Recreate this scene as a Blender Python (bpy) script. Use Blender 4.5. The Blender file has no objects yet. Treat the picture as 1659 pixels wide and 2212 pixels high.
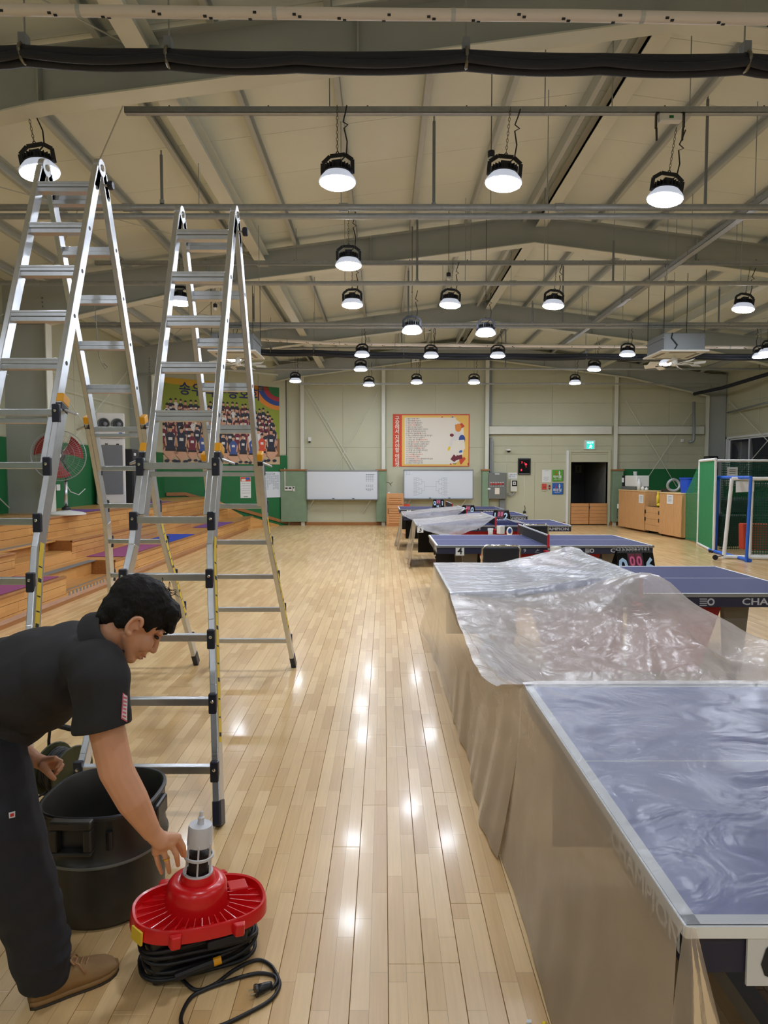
import bpy, bmesh, math, random
from math import sin, cos, pi, atan, tan, radians, atan2, sqrt, hypot
from mathutils import Vector as V, Matrix, noise
random.seed(7)
sc = bpy.context.scene
COL = sc.collection
# ---------------------------------------------------------------- camera
FPX, CXP, CYP, CAMH = 1455.0, 829.5, 1106.0, 1.65
PITCH = atan(80 / 1455.0)
cd = bpy.data.cameras.new('camera'); cam = bpy.data.objects.new('camera', cd); COL.objects.link(cam)
cam.location = (0, 0, CAMH); cam.rotation_euler = (pi / 2 - PITCH, 0, 0)
cd.sensor_fit = 'VERTICAL'; cd.sensor_height = 32.0; cd.lens = 32.0 * FPX / 2212.0
cd.clip_start = 0.02; cd.clip_end = 200
sc.camera = cam
# ---------------------------------------------------------------- world, exposure
wd = bpy.data.worlds.new('night'); sc.world = wd; wd.use_nodes = True
wd.node_tree.nodes['Background'].inputs[0].default_value = (0.01, 0.012, 0.02, 1)
wd.node_tree.nodes['Background'].inputs[1].default_value = 0.3
sc.view_settings.view_transform = 'Standard'; sc.view_settings.look = 'None'
sc.view_settings.gamma = 1.0; sc.view_settings.use_curve_mapping = False
sc.view_settings.exposure = 0.0
LAMP_STRENGTH = 124.0           # the high bay lamps are the only light of the hall
sc.cycles.max_bounces = 12; sc.cycles.diffuse_bounces = 5; sc.cycles.glossy_bounces = 4
sc.cycles.transparent_max_bounces = 24; sc.cycles.sample_clamp_indirect = 6.0
sc.cycles.caustics_reflective = False; sc.cycles.caustics_refractive = False

def ray(px, py):
    a = (px - CXP) / FPX; b = -(py - CYP) / FPX
    return V((a, cos(PITCH) + b * sin(PITCH), -sin(PITCH) + b * cos(PITCH)))
def P(px, py, X=None, Y=None, Z=None):
    """point of the hall measured off the photograph on a plane X=, Y= or Z="""
    r = ray(px, py); o = V((0, 0, CAMH))
    if Y is not None: t = Y / r.y
    elif X is not None: t = X / r.x
    else: t = (Z - CAMH) / r.z
    return o + r * t
# ---------------------------------------------------------------- materials
def lin(c): c = c / 255.0; return c / 12.92 if c <= 0.04045 else ((c + 0.055) / 1.055) ** 2.4
def rgb(c): return (lin(c[0]), lin(c[1]), lin(c[2]), 1)
MATS = {}
def M(name, col, rough=0.5, metal=0.0, vary=0.0, vscale=8.0, bump=0.0, bscale=60.0, coat=0.0, emit=None, estr=0.0, stretch=None, spec=None):
    m = bpy.data.materials.new(name); m.use_nodes = True; nt = m.node_tree; n = nt.nodes; l = nt.links
    b = n['Principled BSDF']; c = rgb(col)
    b.inputs['Base Color'].default_value = c; b.inputs['Roughness'].default_value = rough; b.inputs['Metallic'].default_value = metal
    if spec is not None: b.inputs['Specular IOR Level'].default_value = spec
    if coat: b.inputs['Coat Weight'].default_value = coat; b.inputs['Coat Roughness'].default_value = 0.08
    if emit: b.inputs['Emission Color'].default_value = rgb(emit); b.inputs['Emission Strength'].default_value = estr
    if vary or bump:
        tc = n.new('ShaderNodeTexCoord'); src = tc.outputs['Object']
        if stretch:
            mp = n.new('ShaderNodeMapping'); mp.inputs['Scale'].default_value = stretch; l.new(src, mp.inputs[0]); src = mp.outputs[0]
    if vary:
        ns = n.new('ShaderNodeTexNoise'); ns.inputs['Scale'].default_value = vscale; ns.inputs['Detail'].default_value = 5; l.new(src, ns.inputs['Vector'])
        rp = n.new('ShaderNodeValToRGB'); rp.color_ramp.elements[0].position = 0.3; rp.color_ramp.elements[1].position = 0.72
        rp.color_ramp.elements[0].color = tuple(max(0, x * (1 - vary)) for x in c[:3]) + (1,)
        rp.color_ramp.elements[1].color = tuple(min(1, x * (1 + vary)) for x in c[:3]) + (1,)
        l.new(ns.outputs['Fac'], rp.inputs[0]); l.new(rp.outputs[0], b.inputs['Base Color'])
    if bump:
        n2 = n.new('ShaderNodeTexNoise'); n2.inputs['Scale'].default_value = bscale; n2.inputs['Detail'].default_value = 4; l.new(src, n2.inputs['Vector'])
        bp = n.new('ShaderNodeBump'); bp.inputs['Strength'].default_value = bump; bp.inputs['Distance'].default_value = 0.01
        l.new(n2.outputs['Fac'], bp.inputs['Height']); l.new(bp.outputs[0], b.inputs['Normal'])
    MATS[name] = m; return m
def wood(name, c1, c2, rough, lane, stave, axis='Y', off=(0, 0), coat=0.0, grain=0.10):
    """boards made of small staves: brick texture gives each stave its own tone"""
    m = bpy.data.materials.new(name); m.use_nodes = True; nt = m.node_tree; n = nt.nodes; l = nt.links
    b = n['Principled BSDF']; b.inputs['Roughness'].default_value = rough
    if coat: b.inputs['Coat Weight'].default_value = coat; b.inputs['Coat Roughness'].default_value = 0.10
    tc = n.new('ShaderNodeTexCoord'); sp = n.new('ShaderNodeSeparateXYZ'); l.new(tc.outputs['Object'], sp.inputs[0])
    cb = n.new('ShaderNodeCombineXYZ')
    a_, b_ = {'Y': ('Y', 'X'), 'YZ': ('Y', 'Z'), 'X': ('X', 'Y'), 'XZ': ('X', 'Z')}[axis]
    ad = n.new('ShaderNodeMath'); ad.operation = 'ADD'; ad.inputs[1].default_value = off[0]; l.new(sp.outputs[a_], ad.inputs[0])
    ad2 = n.new('ShaderNodeMath'); ad2.operation = 'ADD'; ad2.inputs[1].default_value = off[1]; l.new(sp.outputs[b_], ad2.inputs[0])
    l.new(ad.outputs[0], cb.inputs[0]); l.new(ad2.outputs[0], cb.inputs[1])
    br = n.new('ShaderNodeTexBrick'); br.inputs['Scale'].default_value = 1.0
    br.inputs['Color1'].default_value = rgb(c1); br.inputs['Color2'].default_value = rgb(c2); br.inputs['Mortar'].default_value = rgb(tuple(x * .72 for x in c2))
    br.inputs['Mortar Size'].default_value = 0.0006; br.inputs['Brick Width'].default_value = stave; br.inputs['Row Height'].default_value = lane
    br.offset = 0.37; br.offset_frequency = 2; br.squash = 1.35; br.squash_frequency = 3
    l.new(cb.outputs[0], br.inputs['Vector'])
    mp = n.new('ShaderNodeMapping'); mp.inputs['Scale'].default_value = (1.2, 22, 1); l.new(cb.outputs[0], mp.inputs[0])
    ns = n.new('ShaderNodeTexNoise'); ns.inputs['Scale'].default_value = 4.0; ns.inputs['Detail'].default_value = 6; l.new(mp.outputs[0], ns.inputs['Vector'])
    nb = n.new('ShaderNodeTexNoise'); nb.inputs['Scale'].default_value = 0.55; nb.inputs['Detail'].default_value = 3; l.new(cb.outputs[0], nb.inputs['Vector'])
    ma = n.new('ShaderNodeMath'); ma.operation = 'ADD'; l.new(ns.outputs['Fac'], ma.inputs[0]); l.new(nb.outputs['Fac'], ma.inputs[1])
    mr = n.new('ShaderNodeMapRange'); mr.inputs['From Min'].default_value = 0.6; mr.inputs['From Max'].default_value = 1.4
    mr.inputs['To Min'].default_value = 1 - grain; mr.inputs['To Max'].default_value = 1 + grain; l.new(ma.outputs[0], mr.inputs[0])
    mx = n.new('ShaderNodeMix'); mx.data_type = 'RGBA'; mx.blend_type = 'MULTIPLY'; mx.inputs['Factor'].default_value = 1
    l.new(br.outputs['Color'], mx.inputs['A']); l.new(mr.outputs[0], mx.inputs['B']); l.new(mx.outputs['Result'], b.inputs['Base Color'])
    bp = n.new('ShaderNodeBump'); bp.inputs['Strength'].default_value = 0.03; bp.inputs['Distance'].default_value = 0.003
    l.new(nb.outputs['Fac'], bp.inputs['Height']); l.new(bp.outputs[0], b.inputs['Normal'])
    MATS[name] = m; return m
def film(name, col, fac, rough=0.22, bump=0.25, bscale=9.0, milk=0.5):
    """thin polyethylene film: part clear, part milky, with a gloss"""
    m = bpy.data.materials.new(name); m.use_nodes = True; nt = m.node_tree; n = nt.nodes; l = nt.links
    n.remove(n['Principled BSDF']); out = n['Material Output']
    tr = n.new('ShaderNodeBsdfTransparent'); df = n.new('ShaderNodeBsdfDiffuse'); tl = n.new('ShaderNodeBsdfTranslucent'); gl = n.new('ShaderNodeBsdfGlossy')
    for s in (df, tl): s.inputs['Color'].default_value = rgb(col)
    gl.inputs['Roughness'].default_value = rough; gl.inputs['Color'].default_value = (1, 1, 1, 1)
    tc = n.new('ShaderNodeTexCoord'); ns = n.new('ShaderNodeTexNoise'); ns.inputs['Scale'].default_value = bscale; ns.inputs['Detail'].default_value = 6; ns.inputs['Distortion'].default_value = 1.2
    l.new(tc.outputs['Object'], ns.inputs['Vector'])
    bp = n.new('ShaderNodeBump'); bp.inputs['Strength'].default_value = bump; bp.inputs['Distance'].default_value = 0.03
    l.new(ns.outputs['Fac'], bp.inputs['Height'])
    for s in (df, gl): l.new(bp.outputs[0], s.inputs['Normal'])
    m1 = n.new('ShaderNodeMixShader'); m1.inputs[0].default_value = milk; l.new(df.outputs[0], m1.inputs[1]); l.new(tl.outputs[0], m1.inputs[2])
    mr = n.new('ShaderNodeMapRange'); mr.inputs['From Min'].default_value = 0.3; mr.inputs['From Max'].default_value = 0.7
    mr.inputs['To Min'].default_value = fac * 0.93; mr.inputs['To Max'].default_value = min(1, fac * 1.07); l.new(ns.outputs['Fac'], mr.inputs[0])
    m2 = n.new('ShaderNodeMixShader'); l.new(mr.outputs[0], m2.inputs[0]); l.new(tr.outputs[0], m2.inputs[1]); l.new(m1.outputs[0], m2.inputs[2])
    fr = n.new('ShaderNodeFresnel'); fr.inputs['IOR'].default_value = 1.38; l.new(bp.outputs[0], fr.inputs['Normal'])
    m3 = n.new('ShaderNodeMixShader'); l.new(fr.outputs[0], m3.inputs[0]); l.new(m2.outputs[0], m3.inputs[1]); l.new(gl.outputs[0], m3.inputs[2])
    l.new(m3.outputs[0], out.inputs['Surface']); MATS[name] = m; return m
def mesh_net(name, col, cell, line, back=0.0):
    """knotted netting: thin strands with open holes between them (UV in metres)"""
    m = bpy.data.materials.new(name); m.use_nodes = True; nt = m.node_tree; n = nt.nodes; l = nt.links
    b = n['Principled BSDF']; b.inputs['Base Color'].default_value = rgb(col); b.inputs['Roughness'].default_value = 0.7; out = n['Material Output']
    tc = n.new('ShaderNodeUVMap'); br = n.new('ShaderNodeTexBrick'); br.offset = 0.0; br.inputs['Scale'].default_value = 1.0
    br.inputs['Brick Width'].default_value = cell; br.inputs['Row Height'].default_value = cell; br.inputs['Mortar Size'].default_value = line; br.inputs['Mortar Smooth'].default_value = 0.0
    l.new(tc.outputs[0], br.inputs['Vector'])
    mr = n.new('ShaderNodeMapRange'); mr.inputs['To Min'].default_value = back; mr.inputs['To Max'].default_value = 1.0; l.new(br.outputs['Fac'], mr.inputs[0])
    tr = n.new('ShaderNodeBsdfTransparent'); mx = n.new('ShaderNodeMixShader')
    l.new(mr.outputs[0], mx.inputs[0]); l.new(tr.outputs[0], mx.inputs[1]); l.new(b.outputs[0], mx.inputs[2]); l.new(mx.outputs[0], out.inputs['Surface'])
    MATS[name] = m; return m
def glassy(name, col, alpha, rough=0.05):
    m = M(name, col, rough); b = m.node_tree.nodes['Principled BSDF']; b.inputs['Alpha'].default_value = alpha; return m

FLOORW = wood('maple floor', (230, 198, 146), (206, 168, 114), 0.30, 0.0605, 0.43, 'Y', (0, -0.014), coat=0.16)
STEPW = wood('oak bleacher board', (214, 163, 98), (190, 136, 76), 0.32, 0.105, 0.62, 'YZ', (0.2, 0.045))
TREADW = wood('oak bleacher tread', (206, 156, 92), (186, 134, 76), 0.32, 0.11, 0.62, 'Y', (0, 0))
M('subfloor', (60, 42, 28), 0.8)
M('trim wood', (160, 108, 60), 0.4, vary=.15, vscale=6, stretch=(8, .6, 8))
M('pine board', (206, 158, 106), 0.45, vary=.12, vscale=5, stretch=(9, 9, .8))
M('pine light', (226, 196, 146), 0.45, vary=.08, vscale=5)
M('shoe cabinet wood', (204, 150, 98), 0.45, vary=.10, vscale=5, stretch=(1, 9, 9))
M('wall panel', (190, 191, 166), 0.6, vary=.035, vscale=1.2, bump=.03, bscale=90)
M('roof panel', (224, 230, 222), 0.6, vary=.04, vscale=.9)
M('steel cream', (214, 217, 206), 0.5, vary=.04, vscale=2)
M('steel grey', (168, 174, 172), 0.5, vary=.05, vscale=2)
M('purlin paint', (182, 187, 184), 0.5)
M('green wall', (22, 106, 56), 0.65, vary=.06, vscale=3)
M('sage panel', (128, 152, 126), 0.75, vary=.05, vscale=5)
M('galvanised', (158, 163, 166), 0.45, 0.35, vary=.08, vscale=20)
M('conduit grey', (128, 134, 138), 0.5, 0.3)
M('aluminium', (205, 209, 214), 0.30, 0.92, vary=.05, vscale=25, bump=.02, bscale=200)
M('aluminium dull', (190, 192, 194), 0.42, 0.85)
M('black plastic', (26, 27, 30), 0.38)
M('navy plastic', (34, 38, 52), 0.40)
M('amber plastic', (238, 168, 28), 0.35)
M('yellow tape', (232, 200, 60), 0.5)
M('black rubber', (20, 20, 21), 0.55)
M('pipe foam', (32, 36, 46), 0.7, bump=.2, bscale=40)
M('pipe wrap', (236, 230, 224), 0.5, bump=.15, bscale=40)
M('white plastic', (226, 228, 226), 0.42)
M('white paint', (226, 230, 232), 0.5)
M('paper', (226, 230, 232), 0.7)
M('ink', (40, 42, 48), 0.7)
M('faint ink', (130, 140, 152), 0.7)
M('ink red', (196, 44, 40), 0.7)
M('ink blue', (40, 60, 170), 0.7)
M('lamp body', (46, 48, 54), 0.45, 0.4)
M('lamp rim', (190, 192, 200), 0.35, emit=(225, 235, 255), estr=.5)
M('lamp lens', (255, 255, 255), 0.4, emit=(236, 243, 255), estr=LAMP_STRENGTH)
M('chain steel', (120, 116, 104), 0.4, 0.7)
M('table blue', (42, 48, 100), 0.55, vary=.03, vscale=30, spec=.3)
M('table blue bright', (36, 64, 172), 0.5, vary=.03, vscale=30, spec=.3)
M('table line', (246, 250, 252), 0.5)
M('table apron', (36, 40, 66), 0.45)
M('table leg grey', (140, 136, 128), 0.5)
M('table black', (34, 34, 38), 0.5)
M('red panel', (178, 22, 40), 0.5)
M('net tape', (206, 208, 212), 0.6)
M('print silver', (190, 194, 202), 0.5)
FILM = film('plastic film', (238, 241, 250), 0.40, 0.20, 0.45, 9, .25)
FILMG = film('plastic film draped', (240, 233, 231), 0.60, 0.20, 0.45, 8, .28)
FILMT = film('plastic film thin', (238, 244, 255), 0.25, 0.26, 0.40, 5, .15)
FILMC = film('plastic film curtain', (238, 224, 208), 0.44, 0.26, 0.10, 2.5, .40)
NETT = mesh_net('table net', (24, 25, 30), 0.02, 0.006, .35)
NETG = mesh_net('green net', (24, 120, 74), 0.03, 0.006, .55)
NETD = mesh_net('dark green net', (16, 78, 60), 0.05, 0.008, .30)
M('whiteboard', (216, 224, 234), 0.25, spec=.5)
M('board frame', (150, 154, 158), 0.35, 0.6)
M('panel grey', (116, 120, 118), 0.45, 0.2)
M('orange red', (206, 74, 44), 0.6)
M('poster yellow', (236, 192, 100), 0.6)
M('poster pale', (232, 226, 214), 0.6)
M('sign green', (84, 158, 44), 0.5)
M('sign blue', (26, 96, 176), 0.5)
M('alarm red', (206, 74, 62), 0.45)
M('alarm dark red', (130, 20, 26), 0.4)
M('exit glow', (30, 190, 160), 0.4, emit=(40, 205, 190), estr=1.1)
M('exit white', (240, 255, 252), 0.4, emit=(225, 255, 250), estr=1.3)
M('led red', (255, 40, 60), 0.4, emit=(255, 40, 70), estr=1.5)
M('black glass', (12, 13, 16), 0.12)
M('night glass', (10, 13, 18), 0.08)
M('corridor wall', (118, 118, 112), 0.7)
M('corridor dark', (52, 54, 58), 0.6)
M('mat purple', (116, 74, 146), 0.8)
M('mat magenta', (150, 74, 122), 0.8)
M('mat blue', (26, 66, 178), 0.8)
M('fan red', (150, 48, 46), 0.4)
M('cabinet white', (230, 230, 228), 0.4)
M('cabinet grille', (124, 128, 136), 0.6, bump=.3, bscale=300)
M('goal blue', (34, 98, 204), 0.5)
M('goal white', (226, 228, 226), 0.55, bump=.2, bscale=30)
M('bucket blue', (28, 78, 196), 0.4)
M('tarp orange', (190, 66, 40), 0.7)
M('yellow', (236, 206, 50), 0.5)
M('chair vinyl', (38, 44, 54), 0.35)
M('chrome', (225, 228, 232), 0.12, 1.0)
M('vac red', (214, 22, 28), 0.28, coat=.2)
M('vac drum', (50, 49, 45), 0.40)
M('filter grey', (206, 208, 214), 0.4)
M('filter dark', (30, 20, 18), 0.6)
M('reel olive', (74, 78, 50), 0.5)
M('cord black', (28, 28, 30), 0.5)
M('skin', (214, 158, 126), 0.5, vary=.05, vscale=14, bump=.03, bscale=150)
M('lips', (176, 106, 94), 0.45)
M('eye dark', (30, 20, 18), 0.3)
M('hair', (20, 17, 16), 0.65, spec=.25, bump=.5, bscale=160, stretch=(1, 1, .3))
M('shirt black', (36, 36, 39), 0.8, vary=.08, vscale=10, bump=.08, bscale=30)
M('jeans', (34, 36, 44), 0.85, vary=.15, vscale=12, bump=.08, bscale=40)
M('suede', (150, 118, 76), 0.8, vary=.10, vscale=20)
M('lace', (176, 132, 92), 0.7)
M('sole', (60, 50, 38), 0.7)
M('gold', (230, 190, 90), 0.2, 1.0)
M('cup plastic', (220, 225, 228), 0.15)

# ---------------------------------------------------------------- geometry helpers
WL = {}
class MB:
    def __init__(s): s.v = []; s.f = []; s.mi = []; s.cur = 0; s.uv = {}
    def add(s, vs, fs):
        o = len(s.v); s.v += [V(p) for p in vs]
        for f in fs: s.f.append(tuple(i + o for i in f)); s.mi.append(s.cur)
        return s
    def box(s, x0, x1, y0, y1, z0, z1):
        return s.add([(x0, y0, z0), (x1, y0, z0), (x1, y1, z0), (x0, y1, z0), (x0, y0, z1), (x1, y0, z1), (x1, y1, z1), (x0, y1, z1)],
                     [(0, 3, 2, 1), (4, 5, 6, 7), (0, 1, 5, 4), (1, 2, 6, 5), (2, 3, 7, 6), (3, 0, 4, 7)])
    def cbox(s, c, d, rz=0.0, rot=None):
        R = rot or Matrix.Rotation(rz, 3, 'Z'); c = V(c); q = []
        for sz in (-1, 1):
            for sx, sy in ((-1, -1), (1, -1), (1, 1), (-1, 1)): q.append(c + R @ V((sx * d[0] / 2, sy * d[1] / 2, sz * d[2] / 2)))
        return s.add(q, [(0, 3, 2, 1), (4, 5, 6, 7), (0, 1, 5, 4), (1, 2, 6, 5), (2, 3, 7, 6), (3, 0, 4, 7)])
    def bar(s, p0, p1, w, h, up=(0, 0, 1)):
        p0, p1 = V(p0), V(p1); d = (p1 - p0).normalized(); up = V(up)
        if abs(d.dot(up)) > .98: up = V((0, 1, 0))
        a = d.cross(up).normalized(); b = a.cross(d); q = []
        for p in (p0, p1):
            for i, j in ((-1, -1), (1, -1), (1, 1), (-1, 1)): q.append(p + a * i * w / 2 + b * j * h / 2)
        return s.add(q, [(0, 1, 2, 3), (7, 6, 5, 4), (0, 4, 5, 1), (1, 5, 6, 2), (2, 6, 7, 3), (3, 7, 4, 0)])
    def tube(s, pts, r, n=8, closed=False, r2=None):
        pts = [V(p) for p in pts]; k = len(pts); rings = []; prev = None
        for i, p in enumerate(pts):
            a = pts[(i - 1) % k] if (closed or i > 0) else p; b = pts[(i + 1) % k] if (closed or i < k - 1) else p
            t = (b - a).normalized()
            if prev is None:
                u = t.orthogonal().normalized()
            else:
                u = prev - t * prev.dot(t)
                u = u.normalized() if u.length > 1e-6 else t.orthogonal().normalized()
            prev = u; w = t.cross(u); rr = r if r2 is None else r + (r2 - r) * i / max(1, k - 1)
            rings.append([p + (u * cos(2 * pi * j / n) + w * sin(2 * pi * j / n)) * rr for j in range(n)])
        vs = [q for ring in rings for q in ring]; fs = []
        for i in range(k if closed else k - 1):
            i2 = (i + 1) % k
            for j in range(n): fs.append((i * n + j, i * n + (j + 1) % n, i2 * n + (j + 1) % n, i2 * n + j))
        if not closed: fs += [tuple(range(n))[::-1], tuple((k - 1) * n + j for j in range(n))]
        return s.add(vs, fs)
    def cyl(s, p0, p1, r, r2=None, n=12): return s.tube([p0, p1], r, n, False, r2)
    def lathe(s, prof, c=(0, 0, 0), n=24, axis=(0, 0, 1), cap=True):
        c = V(c); ax = V(axis).normalized(); u = ax.orthogonal().normalized() if abs(ax.z) < .999 else V((1, 0, 0)); w = ax.cross(u); vs = []; fs = []
        for r, z in prof:
            for j in range(n):
                a = 2 * pi * j / n; vs.append(c + ax * z + (u * cos(a) + w * sin(a)) * max(r, 1e-4))
        for i in range(len(prof) - 1):
            for j in range(n): fs.append((i * n + j, i * n + (j + 1) % n, (i + 1) * n + (j + 1) % n, (i + 1) * n + j))
        if cap: fs += [tuple(range(n))[::-1], tuple((len(prof) - 1) * n + j for j in range(n))]
        return s.add(vs, fs)
    def poly(s, pts): return s.add(pts, [tuple(range(len(pts)))])
    def prism(s, pts, vec):
        k = len(pts); pts = [V(p) for p in pts]; vec = V(vec)
        return s.add(pts + [p + vec for p in pts], [tuple(range(k))[::-1], tuple(range(k, 2 * k))] + [(i, (i + 1) % k, k + (i + 1) % k, k + i) for i in range(k)])
    def ell(s, c, r, n=16, m=10, R=None):
        c = V(c); vs = []; fs = []; r = (r, r, r) if not hasattr(r, '__len__') else r
        for i in range(m + 1):
            th = pi * i / m
            for j in range(n):
                ph = 2 * pi * j / n; q = V((r[0] * sin(th) * cos(ph), r[1] * sin(th) * sin(ph), r[2] * cos(th)))
                if i in (0, m): q += V((1e-5 * cos(ph), 1e-5 * sin(ph), 0))
                vs.append(c + (R @ q if R else q))
        for i in range(m):
            for j in range(n): fs.append((i * n + j, (i + 1) * n + j, (i + 1) * n + (j + 1) % n, i * n + (j + 1) % n))
        fs += [tuple(range(n)), tuple(m * n + j for j in range(n))[::-1]]
        return s.add(vs, fs)
    def grid(s, fn, nu, nv, uvscale=None):
        vs = [fn(i / nu, j / nv) for j in range(nv + 1) for i in range(nu + 1)]
        return s.add(vs, [(j * (nu + 1) + i, j * (nu + 1) + i + 1, (j + 1) * (nu + 1) + i + 1, (j + 1) * (nu + 1) + i) for j in range(nv) for i in range(nu)])
    def text(s, body, size, loc, rot=(pi / 2, 0, 0), align='CENTER', thick=0.0, sx=1.0, shear=0.0):
        cu = bpy.data.curves.new('txt', 'FONT'); cu.body = body; cu.size = size; cu.align_x = align; cu.align_y = 'CENTER'; cu.offset = thick * size; cu.resolution_u = 2; cu.shear = shear
        ob = bpy.data.objects.new('txt', cu)
        me = bpy.data.meshes.new_from_object(ob); R = rot.to_3x3() if isinstance(rot, Matrix) else Matrix.Identity(3)
        if not isinstance(rot, Matrix):
            from mathutils import Euler
            R = Euler(rot).to_matrix()
        s.add([V(loc) + R @ V((p.co.x * sx, p.co.y, p.co.z)) for p in me.vertices], [tuple(p.vertices) for p in me.polygons])
        bpy.data.objects.remove(ob); bpy.data.curves.remove(cu); bpy.data.meshes.remove(me); return s
    def build(s, name, mats, parent=None, smooth=False, bevel=0.0, local=False, kind=None, auto=None, uv=None):
        me = bpy.data.meshes.new(name); off = V((0, 0, 0))
        if parent is not None and not local: off = WL.get(parent.name, V((0, 0, 0)))
        org = V((0, 0, 0))
        if parent is None and kind != 'structure' and s.v:
            xs = [p.x for p in s.v]; ys = [p.y for p in s.v]; zs = [p.z for p in s.v]
            org = V(((min(xs) + max(xs)) / 2, (min(ys) + max(ys)) / 2, min(zs)))
        me.from_pydata([tuple(p - off - org) for p in s.v], [], s.f)
        for m in (mats if isinstance(mats, (list, tuple)) else [mats]): me.materials.append(MATS[m] if isinstance(m, str) else m)
        me.polygons.foreach_set('material_index', s.mi)
        if smooth: me.polygons.foreach_set('use_smooth', [True] * len(s.f))
        if uv:
            lay = me.uv_layers.new(name='UVMap')
            for lp in me.loops:
                lay.data[lp.index].uv = uv(V(s.v[lp.vertex_index]))
        me.update()
        if smooth and auto is not None:
            me.set_sharp_from_angle(angle=radians(auto))
        o = bpy.data.objects.new(name, me); COL.objects.link(o); o.location = org
        if parent is not None: o.parent = parent; WL[o.name] = WL.get(parent.name, V((0, 0, 0))) if not local else V((0, 0, 0))
        else: WL[o.name] = org.copy()
        if bevel:
            md = o.modifiers.new('edge', 'BEVEL'); md.width = bevel; md.segments = 2; md.limit_method = 'ANGLE'; md.angle_limit = radians(50)
        if kind: o['kind'] = kind
        return o
def tag(o, label, cat, group=None):
    o['label'] = label; o['category'] = cat
    if group: o['group'] = group
    return o
def thing(name, label, cat, loc=(0, 0, 0), group=None):
    o = bpy.data.objects.new(name, None); COL.objects.link(o); o.location = loc; o.empty_display_size = .1; WL[o.name] = V(loc)
    return tag(o, label, cat, group)
def dup(root, loc, rz=0.0, label=None, group=None, rot=None):
    def cp(o, par):
        c = o.copy(); COL.objects.link(c)
        if par is not None: c.parent = par
        for ch in list(o.children): cp(ch, c)
        return c
    r = cp(root, None); r.location = loc; r.rotation_euler = rot if rot else (0, 0, rz); WL[r.name] = V(loc)
    if label: r['label'] = label
    if group: r['group'] = group
    return r
def ns(x, y, z=0.0, s=1.0): return noise.noise(V((x * s, y * s, z * s)))
def smooth01(t): t = max(0, min(1, t)); return t * t * (3 - 2 * t)
YB, XL, XR, XRIDGE, SL = 22.2, -6.4, 11.1, 2.48, 0.128
def roofz(x): return 6.07 - SL * abs(x - XRIDGE)
# ================================================================ FLOOR
floor = MB().box(XL - .3, XR + .3, -8.3, YB + 4, -.25, -.012).build('floor', 'subfloor', kind='structure')
WBD, X0F = 0.121, 0.014
def board(mb, k, y0, y1):
    x0 = X0F + WBD * k + .0008; x1 = x0 + WBD - .0016; y0 += .0006; y1 -= .0006; b = .0012
    mb.add([(x0, y0, -.012), (x1, y0, -.012), (x1, y1, -.012), (x0, y1, -.012), (x0, y0, -b), (x1, y0, -b), (x1, y1, -b), (x0, y1, -b),
            (x0 + b, y0 + b, 0), (x1 - b, y0 + b, 0), (x1 - b, y1 - b, 0), (x0 + b, y1 - b, 0)],
           [(0, 1, 5, 4), (1, 2, 6, 5), (2, 3, 7, 6), (3, 0, 4, 7), (4, 5, 9, 8), (5, 6, 10, 9), (6, 7, 11, 10), (7, 4, 8, 11), (8, 9, 10, 11)])
boards = []
for k in range(int((XL) / WBD) - 1, int(XR / WBD) + 1):
    y = -8 - random.random() * 1.8
    while y < YB:
        L = random.choice((1.82, 1.82, 1.52, .91)); boards.append((k, y, min(y + L, YB + .02))); y += L
def seen(b):
    k, y0, y1 = b; x = X0F + WBD * (k + .5); ym = (max(y0, 1.7) + y1) / 2
    if y1 < 1.9: return 1e9
    d = ym; px = CXP + FPX * x / d
    if px < -40 or px > 1000 + (0 if ym < 9 else 500) or (x > .55 and ym < 8.4) or x < -4.1: return 1e9
    return ym
boards.sort(key=seen)
for b in boards[:300]:
    m = MB(); board(m, *b); m.build('plank', FLOORW, floor)
m = MB()
for b in boards[300:]: board(m, *b)
m.build('plank_field', FLOORW, floor, kind='stuff')
# ================================================================ CEILING: roof panels on purlins and rafters
ceiling = MB()
for sx in (-1, 1):
    xe = XL - .4 if sx < 0 else XR + .4
    ceiling.prism([(XRIDGE, -8.3, roofz(XRIDGE) + .05), (xe, -8.3, roofz(xe) + .05), (xe, -8.3, roofz(xe) + .12), (XRIDGE, -8.3, roofz(XRIDGE) + .12)], (0, YB + 12.3, 0))
ceiling = ceiling.build('ceiling', 'roof panel', kind='structure')
yy = -8.2
while yy < YB + .2:
    for sx in (-1, 1):
        xe = XL - .3 if sx < 0 else XR + .3
        MB().prism([(XRIDGE + .004 * sx, yy + .003, roofz(XRIDGE)), (xe, yy + .003, roofz(xe)), (xe, yy + .003, roofz(xe) + .05), (XRIDGE + .004 * sx, yy + .003, roofz(XRIDGE) + .05)], (0, 1.007, 0)).build('roof_panel', 'roof panel', ceiling)
    yy += 1.013
# purlins: cold-formed channels along the hall
for x in (-6.0, -5.2, -4.33, -3.42, -2.43, -1.48, -.5, .43, 1.36, 3.55, 4.45, 5.43, 6.36, 7.3, 8.25, 9.2, 10.2):
    z = roofz(x) - .008; s = 1 if x < XRIDGE else -1
    m = MB(); m.box(x - .004, x + .004, -8, YB, z - .13, z); m.box(min(x, x + s * .055), max(x, x + s * .055), -8, YB, z - .134, z - .126); m.box(min(x, x + s * .055), max(x, x + s * .055), -8, YB, z - .008, z)
    m.box(x + s * .052 - .003, x + s * .052 + .003, -8, YB, z - .126, z - .108)
    m.build('purlin', 'purlin paint', ceiling)
for dx in (-.16, .12):
    x = XRIDGE + dx; z = roofz(x) - .01; m = MB(); m.box(x - .006, x + .006, -8, YB, z - .2, z); m.box(x - .03, x + .03, -8, YB, z - .207, z - .2); m.build('ridge_purlin', 'purlin paint', ceiling)
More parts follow.
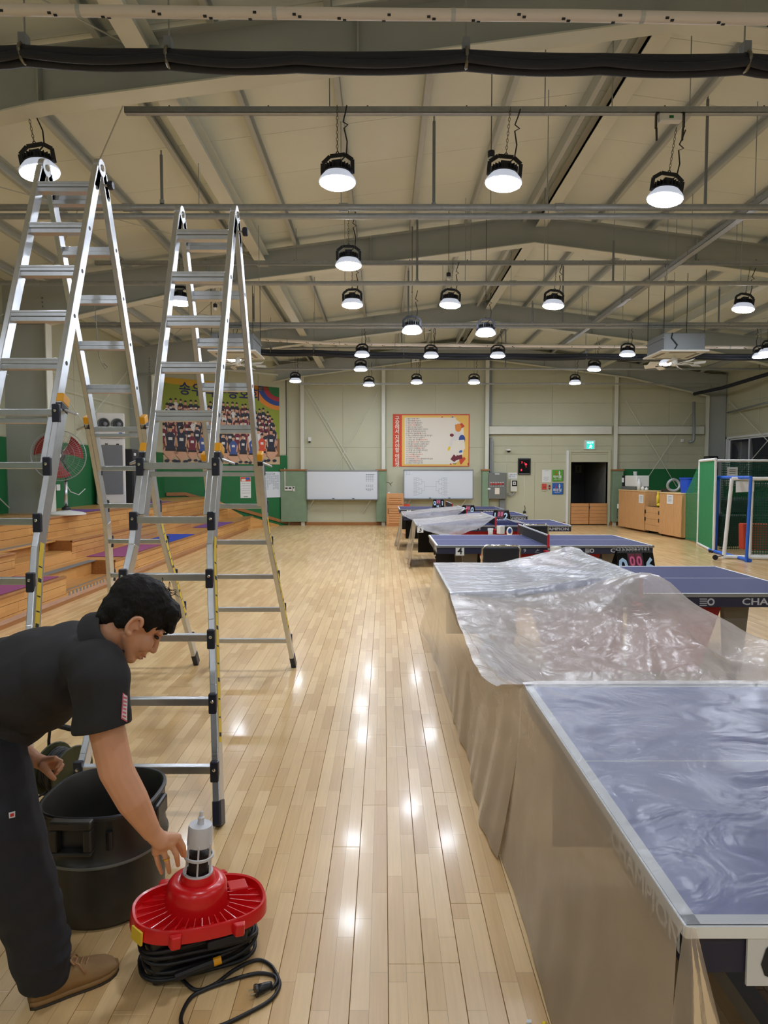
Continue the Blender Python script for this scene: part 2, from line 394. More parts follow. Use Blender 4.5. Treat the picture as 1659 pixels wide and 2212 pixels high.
# portal frames
RY = [-5.0, .45, 5.95, 11.42, 17.0, 21.95]
def rb(x): return 5.47 - SL * abs(x - XRIDGE) - (max(0, abs(x - XRIDGE) - 5.4) * .10)
NCOL = 0
for y in RY:
    half = .10
    for sx in (-1, 1):
        xe = XL + (.78 if 11 < y < 12 else .62) if sx < 0 else XR - .62
        xs = [XRIDGE, XRIDGE + sx * 2.7, XRIDGE + sx * 5.4, xe]
        web = [(x, y - .008, rb(x) + .01) for x in xs] + [(x, y - .008, roofz(x) - .14) for x in xs[::-1]]
        MB().prism(web, (0, .016, 0)).build('rafter_web', 'steel grey', ceiling)
        m = MB()
        for a, b in zip(xs, xs[1:]):
            m.prism([(a, y - half, rb(a)), (b, y - half, rb(b)), (b, y - half, rb(b) + .014), (a, y - half, rb(a) + .014)], (0, 2 * half, 0))
        m.build('rafter_lower_flange', 'steel cream', ceiling)
        m = MB()
        for a, b in zip(xs, xs[1:]):
            m.prism([(a, y - half, roofz(a) - .152), (b, y - half, roofz(b) - .152), (b, y - half, roofz(b) - .138), (a, y - half, roofz(a) - .138)], (0, 2 * half, 0))
        m.build('rafter_upper_flange', 'steel grey', ceiling)
        m = MB()
        for x in xs[1:3]: m.box(x - .006, x + .006, y - .09, y + .09, rb(x) + .014, roofz(x) - .15)
        m.build('rafter_stiffener', 'steel grey', ceiling)
        # column with cream flange towards the hall
        xi = xe; xo = XL + .03 if sx < 0 else XR - .03
        NCOL += 1; colm = bpy.data.objects.new('trim_%d' % NCOL, None); COL.objects.link(colm); colm.location = (xi, y, 0); WL[colm.name] = V((xi, y, 0)); colm['kind'] = 'structure'
        MB().box(min(xi, xo), max(xi, xo), y - .008, y + .008, 0, roofz(xi) - .15).build('column_web', 'steel grey', colm)
        MB().box(xi - .008, xi + .008, y - half, y + half, 0, rb(xi) + .014).build('column_flange', 'steel cream', colm)
        MB().prism([(xi, y - .09, rb(xi)), (xo, y - .09, rb(xi)), (xo, y - .09, rb(xi) + .012), (xi, y - .09, rb(xi) + .012)], (0, .18, 0)).build('knee_plate', 'steel grey', ceiling)
        m = MB()
        for i in range(6):
            for j in (-.05, .05): m.cyl((xi + sx * .02 + (sx * .05), y - .02, rb(xi) + .08 + i * .07), (xi + sx * .07, y - .035, rb(xi) + .08 + i * .07), .012, n=6)
        m.build('knee_bolts', 'purlin paint', ceiling, kind='stuff')
# tie beams along the hall (wide cream lower flange)
for x in (-2.0, XRIDGE + .12, 6.95):
    for y0, y1 in zip(RY, RY[1:]):
        z = roofz(x) - .20 if x != -2.0 and x < 5 else roofz(x) - .30
        m = MB(); m.box(x - .09, x + .09, y0 + .02, y1 - .02, z - .10, z - .09); m.box(x - .006, x + .006, y0 + .02, y1 - .02, z - .09, z + .10); m.box(x - .09, x + .09, y0 + .02, y1 - .02, z + .10, z + .11)
        m.build('tie_beam', 'steel cream', ceiling)
# roof cross bracing rods
for (y0, y1) in ((.45, 5.95), (5.95, 11.42), (11.42, 17.0), (17.0, 21.95)):
    for (xa, xb) in ((-5.6, -2.1), (7.1, 10.4)):
        for f in (0, 1):
            a, b = (xa, xb) if f else (xb, xa)
            MB().cyl((a, y0 + .1, roofz(a) - .26), (b, y1 - .1, roofz(b) - .26), .007, n=6).build('brace_rod', 'purlin paint', ceiling)
# ================================================================ WALLS
def gable(y0, y1, xa, xb, z0=0.0):
    pts = [(xa, y0, z0), (xb, y0, z0), (xb, y0, roofz(xb) + .1)] + ([(XRIDGE, y0, roofz(XRIDGE) + .1)] if xa < XRIDGE < xb else []) + [(xa, y0, roofz(xa) + .1)]
    return pts
DX0, DX1 = P(1231.5, 1100, Y=YB).x, P(1311, 1100, Y=YB).x        # doorway in the rear wall
DZ = P(1270, 977, Y=YB).z
wb = MB()
wb.prism(gable(YB, YB, -3.2, DX0), (0, .16, 0)); wb.prism(gable(YB, YB, DX1, XR + .1), (0, .16, 0)); wb.prism(gable(YB, YB, DX0, DX1, DZ), (0, .16, 0))
wall_back = wb.build('wall_back', 'wall panel', kind='structure')
def wpanel(px0, px1, z0, z1, name='wall_panel', mt='wall panel', t=.012, y=YB):
    xa, xb = P(px0, 1100, Y=y).x, P(px1, 1100, Y=y).x
    MB().box(xa + .003, xb - .003, y - t, y - .001, z0 + .003, z1 - .003).build(name, mt, wall_back, bevel=.003)
for a, b in ((624, 652), (658, 741), (741, 824), (833, 940), (940, 1045)):
    wpanel(a, b, 0.0, 2.55); wpanel(a, b, 2.55, 4.7)
zz = [2.07, 2.33, 2.60, 3.05, 4.0, 4.6]
for z0, z1 in zip(zz, zz[1:]):
    wpanel(1054, 1190, z0, z1); wpanel(1190, 1319, z0, z1); wpanel(1331, 1440, z0, z1); wpanel(1440, 1519, z0, z1)
for a, b in ((1054, 1093), (1093, 1154), (1154, 1229), (1314, 1319)): wpanel(a, b, 0, 2.07)
for a, b in ((1342, 1400), (1400, 1460), (1460, 1519)): wpanel(a, b, 0, 2.07)
for pc, wpx in ((655, 8), (828.5, 9), (1050, 8), (1325.5, 9), (1521, 8)):
    x = P(pc, 1000, Y=YB).x; w = .06
    m = MB(); m.box(x - w, x + w, YB - .17, YB - .155, 0, roofz(x) - .5); m.box(x - .006, x + .006, YB - .155, YB, 0, roofz(x) - .5)
    m.build('wind_column', 'steel cream', wall_back)
# girt beam over the doorway
for a, b in ((1054, 1319), (1332, 1518)):
    xa, xb = P(a, 925, Y=YB).x, P(b, 925, Y=YB).x; z0, z1 = P(1100, 939, Y=YB).z, P(1100, 920.5, Y=YB).z
    m = MB(); m.box(xa, xb, YB - .12, YB - .11, z0, z1); m.box(xa, xb, YB - .12, YB, z1 - .01, z1); m.box(xa, xb, YB - .12, YB, z0, z0 + .01); m.build('girt_beam', 'steel cream', wall_back)
# sage padded pilasters with wooden caps
for a, b in ((609, 664), (813, 834), (1039, 1053.5), (1318, 1340)):
    xa, xb = P(a, 1100, Y=YB).x, P(b, 1100, Y=YB).x; zt = P(700, 1015, Y=YB).z
    MB().box(xa, xb, YB - .24, YB - .0, .12, zt - .03).build('padded_pilaster', 'sage panel', wall_back, bevel=.01)
    MB().box(xa - .02, xb + .02, YB - .27, YB, zt - .03, zt + .02).build('pilaster_cap', 'trim wood', wall_back, bevel=.006)
# brace rods on the rear wall
def rod(p, q, parent, r=.010, nm='brace_rod'):
    MB().cyl(p, q, r, n=6).build(nm, 'steel cream', parent)
def onB(px, py, d=.05): return P(px, py, Y=YB - d)
for a, b in (((660, 832), (768, 1016)), ((822, 838), (722, 1016)), ((656, 838), (760, 1014))): rod(onB(*a), onB(*b), wall_back)
for a, b in (((1352, 866), (1462, 1052)), ((1498, 884), (1382, 1058))): rod(onB(*a, .1), onB(*b, .1), wall_back)
# dark green paint on the right part of the rear wall
xa, xb, zt = P(1344, 1050, Y=YB).x, XR, P(1400, 1013, Y=YB).z
MB().box(xa, xb - .02, YB - .03, YB - .012, 0, zt).build('green_wainscot', 'green wall', wall_back)
# baseboards
MB().box(-3.1, DX0 - .06, YB - .05, YB, 0, .10).build('baseboard_back', 'trim wood', kind='structure', bevel=.008)
MB().box(DX1 + .06, XR - .05, YB - .05, YB, 0, .10).build('baseboard_back_right', 'trim wood', kind='structure', bevel=.008)
# diagonal wall behind the banner
U = V((-.776, -.631, 0)); DN = V((.631, -.776, 0)); D0 = V((-3.18, YB, 0))          # runs from the rear wall back to the left wall
def D(k, z, d=0.0): return D0 + U * k + DN * d + V((0, 0, z))
def onD(px, py, d=0.0):
    o = V((0, 0, CAMH)); r = ray(px, py); q = D(0, 0, d); t = (q - o).dot(DN) / r.dot(DN); return o + r * t
wall_d = MB().prism([D(-.05, 0), D(4.3, 0), D(4.3, 5.3), D(-.05, 5.4)], -DN * .15).build('wall_rear_left', 'wall panel', kind='structure')
for i in range(4):
    MB().prism([D(i * 1.05 + .004, 2.33, .001), D(i * 1.05 + 1.046, 2.33, .001), D(i * 1.05 + 1.046, 4.84, .001), D(i * 1.05 + .004, 4.84, .001)], DN * .012).build('wall_panel', 'wall panel', wall_d, bevel=.003)
MB().prism([D(.0, 0, .001), D(4.2, 0, .001), D(4.2, 2.29, .001), D(.0, 2.29, .001)], DN * .012).build('green_wainscot', 'green wall', wall_d)
MB().prism([D(-.02, 4.84, .0), D(4.2, 4.84, 0), D(4.2, 4.9, 0), D(-.02, 4.9, 0)], DN * .05).build('cornice_strip', 'steel cream', wall_d)
MB().prism([D(.02, 2.3, .0), D(.05, 2.3, .0), D(.05, 4.9, .0), D(.02, 4.9, .0)], DN * .02).build('corner_joint', 'black plastic', wall_d)
# left wall
wl = MB().box(XL - .16, XL, -8.2, 19.8, 0, 5.3).build('wall_left', 'wall panel', kind='structure')
for y in range(-8, 20, 2):
    for z0, z1 in ((2.3, 3.6), (3.6, 4.9)):
        MB().box(XL + .001, XL + .012, y + .004, y + 1.996, z0 + .004, z1 - .004).build('wall_panel', 'wall panel', wl, bevel=.003)
MB().box(XL + .001, XL + .014, -8, 19.7, 0, 2.29).build('green_wainscot', 'green wall', wl)
for y0, y1 in ((5.95, 11.42), (11.42, 17.0)):
    rod((XL + .12, y0 + .15, 4.3), (XL + .12, y1 - .15, 1.1), wl); rod((XL + .12, y1 - .15, 4.3), (XL + .12, y0 + .15, 1.1), wl)
    rod((XL + .12, y1 - 2.2, 1.12), (XL + .12, y1 - 1.2, 2.25), wl, .014)
rod((XL + .10, 5.9, 3.35), (XL + .10, 19, 3.3), wl, .006, 'wall_cable')
# right wall with a sliding window
WY0, WY1, WZ0, WZ1 = 15.6, P(1570, 945, X=XR).y, 1.35, 2.87
wr = MB(); wr.box(XR, XR + .16, -8.2, WY0, 0, 5.3); wr.box(XR, XR + .16, WY1, YB + .2, 0, 5.3); wr.box(XR, XR + .16, WY0, WY1, 0, WZ0); wr.box(XR, XR + .16, WY0, WY1, WZ1, 5.3)
wall_r = wr.build('wall_right', 'wall panel', kind='structure')
for y in range(-8, 22, 2):
    for z0, z1 in ((2.95, 3.9), (3.9, 4.85)): MB().box(XR - .012, XR - .001, y + .004, min(y + 1.996, YB), z0 + .004, z1 - .004).build('wall_panel', 'wall panel', wall_r, bevel=.003)
MB().box(XR - .014, XR - .001, -8, WY0 - .1, 0, 1.85).build('green_wainscot', 'green wall', wall_r)
MB().box(XR - .014, XR - .001, WY0, YB, 0, 1.3).build('green_wainscot', 'green wall', wall_r)
rod((XR - .12, 21.6, 4.0), (XR - .12, 17.2, 1.3), wall_r, .012); rod((XR - .12, 17.2, 4.0), (XR - .12, 21.6, 1.2), wall_r, .012)
win = bpy.data.objects.new('window_1', None); COL.objects.link(win); win.location = (XR + .05, (WY0 + WY1) / 2, WZ0); WL[win.name] = win.location.copy(); win['kind'] = 'structure'
m = MB(); t = .06
m.box(XR - .03, XR + .12, WY0, WY1, WZ1 - t, WZ1); m.box(XR - .03, XR + .12, WY0, WY1, WZ0, WZ0 + t); m.box(XR - .03, XR + .12, WY0, WY0 + t, WZ0, WZ1); m.box(XR - .03, XR + .12, WY1 - t, WY1, WZ0, WZ1)
m.build('window_frame', 'white paint', win, bevel=.004)
n_ = 5; sw = (WY1 - WY0 - .12) / n_
for i in range(n_):
    y0 = WY0 + .06 + i * sw; y1 = y0 + sw; xo = XR + (.02 if i % 2 else .06); m = MB()
    m.box(xo, xo + .03, y0 - .02, y0 + .04, WZ0 + .06, WZ1 - .06); m.box(xo, xo + .03, y1 - .04, y1 + .02, WZ0 + .06, WZ1 - .06); m.box(xo, xo + .03, y0, y1, WZ0 + .06, WZ0 + .11); m.box(xo, xo + .03, y0, y1, WZ1 - .11, WZ1 - .06)
    sash = m.build('window_sash', 'white paint', win)
    MB().box(xo + .012, xo + .018, y0 + .04, y1 - .04, WZ0 + .11, WZ1 - .11).build('pane', glassy('window glass %d' % i, (60, 66, 72), .25), sash)
# outdoor condenser seen through the window
oc = thing('outdoor_condenser', 'white outdoor condenser with two round fans behind the right window', 'air conditioner', (XR + .62, P(1580, 950, X=XR).y + .7, 1.2))
cx, cy = oc.location.x, oc.location.y
MB().box(cx - .2, cx + .2, cy - .5, cy + .5, 1.2, 2.75).build('housing', 'white plastic', oc, bevel=.02)
for z in (1.62, 2.32):
    MB().lathe([(.34, 0), (.34, .02), (.30, .03)], (cx - .2, cy, z), 24, (-1, 0, 0)).build('fan_grille', 'cabinet grille', oc)
    m = MB()
    for i in range(7): m.lathe([(.04 + i * .04, 0), (.045 + i * .04, .005)], (cx - .232, cy, z), 20, (-1, 0, 0), cap=False)
    m.build('grille_ring', 'white plastic', oc, kind='stuff')
MB().box(cx - .3, cx + .3, cy - .6, cy + .6, 0, 1.2).build('plinth', 'corridor wall', oc)
# front wall behind the camera
MB().prism([(XL - .1, -8.2, 0), (XR + .1, -8.2, 0), (XR + .1, -8.2, roofz(XR) + .1), (XRIDGE, -8.2, roofz(XRIDGE) + .1), (XL - .1, -8.2, roofz(XL) + .1)], (0, -.15, 0)).build('wall_front', 'wall panel', kind='structure')
# doorway: frame, corridor and the low double gate
dr = bpy.data.objects.new('door_1', None); COL.objects.link(dr); dr.location = ((DX0 + DX1) / 2, YB, 0); WL[dr.name] = dr.location.copy(); dr['kind'] = 'structure'
m = MB(); m.box(DX0 - .09, DX0, YB - .05, YB + .17, 0, DZ + .08); m.box(DX1, DX1 + .09, YB - .05, YB + .17, 0, DZ + .08); m.box(DX0, DX1, YB - .05, YB + .17, DZ, DZ + .08); m.build('door_frame', 'wall panel', dr, bevel=.006)
MB().box(DX0 - .16, DX0 - .09, YB - .09, YB - .0, 0, DZ + .06).build('open_door_edge', 'white paint', dr, bevel=.005)
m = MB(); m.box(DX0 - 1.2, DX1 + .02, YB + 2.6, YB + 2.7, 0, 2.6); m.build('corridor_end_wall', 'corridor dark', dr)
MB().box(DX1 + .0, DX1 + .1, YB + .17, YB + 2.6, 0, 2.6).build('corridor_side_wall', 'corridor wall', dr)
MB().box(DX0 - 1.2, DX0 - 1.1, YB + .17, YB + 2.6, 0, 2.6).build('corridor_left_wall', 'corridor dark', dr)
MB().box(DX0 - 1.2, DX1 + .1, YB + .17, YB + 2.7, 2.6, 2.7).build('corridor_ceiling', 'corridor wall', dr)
for x in (DX0 + .2, DX0 + .72): MB().box(x, x + .34, YB + 2.56, YB + 2.6, 0, 2.0).build('toilet_door', 'corridor dark', dr, bevel=.01)
for px, mt in ((1249, 'corridor wall'), (1285, 'paper')):
    q = P(px, 1013, Y=YB + 2.5); s = MB().box(q.x - .12, q.x + .12, YB + 2.5, YB + 2.52, q.z - .14, q.z + .14).build('room_sign', mt, dr)
    MB().ell((q.x, YB + 2.495, q.z + .05), (.03, .005, .03)).build('pictogram_head', 'ink', s); MB().prism([(q.x - .035, YB + 2.499, q.z + .01), (q.x + .035, YB + 2.499, q.z + .01), (q.x, YB + 2.499, q.z - .10)], (0, -.005, 0)).build('pictogram_body', 'ink', s)
gz = P(1270, 1087, Y=YB - .06).z
gate = thing('half_gate', 'low double gate of horizontal pine boards closing the doorway under the exit sign', 'gate', ((DX0 + DX1) / 2, YB - .06, 0))
mid = (DX0 + DX1) / 2
for a, b in ((DX0 + .01, mid - .004), (mid + .004, DX1 - .01)):
    n = 6; h = (gz - .03) / n
    for i in range(n):
        MB().box(a + .01, b - .01, YB - .075, YB - .05, .03 + i * h + .002, .03 + (i + 1) * h - .002).build('board', 'shoe cabinet wood', gate, bevel=.004)
    MB().box(a, a + .05, YB - .05, YB - .03, .03, gz).build('stile', 'trim wood', gate); MB().box(b - .05, b, YB - .05, YB - .03, .03, gz).build('stile', 'trim wood', gate)
    MB().box((b if b < mid else a) - .02, (b if b < mid else a) + .02, YB - .09, YB - .075, gz * .78, gz * .86).build('hinge', 'galvanised', gate)
# ================================================================ HIGH BAY LAMPS
LZ = 4.28
def make_lamp(name, label):
    t = thing(name, label, 'lamp', (0, 0, 0), 'high bay lamps under the roof')
    MB().lathe([(.10, -.022), (.135, -.018), (.158, -.004), (.160, .006)], n=28).build('lens', 'lamp lens', t, smooth=True, local=True)
    MB().lathe([(.162, .004), (.168, .010), (.166, .022), (.148, .050), (.122, .080), (.118, .085), (.10, .085)], n=28, cap=False).build('reflector_rim', 'lamp rim', t, smooth=True, auto=40, local=True)
    hs = MB().lathe([(.118, .082), (.118, .10), (.085, .11), (.085, .16), (.05, .175)], n=20).build('heat_sink', 'lamp body', t, local=True)
    m = MB()
    for i in range(20):
        a = 2 * pi * i / 20; m.cbox((cos(a) * .095, sin(a) * .095, .128), (.05, .006, .05), a)
    m.build('fin', 'lamp body', hs, local=True)
    MB().box(-.045, .045, -.04, .04, .165, .195).build('junction_box', 'lamp body', t, local=True, bevel=.005)
    m = MB(); yk = [(-.142, .07), (-.142, .19), (-.07, .245), (.07, .245), (.142, .19), (.142, .07)]
    for a, b in zip(yk, yk[1:]): m.bar((a[0], 0, a[1]), (b[0], 0, b[1]), .035, .010, (0, 1, 0))
    for a in (-.142, .142): m.cyl((a - .012, 0, .085), (a + .012, 0, .085), .02, n=8)
    m.build('yoke_bracket', 'lamp body', t, local=True)
    m = MB().tube([(.012 * cos(2 * pi * i / 10), 0, .262 + .016 * sin(2 * pi * i / 10)) for i in range(10)], .005, 6, True)
    m.build('hook', 'lamp body', t, local=True)
    m = MB(); z = .275; i = 0
    while z < .66:
        ax = (1, 0) if i % 2 else (0, 1)
        m.tube([(ax[0] * .009 * cos(2 * pi * j / 8), ax[1] * .009 * cos(2 * pi * j / 8), z + .018 + .019 * sin(2 * pi * j / 8)) for j in range(8)], .0028, 4, True); z += .031; i += 1
    m.build('chain', 'chain steel', t, local=True)
    m = MB().tube([(.03, .0, .19), (.08, .01, .24), (.09, .01, .36), (.06, .01, .48), (.10, 0, .50), (.055, 0, .53), (.075, 0, .6), (.09, 0, .67)], .0065, 6)
    m.build('cord', 'cord black', t, local=True)
    return t
LAMPS = [(729, 396, 0, 0, 'glaring high bay lamp above the aisle, left one of the nearest front pair'),
 (1087, 398, -5, 0, 'glaring high bay lamp right of centre in the nearest row, tilted slightly'),
 (1436, 432, -8, 0, 'tilted high bay lamp hanging below the white driver box at upper right'),
 (87, 375, 10, 0, 'tilted high bay lamp glowing behind the top of the left ladder'),
 (753, 575, 0, 0, 'high bay lamp above the aisle just below the second rafter, upper of two close ones'),
 (761, 660, 0, 0, 'high bay lamp above the aisle with an open bracket, below the second rafter lamp'),
 (972, 660, -4, 0, 'high bay lamp seen edge on with thick black plug on top, under the rafter apex'),
 (1195, 662, -4, 0, 'high bay lamp right of the rafter apex with its yoke turned to the left'),
 (1605, 669, -8, 0, 'tilted high bay lamp near the right edge below the second rafter'),
 (389, 655, 0, 0, 'high bay lamp seen between the rails of the right ladder'),
 (890, 717, 0, -.3, 'low hanging high bay lamp with a looped cord, left of the two low ones'),
 (1049, 722, 0, -.3, 'low hanging high bay lamp with a coiled cord, right of the two low ones'),
 (782, 768, 0, 0, 'high bay lamp in front of the far black hose, leftmost of its row'),
 (931, 770, 0, 0, 'high bay lamp in front of the far black hose, below a white driver box'),
 (1075, 770, 0, 0, 'high bay lamp half hidden by the far black hose right of centre'),
 (1355, 767, -3, 0, 'high bay lamp left of the right cassette air conditioner'),
 (779, 799, 0, 0, 'high bay lamp just below the far hose, left of centre'),
 (1283, 799, -4, 0, 'high bay lamp near the far right end of the last rafter'),
 (638, 824, 0, 0, 'last row high bay lamp at the left, beside the banner wall corner'),
 (797, 832, 0, 0, 'last row high bay lamp above the left whiteboard'),
 (900, 827, 0, 0, 'last row high bay lamp above the red rules poster, left side'),
 (1024, 827, 0, 0, 'last row high bay lamp above the right end of the red rules poster'),
 (1242, 828, 0, 0, 'last row high bay lamp above the doorway with the exit sign'),
 (1440, 786, 0, -.12, 'high bay lamp glowing behind the right white ceiling fan'),
 (505, 777, 0, -.08, 'high bay lamp glowing behind the left white ceiling fan'),
 (1657, 762, 0, 0, 'high bay lamp cut by the right edge beside the far wrapped pipe')]
lamp0 = make_lamp('high_bay_lamp', LAMPS[0][4]); rr = random.Random(3)
for i, (px, py, tl, dz, lab) in enumerate(LAMPS):
    q = P(px, py, Z=LZ + dz); rot = (0, radians(-tl), rr.uniform(-.5, .5) if tl == 0 else 0)
    if i == 0: lamp0.location = q; lamp0.rotation_euler = rot
    else:
        ld = dup(lamp0, q, 0, lab, rot=rot)
        if dz <= -.3: MB().cyl((0, 0, .63), (0, 0, roofz(q.x) - q.z - .02), .006, n=6).build('drop_rod', 'chain steel', ld, local=True)
for i, (x, y) in enumerate(((-4, -5.5), (0, -5.5), (4, -5.5), (8.4, -5.5), (-4, -1.6), (0, -1.6), (4, -1.6), (8.4, -1.6), (-4.2, 2.2), (0.2, 2.2), (4.6, 2.2), (8.6, 2.2), (8.4, 6.2), (8.4, 15.2))):
    dup(lamp0, (x, y, LZ), i * .7, 'high bay lamp of the hall outside the photographed part of the roof')
for px, py, dz, lab in ((1447, 257, 0, 'white driver box on black brackets under the near cable channel at upper right'),
                    (928, 715, 0, 'white driver box on brackets between the two low hanging lamps'),
                    (898, 779, 0, 'small white driver box hanging in the last row over the rules poster')):
    q = P(px, py, Z=4.86 if px != 898 else 4.75); t = thing('lamp_driver_box', lab, 'lamp driver', q, 'lamp driver boxes')
    MB().box(q.x - .10, q.x + .10, q.y - .035, q.y + .035, q.z - .03, q.z + .035).build('housing', 'white plastic', t, bevel=.006)
    MB().box(q.x - .02, q.x + .02, q.y - .037, q.y - .035, q.z - .01, q.z + .015).build('type_label', 'green wall', t)
    for s in (-1, 1):
        m = MB(); m.bar((q.x + s * .10, q.y, q.z + .05), (q.x + s * .125, q.y, q.z + .05), .03, .012); m.bar((q.x + s * .125, q.y, q.z + .05), (q.x + s * .125, q.y, q.z - .08), .012, .03); m.bar((q.x + s * .12, q.y, q.z - .08), (q.x + s * .115, q.y, q.z - .19), .012, .02)
        m.build('bracket', 'black plastic', t)
# ================================================================ PIPES, CHANNELS, HOSES
def rods(t, xs, y, z, r=.005):
    for x in xs:
        m = MB().cyl((x, y, z), (x, y, roofz(x) - .1), r, n=6); m.build('hanger_rod', 'galvanised', t)
        MB().cyl((x, y, z - .03), (x, y, z + .03), r * 3.2, n=8).build('hanger_clamp', 'galvanised', t)
def riser(t, px, py0, py1, y, r=.017):
    a, b = P(px, py0, Y=y), P(px, py1, Y=y); b.x = a.x
    s = MB().cyl(a, b, r, n=8).build('riser_pipe', 'conduit grey', t); MB().cyl(b, b + V((0, 0, .05)), r * .6, n=8).build('sprinkler_head', 'galvanised', s); MB().cyl(a, a + V((0, 0, .04)), r * 1.5, n=8).build('tee_joint', 'galvanised', s)
def channel(py, z, lab, x0, x1, w=.05, h=.06, rodpx=()):
    y = P(829, py, Z=z).y; t = thing('cable_channel', lab, 'cable channel', ((x0 + x1) / 2, y, z), 'lighting channels across the hall')
    m = MB(); m.box(x0, x1, y - w / 2, y - w / 2 + .004, z - h / 2, z + h / 2); m.box(x0, x1, y - w / 2, y + w / 2, z - h / 2, z - h / 2 + .004); m.box(x0, x1, y + w / 2 - .004, y + w / 2, z - h / 2, z + h / 2)
    m.build('channel', 'galvanised', t)
    m = MB()
    for i in range(int((x1 - x0) / .9)): m.cyl((x0 + .4 + i * .9, y, z + h / 2 - .02), (x0 + .4 + i * .9, y, z + h / 2 + .02), .008, n=6)
    m.build('bolts', 'black plastic', t, kind='stuff'); rods(t, [P(p, py, Z=z).x for p in rodpx], y, z)
    return t, y
def pipe(py, z, r, lab, x0, x1, rodpx=(), risers=(), twin=0.0, mt='galvanised'):
    y = P(829, py, Z=z).y; t = thing('sprinkler_pipe', lab, 'pipe', ((x0 + x1) / 2, y, z), 'grey pipes across the hall')
    MB().cyl((x0, y, z), (x1, y, z), r, n=12).build('pipe', mt, t, smooth=True, auto=40)
    if twin: MB().cyl((x0, y + .02, z - twin), (x1, y + .02, z - twin), r * .9, n=12).build('lower_pipe', mt, t, smooth=True, auto=40)
    m = MB()
    for i in range(int((x1 - x0) / 2.4)): m.cyl((x0 + .8 + i * 2.4, y, z), (x0 + .9 + i * 2.4, y, z), r * 1.25, n=10)
    m.build('pipe_couplings', mt, t, kind='stuff')
    rods(t, [P(p, py, Z=z).x for p in rodpx], y, z)
    for p, a, b in risers: riser(t, p, a, b, y)
    return t
channel(240, 4.95, 'nearest galvanised lighting channel across the hall, carrying the front row of lamps', -2.35, 5.0, .06, .055, (712, 1177, 1322, 1490))
channel(568, 4.95, 'second galvanised lighting channel, passing just below the second rafter', -4.5, 10.4, .06, .06, (640, 1017, 1183, 1460, 1590))
pipe(448, 4.62, .036, 'nearest pair of grey sprinkler pipes crossing above both ladders', -6.1, 10.8, (430, 737, 1060, 1182, 1630), ((350, 440, 335), (937, 446, 262), (1523, 452, 215)), twin=.09)
pipe(612, 4.55, .034, 'single grey sprinkler pipe crossing under the second rafter', -6.1, 10.8, (560, 745, 1005, 1175, 1325, 1440, 1600), ((901, 610, 472), (1324, 612, 520), (503, 606, 565)))
pipe(700, 4.58, .034, 'pair of grey sprinkler pipes crossing behind the row of five lamps', -6.1, 10.8, (550, 680, 956, 1103, 1270, 1345, 1455, 1520), ((882, 698, 585), (1215, 702, 575), (1150, 700, 655), (548, 694, 640), (1552, 702, 625)), twin=.05)
pipe(752, 4.85, .032, 'grey sprinkler pipe running between the far wrapped pipe and the hose', -6.0, 10.8, (592, 874, 1055, 1265), ((1092, 756, 712), (868, 756, 660)))
pipe(797, 4.5, .03, 'grey sprinkler pipe below the far black hose', -5.9, 10.6, (624, 855, 1008, 1290), ((1092, 796, 770), (1640, 800, 760)))
pipe(829, 4.42, .024, 'thinnest grey pipe nearest the rear wall', -2.6, 10.2, (654, 848, 990, 1199, 1262))
# wrapped pipes and hose bundles
def along(pxs, z, Y): return [V((P(px, py, Y=Y).x, Y, P(px, py, Y=Y).z)) for px, py in pxs]
def wrapped(pts, lab, r, marks):
    t = thing('wrapped_pipe', lab, 'pipe', pts[0], None); MB().tube(pts, r, 14).build('pipe', 'pipe wrap', t, smooth=True, auto=40); m = MB(); L = pts[-1] - pts[0]
    for i in range(marks):
        u = (i + .5) / marks * (len(pts) - 1); k = min(int(u), len(pts) - 2); p = pts[k].lerp(pts[k + 1], u - k)
        for j, dx in enumerate((0, .035)):
            a = radians(200 + 90 * ((i * 37 + j * 23) % 100) / 100); m.cbox(p + V((dx, cos(a) * r, sin(a) * r * .98)), (.022, .014, .012), rot=Matrix.Rotation(a - pi / 2, 3, 'X'))
    m.build('printed_marks', 'ink', t, kind='stuff')
    m = MB()
    for i in range(2, marks, 4):
        u = i / marks * (len(pts) - 1); k = min(int(u), len(pts) - 2); p = pts[k].lerp(pts[k + 1], u - k); m.cyl(p, p + V((.03, 0, 0)), r * 1.05, n=14)
    m.build('joint_tape', 'film band', t, kind='stuff'); return t
M('film band', (198, 204, 206), .25)
wrapped(along([(-60, 20), (420, 27), (829, 31), (1240, 34), (1720, 43)], 0, 4.6), 'white wrapped insulated pipe with printed marks crossing the top of the photo', .036, 17)
wrapped(along([(562, 733), (700, 741), (829, 744), (1100, 747), (1400, 749), (1700, 751)], 0, 15.5), 'white wrapped pipe crossing far back between the two cassette units', .036, 24)
